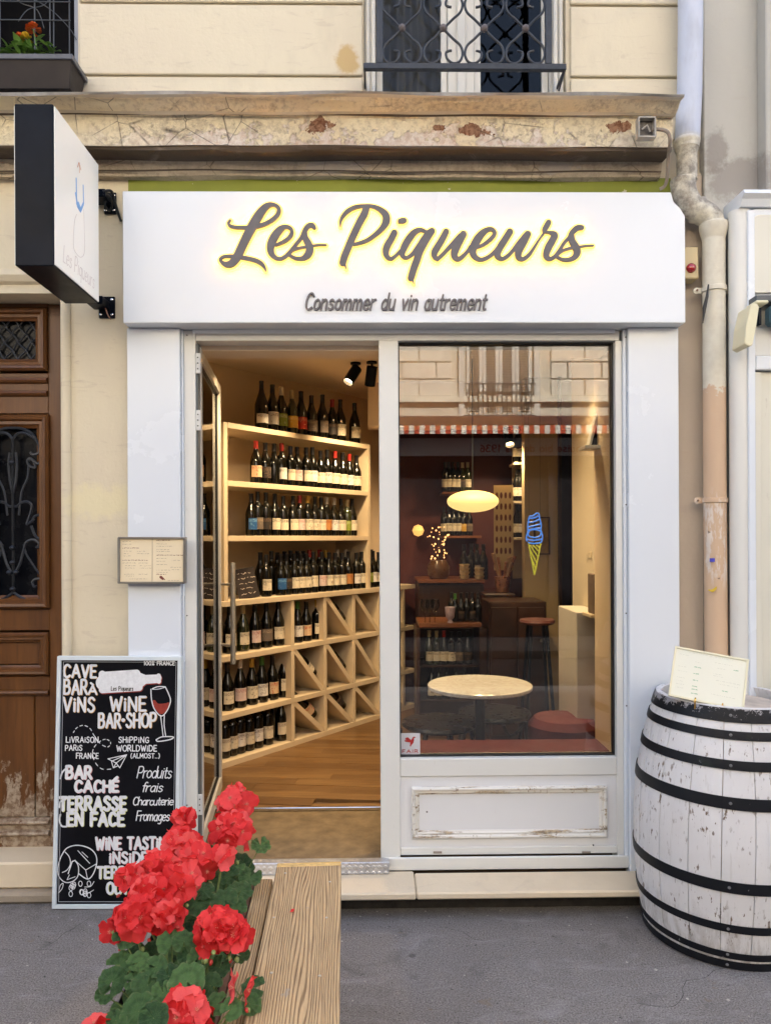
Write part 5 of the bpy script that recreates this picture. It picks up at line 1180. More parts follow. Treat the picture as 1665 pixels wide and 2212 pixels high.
row(cx_, ['cream', 'blue', 'dark', 'cream', 'cream', 'cream', 'cream', 'pink', 'cream', 'cream', 'cream', 'orange', 'white', 'cream', 'green', 'white', 'cream'], [K]*17, 1.200, .06, 'in front row on the counter', 'front row of bottles on the shelf counter')
row([600, 690, 740, 800, 850, 905, 950, 1003, 1085, 1140, 1230, 1303, 1372, 1425, 1465, 1510], [None]*16, [K, K, K, K, K, K, K, RD_, RD_, YL_, WH_, WH_, WH_, PL_, PL_, K], 1.200, .17, 'at the counter back', 'back row of bottles on the shelf counter', None, .98)
row([345, 455, 553, 648, 745], ['cream', 'cream', 'pink', 'grey', 'cream'], [K, PL_, K, K, K], .861, .09, 'in bay under counter', 'bottles in the left bay under the counter', ['burgundy']*5, 1.0)
row([905, 975, 1060], ['white', 'figured', 'cream'], [GN_, K, YL_], .861, .08, 'in the square bin', 'bottles in the open square bin', None, .93)
row([325, 430, 525, 608, 695, 790], ['cream', 'pink', 'cream', 'white', 'figured', 'cream'], [K, WH_, YL_, GN_, K, K], .505, .09, 'on second lowest shelf', 'bottles in the left bay second from the floor', ['burgundy']*6, 1.0)
row([300, 362, 425, 500, 572, 655, 765], ['cream', 'cream', 'white', 'cream', 'white', 'cream', 'cream'], [K, K, WH_, WH_, WH_, WH_, K], ZF+.035, .09, 'front of lowest shelf', 'front bottles on the lowest shelf', ['bordeaux']*6+['burgundy'], 1.0)
row([330, 400, 470, 545, 620, 700], [None]*6, [K, WH_, K, K, K, K], ZF+.035, .20, 'back of lowest shelf', 'back bottles on the lowest shelf', ['bordeaux']*6, 1.0)
row([170, 225], ['cream', 'cream'], [K, K], .861, .10, 'behind door glass, upper', 'bottles seen through the door glass', ['burgundy']*2, 1.0)
row([170, 222], ['cream', 'white'], [K, K], .505, .10, 'behind door glass, middle', 'bottles seen through the door glass', ['burgundy']*2, 1.0)
row([165, 215], ['white', 'white'], [K, K], ZF+.035, .10, 'behind door glass, lowest', 'bottles seen through the door glass', ['bordeaux']*2, 1.0)
# bottles lying on the diagonal boards
for (ci, z_lo, z_hi, lab, wh) in ((1, .506, .826, 'cream', 'middle bin of the first column'), (1, ZF+.036, .47, 'figured', 'lowest bin of the first column'), (2, ZF+.036, .47, 'dark', 'lowest bin of the second column'), (2, .862, 1.165, 'dark', 'top bin of the second column'), (2, .506, .826, 'dark', 'middle bin of the second column')):
    s1 = cols[ci+1]-.017; off = .05
    ax_l = Vector((-1, 0, 1)).normalized(); nrm = Vector((1, 0, 1)).normalized()
    base = Vector((s1-.075, .075, z_lo+.075))+nrm*.052
    zl_ = MS.to_3x3() @ ax_l; yl_ = -(MS.to_3x3() @ Vector((.0, -1, 0))); xl_ = yl_.cross(zl_)
    bp_ = MS @ base; M = Matrix(((xl_.x, yl_.x, zl_.x, bp_.x), (xl_.y, yl_.y, zl_.y, bp_.y), (xl_.z, yl_.z, zl_.z, bp_.z), (0, 0, 0, 1)))
    bottle(None, 0, lab, K, f'dark wine bottle lying on the diagonal board in the {wh}', 'bottles lying in the diagonal bins', 'burgundy', .95, M)
# little blackboard card on the counter
p0 = MS @ Vector((s_of(vx(540)), .03, 1.2)); cc = thing('blackboard_card', 'small black card with chalk writing leaning on the counter beside the bottles', 'card', p0)
tlc, trc, brc, blc = at(583, 1213, p0.y+.06), at(613, 1213, p0.y+.10), at(655, 1268, p0.y+.03), at(543+.0, 1275, p0.y)
KM = Matrix.Translation(p0) @ Matrix.Rotation(R(30), 4, 'Z') @ Matrix.Rotation(R(-14), 4, 'X') @ Matrix.Rotation(R(-8), 4, 'Y')
MB().box(-.07, .07, 0, .004, 0, .20, KM).build('card', simple('card_black', (.015, .008, .008), .8, bump=0), cc)
st = []
for i in range(5): st += scribble(-.048, .165-i*.033, .09, .0018, .012, i+90, .011)
m = plate(st, .0012, -.0006, None); m.v = [tuple(KM @ Vector(v)) for v in m.v]; m.build('chalk_writing', simple('card_chalk', (.5, .42, .36), .9, bump=0), cc)

# ================================================================== LAMPS IN THE SHOP
WARM = (1, .72, .40)
def spot_lamp(loc, aim, lit, label, en=60, vis=True):
    t = thing('spotlight', label, 'spotlight', loc, 'black ceiling spotlights')
    d = (Vector(aim)-Vector(loc)).normalized(); L = Vector(loc)
    MB().lathe([(.035, -.012), (.035, 0)], L, 16).build('base', BLACKM, t, True)
    j = L+Vector((0, 0, -.05)); MB().tube([L, j], .008, 8).build('stem', BLACKM, t, True)
    q = d.to_track_quat('Z', 'Y').to_matrix().to_4x4(); M = Matrix.Translation(j-d*.02) @ q
    m = MB(); m.lathe([(.010, 0), (.036, .003), (.036, .13), (.033, .131), (.031, .105), (.004, .104)], n=18, M=M); m.build('housing', BLACKM, t, True)
    e = MB(); e.lathe([(.001, .106), (.029, .106)], n=16, M=M); e.build('bulb', emit('spot_bulb', (1, .72, .36), 30) if 'spot_bulb' not in bpy.data.materials else bpy.data.materials['spot_bulb'], t)
    if lit:
        ld = bpy.data.lights.new('spot_light', 'SPOT'); ld.energy = en*.44; ld.color = WARM; ld.spot_size = R(95); ld.spot_blend = .8; ld.shadow_soft_size = .04
        lo = bpy.data.objects.new('spot_light', ld); COL.objects.link(lo); lo.location = j+d*.12; lo.rotation_euler = (-d).to_track_quat('Z', 'Y').to_euler()
    return t
sp1 = at(768, 784, 4.93); sp1.z = ZC; sp2 = at(803, 793, 4.9); sp2.z = ZC
spot_lamp(sp1, Vector((-.95, 4.2, 1.3)), True, 'lit black spotlight on the shop ceiling seen through the open door, left of its twin', 52)
spot_lamp(sp2, MS @ Vector((1.3, .1, 1.4)), True, 'black spotlight on the shop ceiling, beside the lit one above the bottles', 50)
s3 = at(1097, 927, 5.6); s4 = at(1125, 927, 5.6); s3.z = s4.z = 2.42
spot_lamp(s3, Vector((s3.x+.05, 4.9, 1.3)), True, 'lit black spotlight on the ceiling beam behind the window pane', 26)
spot_lamp(s4, Vector((s4.x-.4, 6.3, 1.3)), True, 'black spotlight on the ceiling beam pointing away, behind the window pane', 20)
spot_lamp(Vector((-.6, 3.72, ZC)), MS @ Vector((.3, 0, .9)), True, 'added unseen black spotlight on the shop ceiling above the open door', 42)  # added lamp out of view, brightens the shelves
spot_lamp(Vector((.5, 3.7, ZC)), Vector((.55, 4.3, .2)), True, 'added unseen black spotlight on the shop ceiling above the marble table', 62)  # extra lamp put in to light the table, fixture unseen
spot_lamp(Vector((.9, 3.75, ZC)), Vector((1.1, 4.0, .4)), True, 'added unseen black spotlight on the shop ceiling beside the cream side wall', 22)  # unseen lamp added for the side wall
pl = at(1021, 1083, 4.3)
pd = thing('pendant_lamp', 'glowing yellow flattened oval pendant lamp above the marble table', 'lamp', pl)
m = MB(); n = 14; rr_, hh2 = .150, .064
m.lathe([(max(.004, rr_*math.cos(R(-88+176*i/n))), hh2*math.sin(R(-88+176*i/n))) for i in range(n+1)], pl, 40)
m.build('shade', emit('pendant_glow', (1, .68, .25), .5), pd, True)
MB().tube([(pl.x, pl.y, pl.z+hh2), (pl.x, pl.y, ZC)], .003, 6).build('cord', BLACKP, pd)
MB().lathe([(.04, -.02), (.04, 0)], (pl.x, pl.y, ZC), 16).build('ceiling_rose', BLACKM, pd, True)
wl_ = at(903, 1146, 6.2); wlt = thing('wall_lamp', 'small round glowing wall lamp on the dark red back wall', 'lamp', wl_)
MB().lathe([(.001, -.05), (.035, -.036), (.05, 0), (.035, .036), (.001, .05)], wl_, 18).build('globe', emit('globe_glow', (1, .5, .14), .5), wlt, True)
MB().tube([wl_+Vector((0, .04, 0)), (wl_.x, 6.349, wl_.z)], .01, 8).build('arm', BLACKM, wlt)

# ================================================================== BAR CORNER SEEN THROUGH THE PANE
def bxp(name, mat, parent, px0, px1, py0, py1, Y, dep, bev=.003):
    a = at(px0, py1, Y); b = at(px1, py0, Y); return box(name, mat, parent, a.x, b.x, Y, Y+dep, a.z, b.z, bev)
WOODR = wood('reddish_bar_wood', (.14, .045, .015), (.22, .08, .03), .6, 'X', .35, .1, .3)
bb = thing('back_bar', 'dark back bar with lit bottle shelves and stacked cups on the red wall', 'bar', (ax(970, 6.0), 6.0, ZF))
bxp('upper_shelf', WOODR, bb, 955, 1040, 1062, 1067, 6.1, .24); bxp('upper_shelf', WOODR, bb, 955, 1040, 1157, 1163, 6.1, .24)
bxp('counter', WOODR, bb, 903, 1047, 1252, 1260, 5.75, .55); bxp('cabinet', DARKW, bb, 905, 1045, 1262, 1560, 5.8, .5)
bxp('side_cabinet', simple('oxblood_cabinet', (.06, .012, .008), .4), bb, 1046, 1108, 1285, 1560, 5.7, .6)
bar_i = thing('bar_counter', 'dark bar counter with open bottle shelves below its wooden top', 'bar', (ax(970, 5.2), 5.2, ZF))
bxp('top', WOODR, bar_i, 905, 1040, 1346, 1356, 5.05, .4); bxp('shelf', DARKW, bar_i, 908, 1038, 1438, 1443, 5.12, .3); bxp('shelf', DARKW, bar_i, 908, 1038, 1512, 1517, 5.12, .3)
bxp('back_panel', DARKW, bar_i, 905, 1040, 1358, 1560, 5.42, .04); bxp('side_panel', DARKW, bar_i, 1036, 1052, 1358, 1562, 5.08, .33); bxp('side_panel', DARKW, bar_i, 900, 907, 1358, 1562, 5.08, .33)
cab = thing('wood_cabinet', 'dark brown wooden cabinet right of the bar counter', 'cabinet', (ax(1110, 4.9), 4.95, ZF))
bxp('carcass', DARKW, cab, 1058, 1180, 1300, 1600, 5.0, .38, .006); bxp('door', DARKW, cab, 1062, 1116, 1312, 1590, 4.982, .016); bxp('door', DARKW, cab, 1120, 1176, 1312, 1590, 4.982, .016)
q = at(1172, 1384, 4.97); MB().lathe([(.004, -.012), (.018, -.008), (.02, 0), (.018, .008), (.004, .012)], q, 14).build('knob', simple('white_knob', (.6, .6, .55), .2, bump=0), cab, True)
def brow(pxs, py, Y, labs, caps, where, group, sc=.93, y0=0):
    for i, (px, lb, cp) in enumerate(zip(pxs, labs, caps)):
        q = at(px, py, Y); bottle(q, R(y0+rbt.uniform(-15, 15)), lb, cp, f'bottle with {lb if lb else "no"} label, {ORD[i]} from left {where}', group, None, sc)
brow([961, 969, 979, 989, 999, 1010], 1062, 6.17, ['cream', 'cream', 'cream', 'cream', 'dark', 'cream'], [K, K, K, K, PL_, PL_], 'on the upper back bar shelf', 'bottles on the upper back bar shelf', .8)
brow([959, 969, 979, 990, 1001, 1013], 1157, 6.17, ['cream', 'cream', 'cream', 'cream', 'yellow', 'grey'], [K, K, K, K, K, K], 'on the lower back bar shelf', 'bottles on the lower back bar shelf', .8)
brow([927, 943, 959, 975, 992, 1010], 1438, 5.2, ['cream', 'cream', 'cream', 'cream', 'grey', 'dark'], [PL_, PL_, RD_, K, K, K], 'on the shelf under the bar top', 'bottles under the bar top', .8)
brow([932, 948, 964, 985, 1003], 1512, 5.2, ['cream', 'cream', 'dark', 'green', 'cream'], [K]*5, 'on the lowest bar shelf', 'bottles on the lowest bar shelf', .8)
brow([1002, 1018, 1030, 1044], 1252, 5.95, ['cream', None, 'grey', None], [K, K, K, K], 'standing on the back bar counter', 'bottles standing on the back bar counter', .95)
brow([975, 983, 996, 1008, 1020, 1032], 1346, 5.15, ['grey', None, 'dark', None, 'dark', None], [K, GN_, K, K, K, K], 'on the bar counter top', 'bottles on the bar counter top', .7)
# wine glasses and a mauve cup on the bar counter
GLW = glass('wine_glass', 1.6, (.8, .8, .78))
def wglass(px, py, Y, label, sc=1.):
    q = at(px, py, Y); t = thing('wine_glass', label, 'glass', q, 'wine glasses on the bar')
    MB().lathe([(.030*sc, 0), (.004, .004), (.0035, .07*sc), (.02*sc, .085*sc), (.034*sc, .12*sc), (.028*sc, .165*sc)], q, 14).build('glass_body', GLW, t, True)
for i, px in enumerate((918, 928, 939)): wglass(px, 1346, 5.1, f'stemmed wine glass on the bar counter, {ORD[i]} from the left')
q = at(972, 1346, 5.07); tag(MB().lathe([(.018, 0), (.022, .005), (.012, .02), (.03, .04), (.034, .085), (.036, .11)], q, 16).build('goblet', simple('mauve_ceramic', (.42, .32, .36), .4, bump=0), None, True), 'pale mauve goblet standing on the bar counter', 'cup')
for px, k_, lb in ((1003, 4, 'stack of cream cups on the back bar, left of the smaller stack'), (1035, 3, 'smaller stack of cream cups at the right end of the back bar')):
    q = at(px, 1251, 5.78); t = thing('cup_stack', lb, 'cups', q)
    for i in range(k_): MB().lathe([(.030, i*.03), (.042, i*.03+.027)], q, 16).build('cup', simple('cream_cup', (.5, .38, .22), .4, bump=0) if 'cream_cup' not in bpy.data.materials else bpy.data.materials['cream_cup'], t, True)
# jar of little lights with dried flowers
q = at(947, 1251, 5.85); jar = thing('light_jar', 'glass jar of glowing fairy lights on the back bar', 'lamp', q)
MB().lathe([(.06, 0), (.085, .03), (.09, .10), (.06, .15)], q, 18).build('jar', simple('amber_jar', (.11, .05, .02), .3, bump=0), jar, True)
FL_ = emit('fairy_light', (1, .50, .18), 1.3); rj = random.Random(8); m = MB(); mm = MB()
for i in range(42):
    a_ = rj.uniform(0, 6.28); h_ = rj.uniform(.13, .42); r_ = .10*(1-abs(h_-.28)/.2*.5)*rj.random()**.5; p = q+Vector((r_*math.cos(a_), r_*math.sin(a_)-.01, h_)); s_ = rj.uniform(.004, .009)
    m.lathe([(.001, -s_), (s_, 0), (.001, s_)], p, 6)
    if i % 3 == 0: mm.tube([q+Vector((0, 0, .12)), p], .002, 4)
o = m.build('bulbs', FL_, jar); o['kind'] = 'stuff'; mm.build('wires', DARKW, jar)['kind'] = 'stuff'
# beer taps / copper vases with brushes
q = at(1085, 1262, 5.6); tp_ = thing('utensil_pot', 'copper pot of tall wooden utensils at the end of the back bar', 'pot', q)
COP = simple('copper', (.45, .20, .09), .3, .2, 20, .1, metal=.8); m = MB().lathe([(.05, -.06), (.062, .0), (.06, .06)], q, 18); m.build('pot', COP, tp_, True)
for i in range(9):
    a_ = rj.uniform(0, 6.28); b_ = q+Vector((.1*math.cos(a_), .05*math.sin(a_), rj.uniform(.14, .24))); m = MB().tube([q+Vector((.02*math.cos(a_), .02*math.sin(a_), .0)), b_], [.008, .014], 7); m.build('utensil', COP if i % 2 else simple('pale_wood', (.4, .24, .12), .6, bump=0), tp_, True)
structure(bxp('bar_side_shelf', DARKW, None, 1046, 1112, 1283, 1290, 5.45, .25))
# poster with rows of dark ovals
po = thing('poster', 'tall cream wall poster with rows of dark red ovals beside the back bar', 'poster', (ax(1085, 5.68), 5.68, az(1230, 5.68)))
bxp('sheet', simple('poster_cream', (.50, .36, .16), .6, .05), po, 1067, 1108, 1048, 1232, 5.68, .006, 0)
OVM = simple('oval_red', (.10, .015, .01), .6, bump=0)
m = MB()
for r_i in range(6):
    for c_i in range(4):
        q = at(1073+c_i*9.5, 1070+r_i*24, 5.676); st = [(q.x+.010*math.cos(k*.785), 5.6785, q.z+.026*math.sin(k*.785)) for k in range(8)]; mo_ = MB().add(st, [tuple(range(8))]); mo_.build('oval', OVM, po)
# niche shelves with bottles right of the poster
ni = thing('niche_shelves', 'narrow cream shelves of bottles right of the oval poster', 'shelf', (ax(1122, 5.9), 5.85, ZF))
for py in (970, 1054, 1133): bxp('shelf', SHELFW, ni, 1110, 1136, py+28, py+34, 5.78, .22)
bxp('back_panel', ROOMW, ni, 1108, 1140, 930, 1250, 6.01, .03)
for j, py in enumerate((998, 1082, 1161)): brow([1116, 1123, 1131], py, 5.85, ['cream', 'white', 'cream'], [K, K, K], ('on the top', 'on the middle', 'on the lowest')[j]+' narrow niche shelf', 'bottles on the narrow niche shelves', .85)
# picture on the tan partition
pc = thing('picture', 'small brown framed picture on the tan partition wall', 'picture', (ax(1170, 5.39), 5.39, az(1190, 5.39)))
q0, q1 = at(1153, 1198, 5.385), at(1187, 1117, 5.385)
frame_mb(q0.x, q1.x, q0.z, q1.z, .008, 5.375, 5.399).build('frame', DARKW, pc); box('print', simple('brown_print', (.34, .22, .09), .6, .45, 9), pc, q0.x+.009, q1.x-.009, 5.388, 5.398, q0.z+.009, q1.z-.009, 0)
# right side: cream plinth, box, wall screen
tag(box('white_plinth', simple('white_cabinet', (.66, .62, .54), .5, .03), None, 1.02, 1.158, 3.75, 4.12, ZF, 1.20, .004), 'white display plinth against the right side wall inside the window', 'plinth')
tag(box('brown_box', simple('brown_box', (.16, .11, .075), .6, .2, 20), None, 1.07, 1.156, 3.62, 3.72, 1.202, 1.40, .003), 'small brown box on the bracket shelf at the right edge of the pane', 'box')
tag(box('bracket_shelf', SHELFW, None, 1.05, 1.158, 3.60, 3.7495, 1.185, 1.2015, .002), 'small cream bracket shelf on the right side wall', 'shelf')
scn = thing('wall_screen', 'dark screen with a white edge on a small ledge, upper right behind the pane', 'screen', (1.1, 3.55, 1.98))
WP = simple('white_plastic', (.66, .66, .62), .4, bump=0)
q0, q1, q2 = at(1293, 856, 3.60), at(1268, 966, 3.52), at(1304, 960, 3.60)
m = MB(); m.extrude_poly([(q1.x+.015, q1.z+.01), (q1.x+.027, q1.z+.01), (q0.x+.012, q0.z), (q0.x, q0.z)], 3.545, 3.60); m.build('edge', WP, scn, bevel=.001)
m = MB(); m.extrude_poly([(q1.x+.028, q1.z+.012), (q1.x+.075, q1.z+.012), (q0.x+.03, q0.z-.03), (q0.x+.013, q0.z-.006)], 3.55, 3.595); m.build('screen', BLACKM, scn, bevel=.001)
box('ledge', WP, scn, q1.x-.015, 1.158, 3.50, 3.61, q1.z-.008, q1.z+.009, .002)
box('wall_card', simple('switch_cream', (.6, .52, .38), .5, bump=0), scn, 1.1535, 1.1595, 3.95, 4.02, 1.47, 1.50, 0)

# neon ice cream cone hung behind the glass
NB = emit('neon_blue', (.08, .27, .80), .36); NY = emit('neon_yellow', (.6, .55, .05), .26); YN = 3.40
nc = thing('neon_ice_cream', 'blue and yellow ice cream cone light sign hanging behind the window pane', 'neon sign', at(1155, 1242, YN))
def nv(l): return [tuple(at((1380+u/3.964)*.6738, (1480+v/3.964)*.6738, YN)) for u, v in l]
def ntube(l, mat, r=.0032): MB().tube(smooth_pts(nv(l), 5), r, 7).build('neon_tube', mat, nc, True)
ntube([(1225, 1015), (1215, 960), (1235, 890), (1235, 820), (1255, 700), (1300, 690), (1345, 655), (1375, 665), (1385, 720), (1405, 800), (1400, 870), (1420, 930), (1415, 1000), (1390, 1030), (1300, 1040), (1240, 1025)], NB)
for l in ([(1265, 720), (1320, 715), (1365, 690)], [(1250, 770), (1310, 765), (1385, 730)], [(1245, 830), (1310, 815), (1400, 790)], [(1240, 870), (1320, 850), (1400, 845)], [(1240, 905), (1270, 870), (1340, 865), (1400, 890), (1385, 945), (1320, 965), (1250, 945), (1240, 905)], [(1225, 985), (1300, 1000), (1410, 985)]): ntube(l, NB)
for l in ([(1245, 1040), (1320, 1440)], [(1400, 1040), (1345, 1330), (1320, 1440)], [(1265, 1060), (1370, 1220)], [(1300, 1060), (1385, 1150)], [(1262, 1120), (1350, 1290)], [(1285, 1230), (1335, 1360)], [(1340, 1060), (1395, 1100)]):
    MB().tube(nv(l), .0032, 7).build('neon_tube', NY, nc, True)
for u in (1250, 1395):
    a_ = Vector(nv([(u, 1030)])[0]); MB().tube([a_, (a_.x, YN, a_.z+.9)], .0006, 4).build('hanging_wire', BLACKP, nc)

# ---- marble table and chairs
tc = at(1036, 1478, 3.95); TZ = tc.z; TR = .278
tb = thing('bistro_table', 'round bistro table with a pale marble top and black base just inside the window', 'table', (tc.x, 3.95, ZF))
def marble():
    t = NT('cream_marble'); n = t.noise(7, 8, None, .7, 1.4); v = t.ramp(t.math('ABSOLUTE', t.math('SUBTRACT', n, .5)), .0, .03, 1, 0)
    return t.done(t.mix(t.math('MULTIPLY', v, .55), (.82, .81, .76), (.50, .42, .34)), .2, 0, None, .5)
MB().lathe([(TR-.008, -.024), (TR, -.018), (TR, -.004), (TR-.005, 0)], (tc.x, 3.95, TZ), 64).build('table_top', marble(), tb, True)
MB().lathe([(.2, 0), (.19, .02), (.04, .04), (.028, .08), (.026, TZ-ZF-.06), (.07, TZ-ZF-.03), (.12, TZ-ZF-.0245)], (tc.x, 3.95, ZF), 24).build('pedestal', BLACKM, tb, True)
def chair(x, y, rot, label):
    t = thing('bentwood_stool', label, 'stool', (0, 0, 0), 'dark bentwood stools round the marble table'); H = .41; DK = simple('black_bentwood', (.012, .009, .008), .3, bump=0) if 'black_bentwood' not in bpy.data.materials else bpy.data.materials['black_bentwood']
    MB().lathe([(.19, H-.03), (.205, H-.015), (.2, H)], n=28).build('seat', DK, t, True)
    for sx in (-1, 1):
        MB().tube(smooth_pts([(sx*.21, -.19, 0), (sx*.19, -.165, .2), (sx*.17, -.14, H-.02)], 4), .017, 8).build('leg', DK, t, True)
        MB().tube(smooth_pts([(sx*.22, .23, 0), (sx*.185, .175, .25), (sx*.17, .15, H-.02)], 4), .017, 8).build('leg', DK, t, True)
        MB().tube(smooth_pts([(sx*.17, -.14, H-.03), (sx*.09, -.155, H-.1), (sx*.05, -.16, H-.04)], 4), .009, 6).build('brace', DK, t, True)
    m = MB(); m.tube([(.16*math.cos(k*.524), .16*math.sin(k*.524), .19) for k in range(13)], .009, 6, False); m.build('foot_ring', DK, t, True)
    t.location = (x, y, ZF); t.rotation_euler = (0, 0, rot); return t
chair(ax(1068, 4.2), 4.22, R(-10), 'dark bentwood stool behind the marble table')
chair(ax(945, 4.05), 4.0, R(60), 'dark bentwood stool left of the marble table behind the sticker')
RC = simple('wine_red_cushion', (.11, .018, .022), .8, .2, 8, .3, 40)
tag(box('window_bench', RC, None, fx(862)+.02, 1.158, YF+.095, 3.60, .42, .60, .015), 'long wine-red cushioned bench along the inside foot of the window', 'bench')
q = at(1275, 1558, 3.95); po_ = thing('pouffe', 'low round wine-red pouffe in the right corner inside the window', 'stool', (1.0, 3.86, ZF))
MB().lathe([(.17, 0), (.185, .02), (.185, .30), (.18, .44), (.15, .475), (.02, .485)], (.965, 3.80, ZF), 28).build('cushion', RC, po_, True)
q = at(1160, 1338, 4.78); bs = thing('bar_stool', 'bar stool with a round reddish seat in front of the dark cabinet', 'stool', (q.x, 4.78, ZF))
MB().lathe([(.10, -.03), (.115, -.015), (.11, 0)], q, 24).build('seat', simple('red_seat', (.16, .06, .05), .4, bump=0), bs, True)
for a_ in (45, 135, 225, 315): MB().tube([(q.x+.07*math.cos(R(a_)), 4.78+.07*math.sin(R(a_)), q.z-.03), (q.x+.14*math.cos(R(a_)), 4.78+.14*math.sin(R(a_)), ZF)], .011, 8).build('leg', BLACKM, bs, True)

# sticker inside the pane, bottom left
q0, q1 = at(866, 1636, 3.325), at(907, 1584, 3.325)
stk = thing('window_sticker', 'small white sticker with a red bird at the lower left of the pane', 'sticker', q0)
box('sheet', simple('sticker_white', (.58, .58, .60), .5, .03), stk, q0.x, q1.x, 3.3245, 3.3265, q0.z, q1.z, 0)
wS, hS = q1.x-q0.x, q1.z-q0.z
def sp(l, r): return [(q0.x+(u-255)/1050*wS, q0.z+(1-(v-200)/1290)*hS, r) for u, v in l]
RS = simple('sticker_red', (.38, .02, .02), .5, bump=0)
plate([sp([(980, 420), (920, 470), (930, 600), (860, 720), (790, 830), (775, 880)], .0032), sp([(900, 560), (880, 680), (820, 760)], .0055), sp([(880, 640), (740, 660), (500, 610)], .0035), sp([(860, 640), (700, 600), (530, 500)], .0035), sp([(830, 620), (720, 540), (620, 450)], .003), sp([(820, 660), (700, 560), (570, 480)], .004), sp([(980, 415), (1060, 430)], .0014)], .0008, 3.3236, None).build('bird_mark', RS, stk)
plate(fit('FAiR'.replace('i', 'I'), sp([(330, 0)], 0)[0][0], sp([(1200, 0)], 0)[0][0], sp([(0, 1250)], 0)[0][1], .0135, .0032, gap=.3), .0006, 3.3236, None).build('sticker_lettering', RS, stk)
G['X'] = (.66, ['0,0 .62,1', '0,1 .62,0'])
plate(fit('TAXFREE', sp([(340, 0)], 0)[0][0], sp([(1200, 0)], 0)[0][0], sp([(0, 1420)], 0)[0][1], .006, .0012, gap=.3), .0004, 3.3236, None).build('small_lettering', simple('sticker_blue', (.05, .06, .14), .5, bump=0), stk)

# ================================================================== UPPER LEFT WINDOW BOX
YB_ = 3.13
wb = thing('window_box', 'dark plastic window box with marigolds on the ledge at the upper left', 'planter', (ax(40, YB_, 150), YB_, 3.42))
BX = simple('dark_brown_plastic', (.022, .016, .015), .45, .2, 6, .05, spec=.2)
zt_, zb_ = az(117, YB_, 80), az(184, YB_, 80)
xr1, xr0 = ax(158, YB_, 120), ax(146, YB_, 180)
m = MB(); vs = []
for (x_, y0_, y1_, z_) in ((xr0, YB_+.02, 3.26, zb_), (xr1-.008, YB_, 3.28, zt_-.02)): vs += [(-2.3, y0_, z_), (x_, y0_, z_), (x_, y1_, z_), (-2.3, y1_, z_)]
m.add(vs, [(0, 1, 5, 4), (1, 2, 6, 5), (2, 3, 7, 6), (0, 3, 7, 4), (0, 1, 2, 3)]); m.build('box', BX, wb, bevel=.002)
m = MB(); m.box(-2.3, xr1, YB_-.008, YB_+.012, zt_-.022, zt_); m.box(-2.3, xr1, 3.272, 3.29, zt_-.022, zt_); m.box(xr1-.02, xr1, YB_+.0125, 3.2715, zt_-.022, zt_); m.build('rim', simple('rim_plastic', (.10, .10, .11), .4), wb, bevel=.002)
box('soil', simple('potting_soil', (.02, .014, .01), .95, .4, 40, .8), wb, -2.28, xr1-.02, YB_+.02, 3.27, zt_-.05, zt_-.035, 0)
def leaf_mesh(w_=.5, n=5, fold=.12, curl=.15):
    m = MB(); vs = []
    for i in range(n+1):
        u = i/n; ww = w_*math.sin(math.pi*min(1, u*.9+.1))**.8*(1-u*.15) if i < n else 0.0
        for sx in (-1, 0, 1): vs.append((sx*ww*.5, u, abs(sx)*fold*ww-curl*u*u))
    return m.add(vs, [(i*3+j, i*3+j+1, i*3+j+4, i*3+j+3) for i in range(n) for j in (0, 1)]).mesh('leaf', True)
LGR = simple('leaf_green', (.10, .20, .03), .5, .35, 30, .1); LGD = simple('leaf_dark_green', (.05, .11, .025), .5, .3, 30, .1)
lm1, lm2 = leaf_mesh(.45), leaf_mesh(.12, 6, .1, .35); lm1.materials.append(LGR); lm2.materials.append(LGR)
rw = random.Random(6)
def marigold(px, py, col, cname, rad):
    c = at(px, py, 3.19); t = thing('marigold', f'{cname} marigold in the window box at the upper left', 'flower', (c.x, 3.19, zt_-.04))
    base = Vector((c.x+.01, 3.2, zt_-.04)); MB().tube(smooth_pts([tuple(base), tuple((base+c)/2+Vector((.008, 0, 0))), tuple(c)], 4), .0022, 6).build('stem', LGR, t)
    m = MB()
    for k in range(46):
        a_ = rw.uniform(0, 6.28); e = rw.uniform(-.3, 1.4); d = Vector((math.cos(a_)*math.cos(e), math.sin(a_)*math.cos(e), math.sin(e))); s_ = d.cross(Vector((0, 0, 1))).normalized()*rad*.32; p = c+d*rad*.25; q = c+d*rad*rw.uniform(.8, 1.05)
        m.add([p, q-s_*.9, q+d*rad*.08, q+s_*.9], [(0, 1, 2, 3)])
    m.build('flower_head', col, t)
    for k in range(9):
        o = mesh_obj('leaf', lm1, None, None); o.parent = t; s_ = rw.uniform(.035, .06); o.scale = (s_, s_, s_); o.location = Vector((rw.uniform(-.05, .05), rw.uniform(-.05, .01), rw.uniform(.065, .11))); o.rotation_euler = (rw.uniform(.1, 1.), rw.uniform(-.4, .4), rw.uniform(0, 6.28))
OR_, YE_ = simple('marigold_orange', (.60, .11, .02), .6, .3, 60, 0), simple('marigold_yellow', (.62, .38, .02), .6, .3, 60, 0)
marigold(72, 63, OR_, 'orange', .03); marigold(56, 84, YE_, 'yellow', .026); marigold(42, 79, OR_, 'small faded orange', .018)
gp_ = thing('grassy_plant', 'thin arching leaves of a young plant in the window box', 'plant', (ax(15, 3.2, 100), 3.2, zt_-.04))
for k in range(16):
    o = mesh_obj('leaf', lm2, None); o.parent = gp_; s_ = rw.uniform(.1, .19); o.scale = (s_, s_, s_); o.location = (rw.uniform(-.06, .06), rw.uniform(-.04, .02), .05); o.rotation_euler = (rw.uniform(.7, 1.3), rw.uniform(-.3, .3), rw.uniform(-1.2, 1.2))
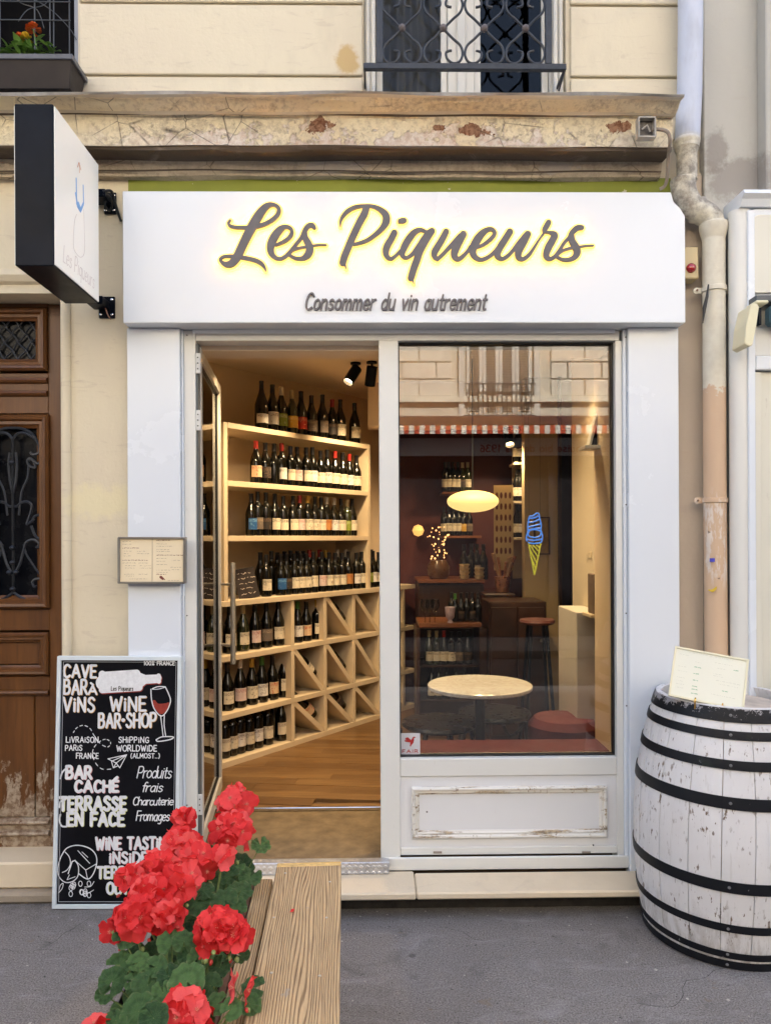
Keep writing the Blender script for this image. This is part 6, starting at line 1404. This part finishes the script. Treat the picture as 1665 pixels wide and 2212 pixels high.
for k in range(90):
    o = mesh_obj('leaf', lm1, None); o.parent = gp_; s_ = rw.uniform(.025, .05); o.scale = (s_, s_, s_); o.location = (rw.uniform(-.12, .26), rw.uniform(-.09, .0), rw.uniform(.04, .085)); o.rotation_euler = (rw.uniform(-.2, .8), rw.uniform(-.5, .5), rw.uniform(0, 6.28))
wm = thing('wire_guard', 'thin dark wire guard across the upper left window', 'railing', (ax(60, 3.32, 60), 3.33, 3.45))
WIR = simple('dark_wire', (.06, .065, .07), .4, bump=0)
for py in (0, 40, -50): q = at(0, py, 3.33); MB().tube([(-2.2, 3.33, q.z), (lw[1]-.04, 3.33, q.z-.005)], .0025, 5).build('wire', WIR, wm)
for px in (0, 75, 108, 116, 150): q = at(px, 60, 3.335); MB().tube([(q.x, 3.335, 3.44), (q.x, 3.335, 4.6)], .003, 5).build('wire', WIR, wm)
for l in ([(20, -20), (45, 5), (80, 20), (95, 60)], [(60, -10), (110, 20), (150, 60), (165, 85)], [(110, -10), (95, 10), (60, 20), (40, 45)]): MB().tube(smooth_pts([tuple(at(a_, b_, 3.34)) for a_, b_ in l], 4), .002, 5).build('wire', WIR, wm)

# ================================================================== TERRACE BENCH AND PLANTER
VPX = 745
tilt_ = math.atan((VPX-810)/F)              # heading of planter and bench, measured from +Y
hd = Vector((math.sin(tilt_), math.cos(tilt_), 0)); hs = Vector((hd.y, -hd.x, 0))
def rail_board(name, mat, parent, pfar, width, z_top, thick, y_far, y_near, left=True, bev=.004):
    """board running towards the camera; pfar = far end left/right pixel corner (x, y at z_top)"""
    q = at(pfar, 1163+(CH-z_top)*F/y_far, y_far); L = (y_far-y_near)/hd.y
    M = Matrix(((hs.x, -hd.x, 0, q.x), (hs.y, -hd.y, 0, q.y), (0, 0, 1, 0), (0, 0, 0, 1)))
    a, b = (0, width) if left else (-width, 0)
    return MB().box(a, b, 0, L, z_top-thick, z_top, M).build(name, mat, parent, bevel=bev, segs=2), M, L
def bench_wood():
    t = NT('weathered_pine'); o = t.map(t.pos(), rot=(0, 0, tilt_)); s = t.sep(o)
    wv = t.noise(3.0, 2, t.map(o, scale=(4.5, .38, 1)), .45, .5)
    wg = t.math('SINE', t.math('ADD', t.math('MULTIPLY', s[0], 780.), t.math('MULTIPLY', wv, 60.)))
    ring = t.ramp(wg, .1, .95); fine = t.noise(260, 4, t.map(o, scale=(1, .03, 1)), .6); pat = t.noise(4, 4, t.map(o, scale=(1, .3, 1)))
    base = t.mix(t.ramp(pat, .35, .7), (.56, .40, .22), (.42, .30, .17))
    col = t.mix(t.math('MULTIPLY', ring, t.ramp(fine, .3, .6, .35, .85)), base, (.12, .075, .04)); col = t.mix(t.ramp(fine, .52, .72, 0, .5), col, (.16, .11, .07))
    col = t.mix(t.ramp(t.noise(18, 4, t.map(o, scale=(1, .4, 1), loc=(2, 5, 0))), .68, .72, 0, .7), col, (.33, .30, .25))
    return t.done(col, .75, 0, t.bump(t.math('ADD', t.math('MULTIPLY', ring, -.8), fine), .7, .003), .2)
BW = bench_wood(); BE = simple('fresh_cut_pine', (.62, .42, .16), .7, .2, 60, .2)
bz = .50; yfar = 1600*(CH-bz)/(1868-1163)
bn = thing('bench', 'weathered pine plank bench running toward the door beside the geranium trough', 'bench', (at(667, 1163, 2.2).x, 2.2, 0))
sl1, BMx, BL = rail_board('plank', BW, bn, 737, .213, bz, .040, yfar, 1.05, left=False, bev=.006)
e_ = MB().box(-.2125, -.0005, -.026, -.0003, bz-.039, bz+.001, BMx); e_.build('end_cut', BE, bn, bevel=.003)
m = MB().box(-.276, -.222, .02, BL, bz-.16, bz-.028, BMx); m.build('edge_plank', BW, bn, bevel=.008, segs=2)
m = MB().box(-.302, -.281, .035, BL, bz-.17, bz-.040, BMx); m.build('backing_board', simple('red_brown_board', (.12, .06, .04), .7, .3, 20, .2), bn, bevel=.003)
for yy in (.25, BL-.35):
    for xx in (-.20, -.07): MB().box(xx, xx+.05, yy, yy+.05, .0005, bz-.0405, BMx).build('leg', BW, bn, bevel=.003)
mm = []
for (u, v) in ((.18, .05), (.035, .12), (.19, .33), (.04, .34), (.17, .6), (.05, .62)):
    p = BMx @ Vector((-u, v, bz+.0003)); MB().lathe([(.0045, 0), (.004, .0012), (.001, .0015)], p, 10).build('nail_head', STEEL, bn, True)
p = at(631, 1969, 1600*(CH-bz)/(1969-1163)); pt = MB(); pt.add([p+Vector(v) for v in ((-.006, -.008, .001), (.004, -.009, .003), (.007, .006, .004), (-.003, .009, .002))], [(0, 1, 2, 3)])
PET = None
# planter trough
pz = .45; pyf = 2.46
tr_ = thing('planter_trough', 'long black trough planter with a thin metal rim holding the geraniums', 'planter', (at(400, 1163, 2.0).x, 2.0, 0))
q = at(552, 1913, 1600*(CH-pz)/(1913-1163)); s0 = (Vector((q.x, q.y, 0))); PLW = .272; Lp = (q.y+ .05 -1.05)
PMx = Matrix(((hs.x, -hd.x, 0, q.x+hd.x*.05), (hs.y, -hd.y, 0, q.y+hd.y*.05), (0, 0, 1, 0), (0, 0, 0, 1)))
TB = simple('black_trough', (.010, .010, .011), .5, .2, 10, .05)
for (a, b, c, d) in ((-PLW, -PLW+.006, 0, Lp), (-.006, 0, 0, Lp), (-PLW+.0065, -.0065, 0, .006), (-PLW+.0065, -.0065, Lp-.006, Lp)): MB().box(a, b, c, d, .001, pz-.004, PMx).build('side', TB, tr_)
RM = simple('rim_aluminium', (.30, .30, .31), .4, .1, 30, .05, metal=.5)
for (a, b) in ((-PLW-.002, -PLW+.010), (-.010, .002)): MB().box(a, b, 0, Lp, pz-.0035, pz, PMx).build('rim', RM, tr_, bevel=.001)
SOIL = bpy.data.materials['potting_soil']; MB().box(-PLW+.007, -.007, .007, Lp-.007, pz-.10, pz-.07, PMx).build('soil', SOIL, tr_)

# ---- geraniums
def translucent(t, c, f):
    tr = t.new('ShaderNodeBsdfTranslucent'); t.put(tr.inputs[0], c); mx = t.new('ShaderNodeMixShader'); mx.inputs[0].default_value = f
    t.link(t.b.outputs[0], mx.inputs[1]); t.link(tr.outputs[0], mx.inputs[2]); t.link(mx.outputs[0], t.out.inputs[0]); return t.m
def leafmat():
    t = NT('geranium_leaf'); o = t.obj(); s = t.sep(o); r_ = t.math('SQRT', t.math('ADD', t.math('MULTIPLY', s[0], s[0]), t.math('MULTIPLY', s[1], s[1])))
    oi = t.new('ShaderNodeObjectInfo').outputs['Random']; n = t.noise(9, 5, o, .65)
    an = t.new('ShaderNodeMath', operation='ARCTAN2'); t.link(s[1], an.inputs[0]); t.link(s[0], an.inputs[1])
    vein = t.ramp(t.math('ABSOLUTE', t.math('SINE', t.math('MULTIPLY', an.outputs[0], 4.5))), .10, .02, 0, 1); vein = t.math('MULTIPLY', vein, t.ramp(r_, .95, .3, .1, 1))
    c = t.mix(t.ramp(oi, 0, 1), (.030, .080, .030), (.11, .22, .065)); c = t.mix(t.ramp(n, .4, .7, 0, .5), c, (.11, .18, .075))
    zone = t.math('MULTIPLY', t.ramp(r_, .42, .55), t.ramp(r_, .78, .62)); c = t.mix(t.math('MULTIPLY', zone, .35), c, (.018, .045, .018))
    c = t.mix(t.math('MULTIPLY', vein, .65), c, (.16, .25, .09)); c = t.mix(t.ramp(r_, .93, 1.05, 0, .5), c, (.24, .27, .13))
    t.done(c, .48, 0, t.bump(t.math('ADD', t.math('MULTIPLY', vein, -1.), n), .6, .03), .3); return translucent(t, c, .22)
LEAFM = leafmat()
rl_ = random.Random(31); gleaf = []
for var in range(7):
    m = MB(); nA, rings = 44, (0.0, .22, .48, .76, 1.0); vs = [(0, 0, .0)]; ph1, ph2 = rl_.uniform(0, 6), rl_.uniform(0, 6); cup = rl_.uniform(-.05, .22); tw_ = rl_.uniform(-.25, .25)
    for ri in rings[1:]:
        for k in range(nA):
            a_ = R(-78)+R(336)*k/(nA-1)+R(12) ; a_ = R(-90+14)+R(332)*k/(nA-1)
            lob = 1+.045*math.cos(a_*5-R(90)*5)+.034*(abs(math.sin(k*math.pi*.25+ph1))-.5)*(2 if ri == 1 else .3)+.02*math.sin(a_*7+ph2)
            rr2 = ri*lob*(1-.12*math.exp(-((a_+math.pi/2)/.5)**2)); pl_ = .105*ri*ri*math.sin(a_*9+ph1)+.05*ri*math.sin(a_*3+ph2)
            x_, y_ = rr2*math.cos(a_), rr2*math.sin(a_); vs.append((x_, y_, cup*ri*ri+pl_+tw_*x_*y_*.5-.12*max(0, ri-.7)))
    fs = [(0, 1+k, 2+k) for k in range(nA-1)]
    for r_i in range(3):
        for k in range(nA-1): p_ = 1+r_i*nA+k; fs.append((p_, p_+nA, p_+nA+1, p_+1))
    me = m.add(vs, fs).mesh('leaf', True); me.materials.append(LEAFM); gleaf.append(me)
def petalmat():
    t = NT('coral_red_petal'); o = t.obj(); s = t.sep(o); oi = t.new('ShaderNodeObjectInfo').outputs['Random']; r_ = t.math('SQRT', t.math('ADD', t.math('MULTIPLY', s[0], s[0]), t.math('MULTIPLY', s[1], s[1])))
    an = t.new('ShaderNodeMath', operation='ARCTAN2'); t.link(s[1], an.inputs[0]); t.link(s[0], an.inputs[1])
    c = t.mix(t.ramp(oi, .0, .6), (.58, .004, .007), (.80, .045, .045)); c = t.mix(t.ramp(oi, .65, 1.), c, (.85, .13, .12)); ln = t.ramp(t.noise(3, 3, t.map(o, scale=(3, 3, 3))), .3, .7, 0, .35); c = t.mix(ln, c, (.74, .055, .06))
    c = t.mix(t.ramp(r_, .30, .08, 0, .55), c, (.75, .16, .13)); b = t.b; c = t.mix(t.math('MULTIPLY', t.ramp(t.math('ABSOLUTE', t.math('SINE', t.math('MULTIPLY', an.outputs[0], 17.))), .25, .0), t.ramp(r_, .9, .2, 0, .35)), c, (.45, .01, .02))
    t.b.inputs['Subsurface Weight'].default_value = .0
    t.done(c, .55, 0, t.bump(t.noise(12, 3, o), .25, .03), .3); return translucent(t, c, .3)
PETM = petalmat(); STAM = simple('stamen', (.8, .35, .22), .6, bump=0)
fls = []
for var in range(6):
    m = MB()
    for pi_ in range(5):
        base_a = pi_*R(72)+rl_.uniform(-.14, .14); wd = rl_.uniform(.74, .92); ln_ = rl_.uniform(.88, 1.08); lift = rl_.uniform(.0, .38)+(.08 if pi_ % 2 else 0); zt2 = .012*pi_; ph1 = rl_.uniform(0, 6); vs = []
        for i, u in enumerate((.05, .2, .42, .66, .86, 1.)):
            ww = wd*.5*(.16+1.02*math.sin(min(1, u*.97)**.9*math.pi*.62)) * (1 if u < .95 else .72)
            for j in range(7):
                v_ = -1+j/3; x_ = u*ln_*(1-.14*abs(v_)**2*(u > .8)-.05*math.sin(v_*5+ph1)*(u > .7)); y_ = v_*ww
                z_ = lift*u*u*.7+.10*u*math.sin(v_*2.4+ph1)+.12*abs(v_)*abs(v_)*u*(1 if lift > .3 else -.4)-.18*max(0, u-.75)+zt2
                vs.append((x_*math.cos(base_a)-y_*math.sin(base_a), x_*math.sin(base_a)+y_*math.cos(base_a), z_))
        m.add(vs, [(i*7+j, i*7+j+1, i*7+j+8, i*7+j+7) for i in range(5) for j in range(6)])
    n0 = len(m.f)
    for k in range(5): a_ = k*1.25; m.tube([(0, 0, 0), (.06*math.cos(a_), .06*math.sin(a_), .14), (.12*math.cos(a_), .12*math.sin(a_), .24)], .018, 4)
    me = m.mesh('flower', True); me.materials.append(PETM); me.materials.append(STAM)
    for k_, p_ in enumerate(me.polygons):
        if len(me.polygons)-k_ <= len(m.f)-n0: p_.material_index = 1
    fls.append(me)
GST = simple('geranium_stem', (.16, .22, .06), .5, .2, 30, .1); BUD = simple('geranium_bud', (.22, .26, .07), .5, .3, 50, .1); BUDR = simple('red_bud', (.42, .03, .02), .5, .3, 50, .1)
budme = MB().lathe([(.1, 0), (.34, .25), (.36, .55), (.2, .85), (.05, 1.)], n=10).mesh('bud', True); budme.materials.append(BUD)
def rot_to(d, spin=0):
    return Vector(d).to_track_quat('Z', 'Y').to_matrix().to_4x4() @ Matrix.Rotation(spin, 4, 'Z')
plants = []
def plant(Yc, label):
    c = PMx @ Vector((-PLW/2, 0, 0)); k_ = (q.y+hd.y*.05-Yc)/hd.y; p = PMx @ Vector((-PLW/2, k_, pz-.075)); t = thing('geranium', label, 'plant', p, 'red geraniums in the trough'); plants.append((t, p)); return t
P_ = [plant(2.36, 'red geranium with tall heads at the door end of the trough'), plant(2.08, 'red geranium with a wide mass of blooms in the middle of the trough'),
      plant(1.83, 'red geranium with round heads and big scalloped leaves nearer the camera'), plant(1.56, 'red geranium at the near end of the trough, cut by the picture edge')]
def child(me, parent, M, name=None):
    o = bpy.data.objects.new(name or me.name.split('.')[0], me); COL.objects.link(o); o.parent = parent; o.matrix_parent_inverse = Matrix.Translation(-origin_of(parent)) if parent.type == 'EMPTY' else Matrix.Identity(4)
    o.matrix_basis = M; return o
def near_plant(Y): return min(plants, key=lambda a: abs(a[1].y-Y))
EYE = Vector((0, 0, CH))
def head(px, py, Y, rpx, n, flat=1., side=0, buds=0):
    c = at(px, py, Y); r_ = rpx/F*Y; t, p = near_plant(Y)
    foot = Vector((p.x*.55+c.x*.45, p.y*.5+c.y*.5, pz-.03)); cen = c-Vector((0, 0, r_*.5)); m = MB()
    m.tube(smooth_pts([tuple(foot), tuple(foot*.4+cen*.6+Vector((0, 0, -.01))), tuple(cen)], 5), .0032, 7)
    placed = []
    fs_ = .037
    for i in range(max(2, round(n*.62))):
        best = None
        for tr in range(14):
            a_ = rl_.uniform(0, 6.28); e = rl_.uniform(-.45, 1.5); d = Vector((math.cos(a_)*math.cos(e), math.sin(a_)*math.cos(e), math.sin(e)))
            if d.dot((EYE-c).normalized()) < -.35: continue
            md = min([(d-x).length for x in placed] or [9]);
            if best is None or md > best[0]: best = (md, d)
        d = best[1]; placed.append(d); rr3 = max(.012, r_-fs_*.55); pos = c+Vector((d.x*rr3, d.y*rr3, d.z*rr3*flat))
        m.tube([cen, (cen+pos)/2, pos], .0011, 4)
        fd = (d+(EYE-c).normalized()*.45).normalized(); s_ = fs_*rl_.uniform(.88, 1.15); M = Matrix.Translation(pos) @ rot_to(fd, rl_.uniform(0, 6.28)) @ Matrix.Scale(s_, 4); placed_f.append((rl_.choice(fls), M, len(heads)))
    hm_ = m.build('flower_head', GST, t, True)
    for me, M, h in placed_f[:]: 
        o = bpy.data.objects.new('flower', me); COL.objects.link(o); o.parent = hm_; o.matrix_basis = M
    placed_f.clear()
    for i in range(buds):
        a_ = rl_.uniform(-2.6, -.5); d = Vector((math.cos(a_)*.8, math.sin(a_)*.5, rl_.uniform(-.9, .1))).normalized(); s_ = rl_.uniform(.011, .016)
        ps_ = cen+d*r_*.75; st_ = MB().tube([cen, cen+d*r_*.4+Vector((0, 0, .004)), ps_], .0012, 4)
        o = bpy.data.objects.new('bud', budme); COL.objects.link(o); o.parent = hm_; o.matrix_basis = Matrix.Translation(ps_) @ rot_to(d) @ Matrix.Scale(s_, 4)
        if i % 3 == 0: set_mat(o, BUDR)
placed_f = []; heads = []
for h in ((508, 1738, 2.43, 44, 15, 1., 0, 0), (500, 1800, 2.34, 47, 17, 1., 0, 4), (398, 1768, 2.34, 26, 6, .8, 0, 0), (392, 1826, 2.24, 44, 13, .8, 0, 2), (432, 1862, 2.16, 44, 14, .9, 0, 3), (480, 1853, 2.14, 14, 2, 1, 0, 0),
          (345, 1880, 2.10, 44, 14, .9, 0, 2), (282, 1896, 2.05, 34, 8, .9, 0, 1), (392, 1906, 2.02, 46, 15, .9, 0, 2), (322, 1930, 1.97, 42, 12, .9, 0, 0), (294, 1984, 1.90, 50, 16, .9, 0, 4), (246, 2006, 1.90, 22, 4, 1, 0, 2), (358, 1978, 1.90, 42, 12, .8, 0, 3),
          (462, 2010, 1.80, 46, 15, .95, 0, 7), (505, 2020, 1.80, 38, 10, 1, 0, 3), (519, 2136, 1.68, 34, 2, .6, 0, 5), (402, 2196, 1.63, 66, 20, .8, 0, 2), (205, 2222, 1.60, 22, 3, .7, 0, 0)): head(*h)
# leaves
def leaf_at(pos, nrm, size, t, spin=None):
    M = Matrix.Translation(pos) @ rot_to(nrm, spin if spin is not None else rl_.uniform(0, 6.28)) @ Matrix.Scale(size, 4); child(rl_.choice(gleaf), t, M, 'leaf')
stm = {id(t): MB() for t, p in plants}
def add_leaf(px, py, Y, rpx, tilt=.35, spin=None):
    c = at(px, py, Y); t, p = near_plant(Y); n_ = (Vector((0, -.25, 1))+(EYE-c).normalized()*.6+Vector((rl_.uniform(-tilt, tilt), rl_.uniform(-tilt, tilt), 0))).normalized()
    leaf_at(c, n_, rpx/F*Y, t, spin); f_ = Vector((p.x*.6+c.x*.4, p.y*.3+c.y*.7, pz-.06)); stm[id(t)].tube([f_, (f_+c)/2+Vector((0, 0, .02)), c], .0016, 4)
for l in ((563, 1827, 2.36, 22), (540, 1895, 2.3, 26), (505, 1872, 2.3, 24), (470, 1838, 2.32, 20), (450, 1905, 2.15, 28), (495, 1893, 2.2, 22), (425, 1950, 2.05, 36), (520, 1925, 2.15, 26), (485, 1945, 2.05, 30), (455, 1985, 1.98, 28), (510, 1960, 2.1, 24), (440, 1925, 2.08, 24),
          (372, 2040, 1.84, 34), (398, 2035, 1.82, 26), (268, 2030, 1.86, 26), (258, 2085, 1.84, 28), (243, 2120, 1.78, 30), (300, 2080, 1.80, 26), (318, 2130, 1.72, 34), (338, 2090, 1.76, 24), (404, 2120, 1.70, 40), (365, 2110, 1.72, 26), (352, 2145, 1.68, 26),
          (300, 2185, 1.62, 38), (332, 2200, 1.58, 32), (250, 2205, 1.60, 22), (455, 2130, 1.72, 26), (470, 2170, 1.66, 26), (548, 2135, 1.74, 26), (540, 2170, 1.7, 26), (430, 2070, 1.78, 26), (405, 2065, 1.80, 22), (290, 2120, 1.76, 22), (475, 2090, 1.78, 24), (225, 2150, 1.76, 20), (500, 2180, 1.64, 24), (520, 2065, 1.82, 20)): add_leaf(*l)
for i in range(78):
    k_ = rl_.uniform(.02, Lp-.35); u_ = rl_.uniform(-PLW+.02, -.02); p = PMx @ Vector((u_, k_, 0)); e_ = 1-abs((u_+PLW/2)/(PLW/2))**2*.5
    c = Vector((p.x, p.y, pz+rl_.uniform(-.03, .085)*e_)); t, pp_ = near_plant(p.y); n_ = (Vector((rl_.uniform(-.8, .8), rl_.uniform(-1.1, .3), 1))+(EYE-c).normalized()*.4).normalized()
    leaf_at(c, n_, rl_.uniform(.028, .052), t); f_ = Vector((c.x*.6+pp_.x*.4, c.y, pz-.07)); stm[id(t)].tube([f_, c], .0016, 4)
for t, p in plants: o = stm[id(t)].build('stems', GST, t, True); o['kind'] = 'stuff'
tag(pt.build('fallen_petal', PETM), 'single red petal lying on the pine bench', 'petal')

# ================================================================== SMALL LITTER ON THE ASPHALT
rg_ = random.Random(12)
GRT_ = simple('pale_grit', (.42, .39, .34), .9, .3, 60, 0); GRD = simple('dark_grit', (.04, .035, .03), .9, bump=0)
for nm, mt, cnt, lo, hi in (('pale_grit', GRT_, 170, .0012, .004), ('pale_grit', GRT_, 45, .004, .0085), ('dark_grit', GRD, 90, .0012, .004)):
    m = MB()
    for i in range(cnt):
        x, y = rg_.uniform(-1.7, 1.9), 3.14-rg_.random()**1.6*1.0; s_ = rg_.uniform(lo, hi); a_ = rg_.uniform(0, 3); m.add([(x+s_*math.cos(a_+k*1.57)*rg_.uniform(.6, 1.2), y+s_*math.sin(a_+k*1.57)*rg_.uniform(.6, 1.2), .0005) for k in range(4)]+[(x, y, s_*.5)], [(0, 1, 4), (1, 2, 4), (2, 3, 4), (3, 0, 4)])
    tag(m.build(nm, mt), kind='stuff')
m = MB(); 
def crack(pts, w_=.0011):
    pts = smooth_pts(pts, 4); vs = []
    for i, (x, y) in enumerate(pts):
        a_ = pts[max(i-1, 0)]; b_ = pts[min(i+1, len(pts)-1)]; d = Vector((b_[0]-a_[0], b_[1]-a_[1])).normalized(); ww = w_*rg_.uniform(.4, 1.2); vs += [(x-d.y*ww, y+d.x*ww, .0006), (x+d.y*ww, y-d.x*ww, .0006)]
    return [vs, [(2*i, 2*i+1, 2*i+3, 2*i+2) for i in range(len(pts)-1)]]

for o in bpy.data.objects:
    if o.name.split('.')[0] in ('slogan', 'print', 'headings', 'prices', 'chalk_drawing', 'chalk_lettering', 'chalk_shadow', 'chalk_writing', 'lettering', 'bottle_lettering', 'sign_script', 'sticker_lettering', 'small_lettering', 'screw_heads', 'blue_bottle_mark', 'flame_mark', 'grille_rosettes'): o['kind'] = 'stuff'

def walk(x, y, a_, n, st=.03):
    pts = [(x, y)]
    for i in range(n): a_ += rg_.uniform(-.55, .55); x += st*math.cos(a_); y += st*math.sin(a_); pts.append((x, y))
    return pts
m = MB()
for x, y, a_, n in ((1.1, 2.62, .2, 9), (1.1, 2.62, -1.9, 10), (.25, 3.0, -.3, 7), (-.2, 3.02, 2.9, 6), (-1.5, 2.9, -.1, 9), (-1.2, 3.1, -2.2, 8)):
    v_, f_ = crack(walk(x, y, a_, n)); m.add(v_, f_)
tag(m.build('pavement_crack', simple('crack_dark', (.03, .028, .026), .95, bump=0)), kind='stuff')  # thin dark strips for the asphalt cracks
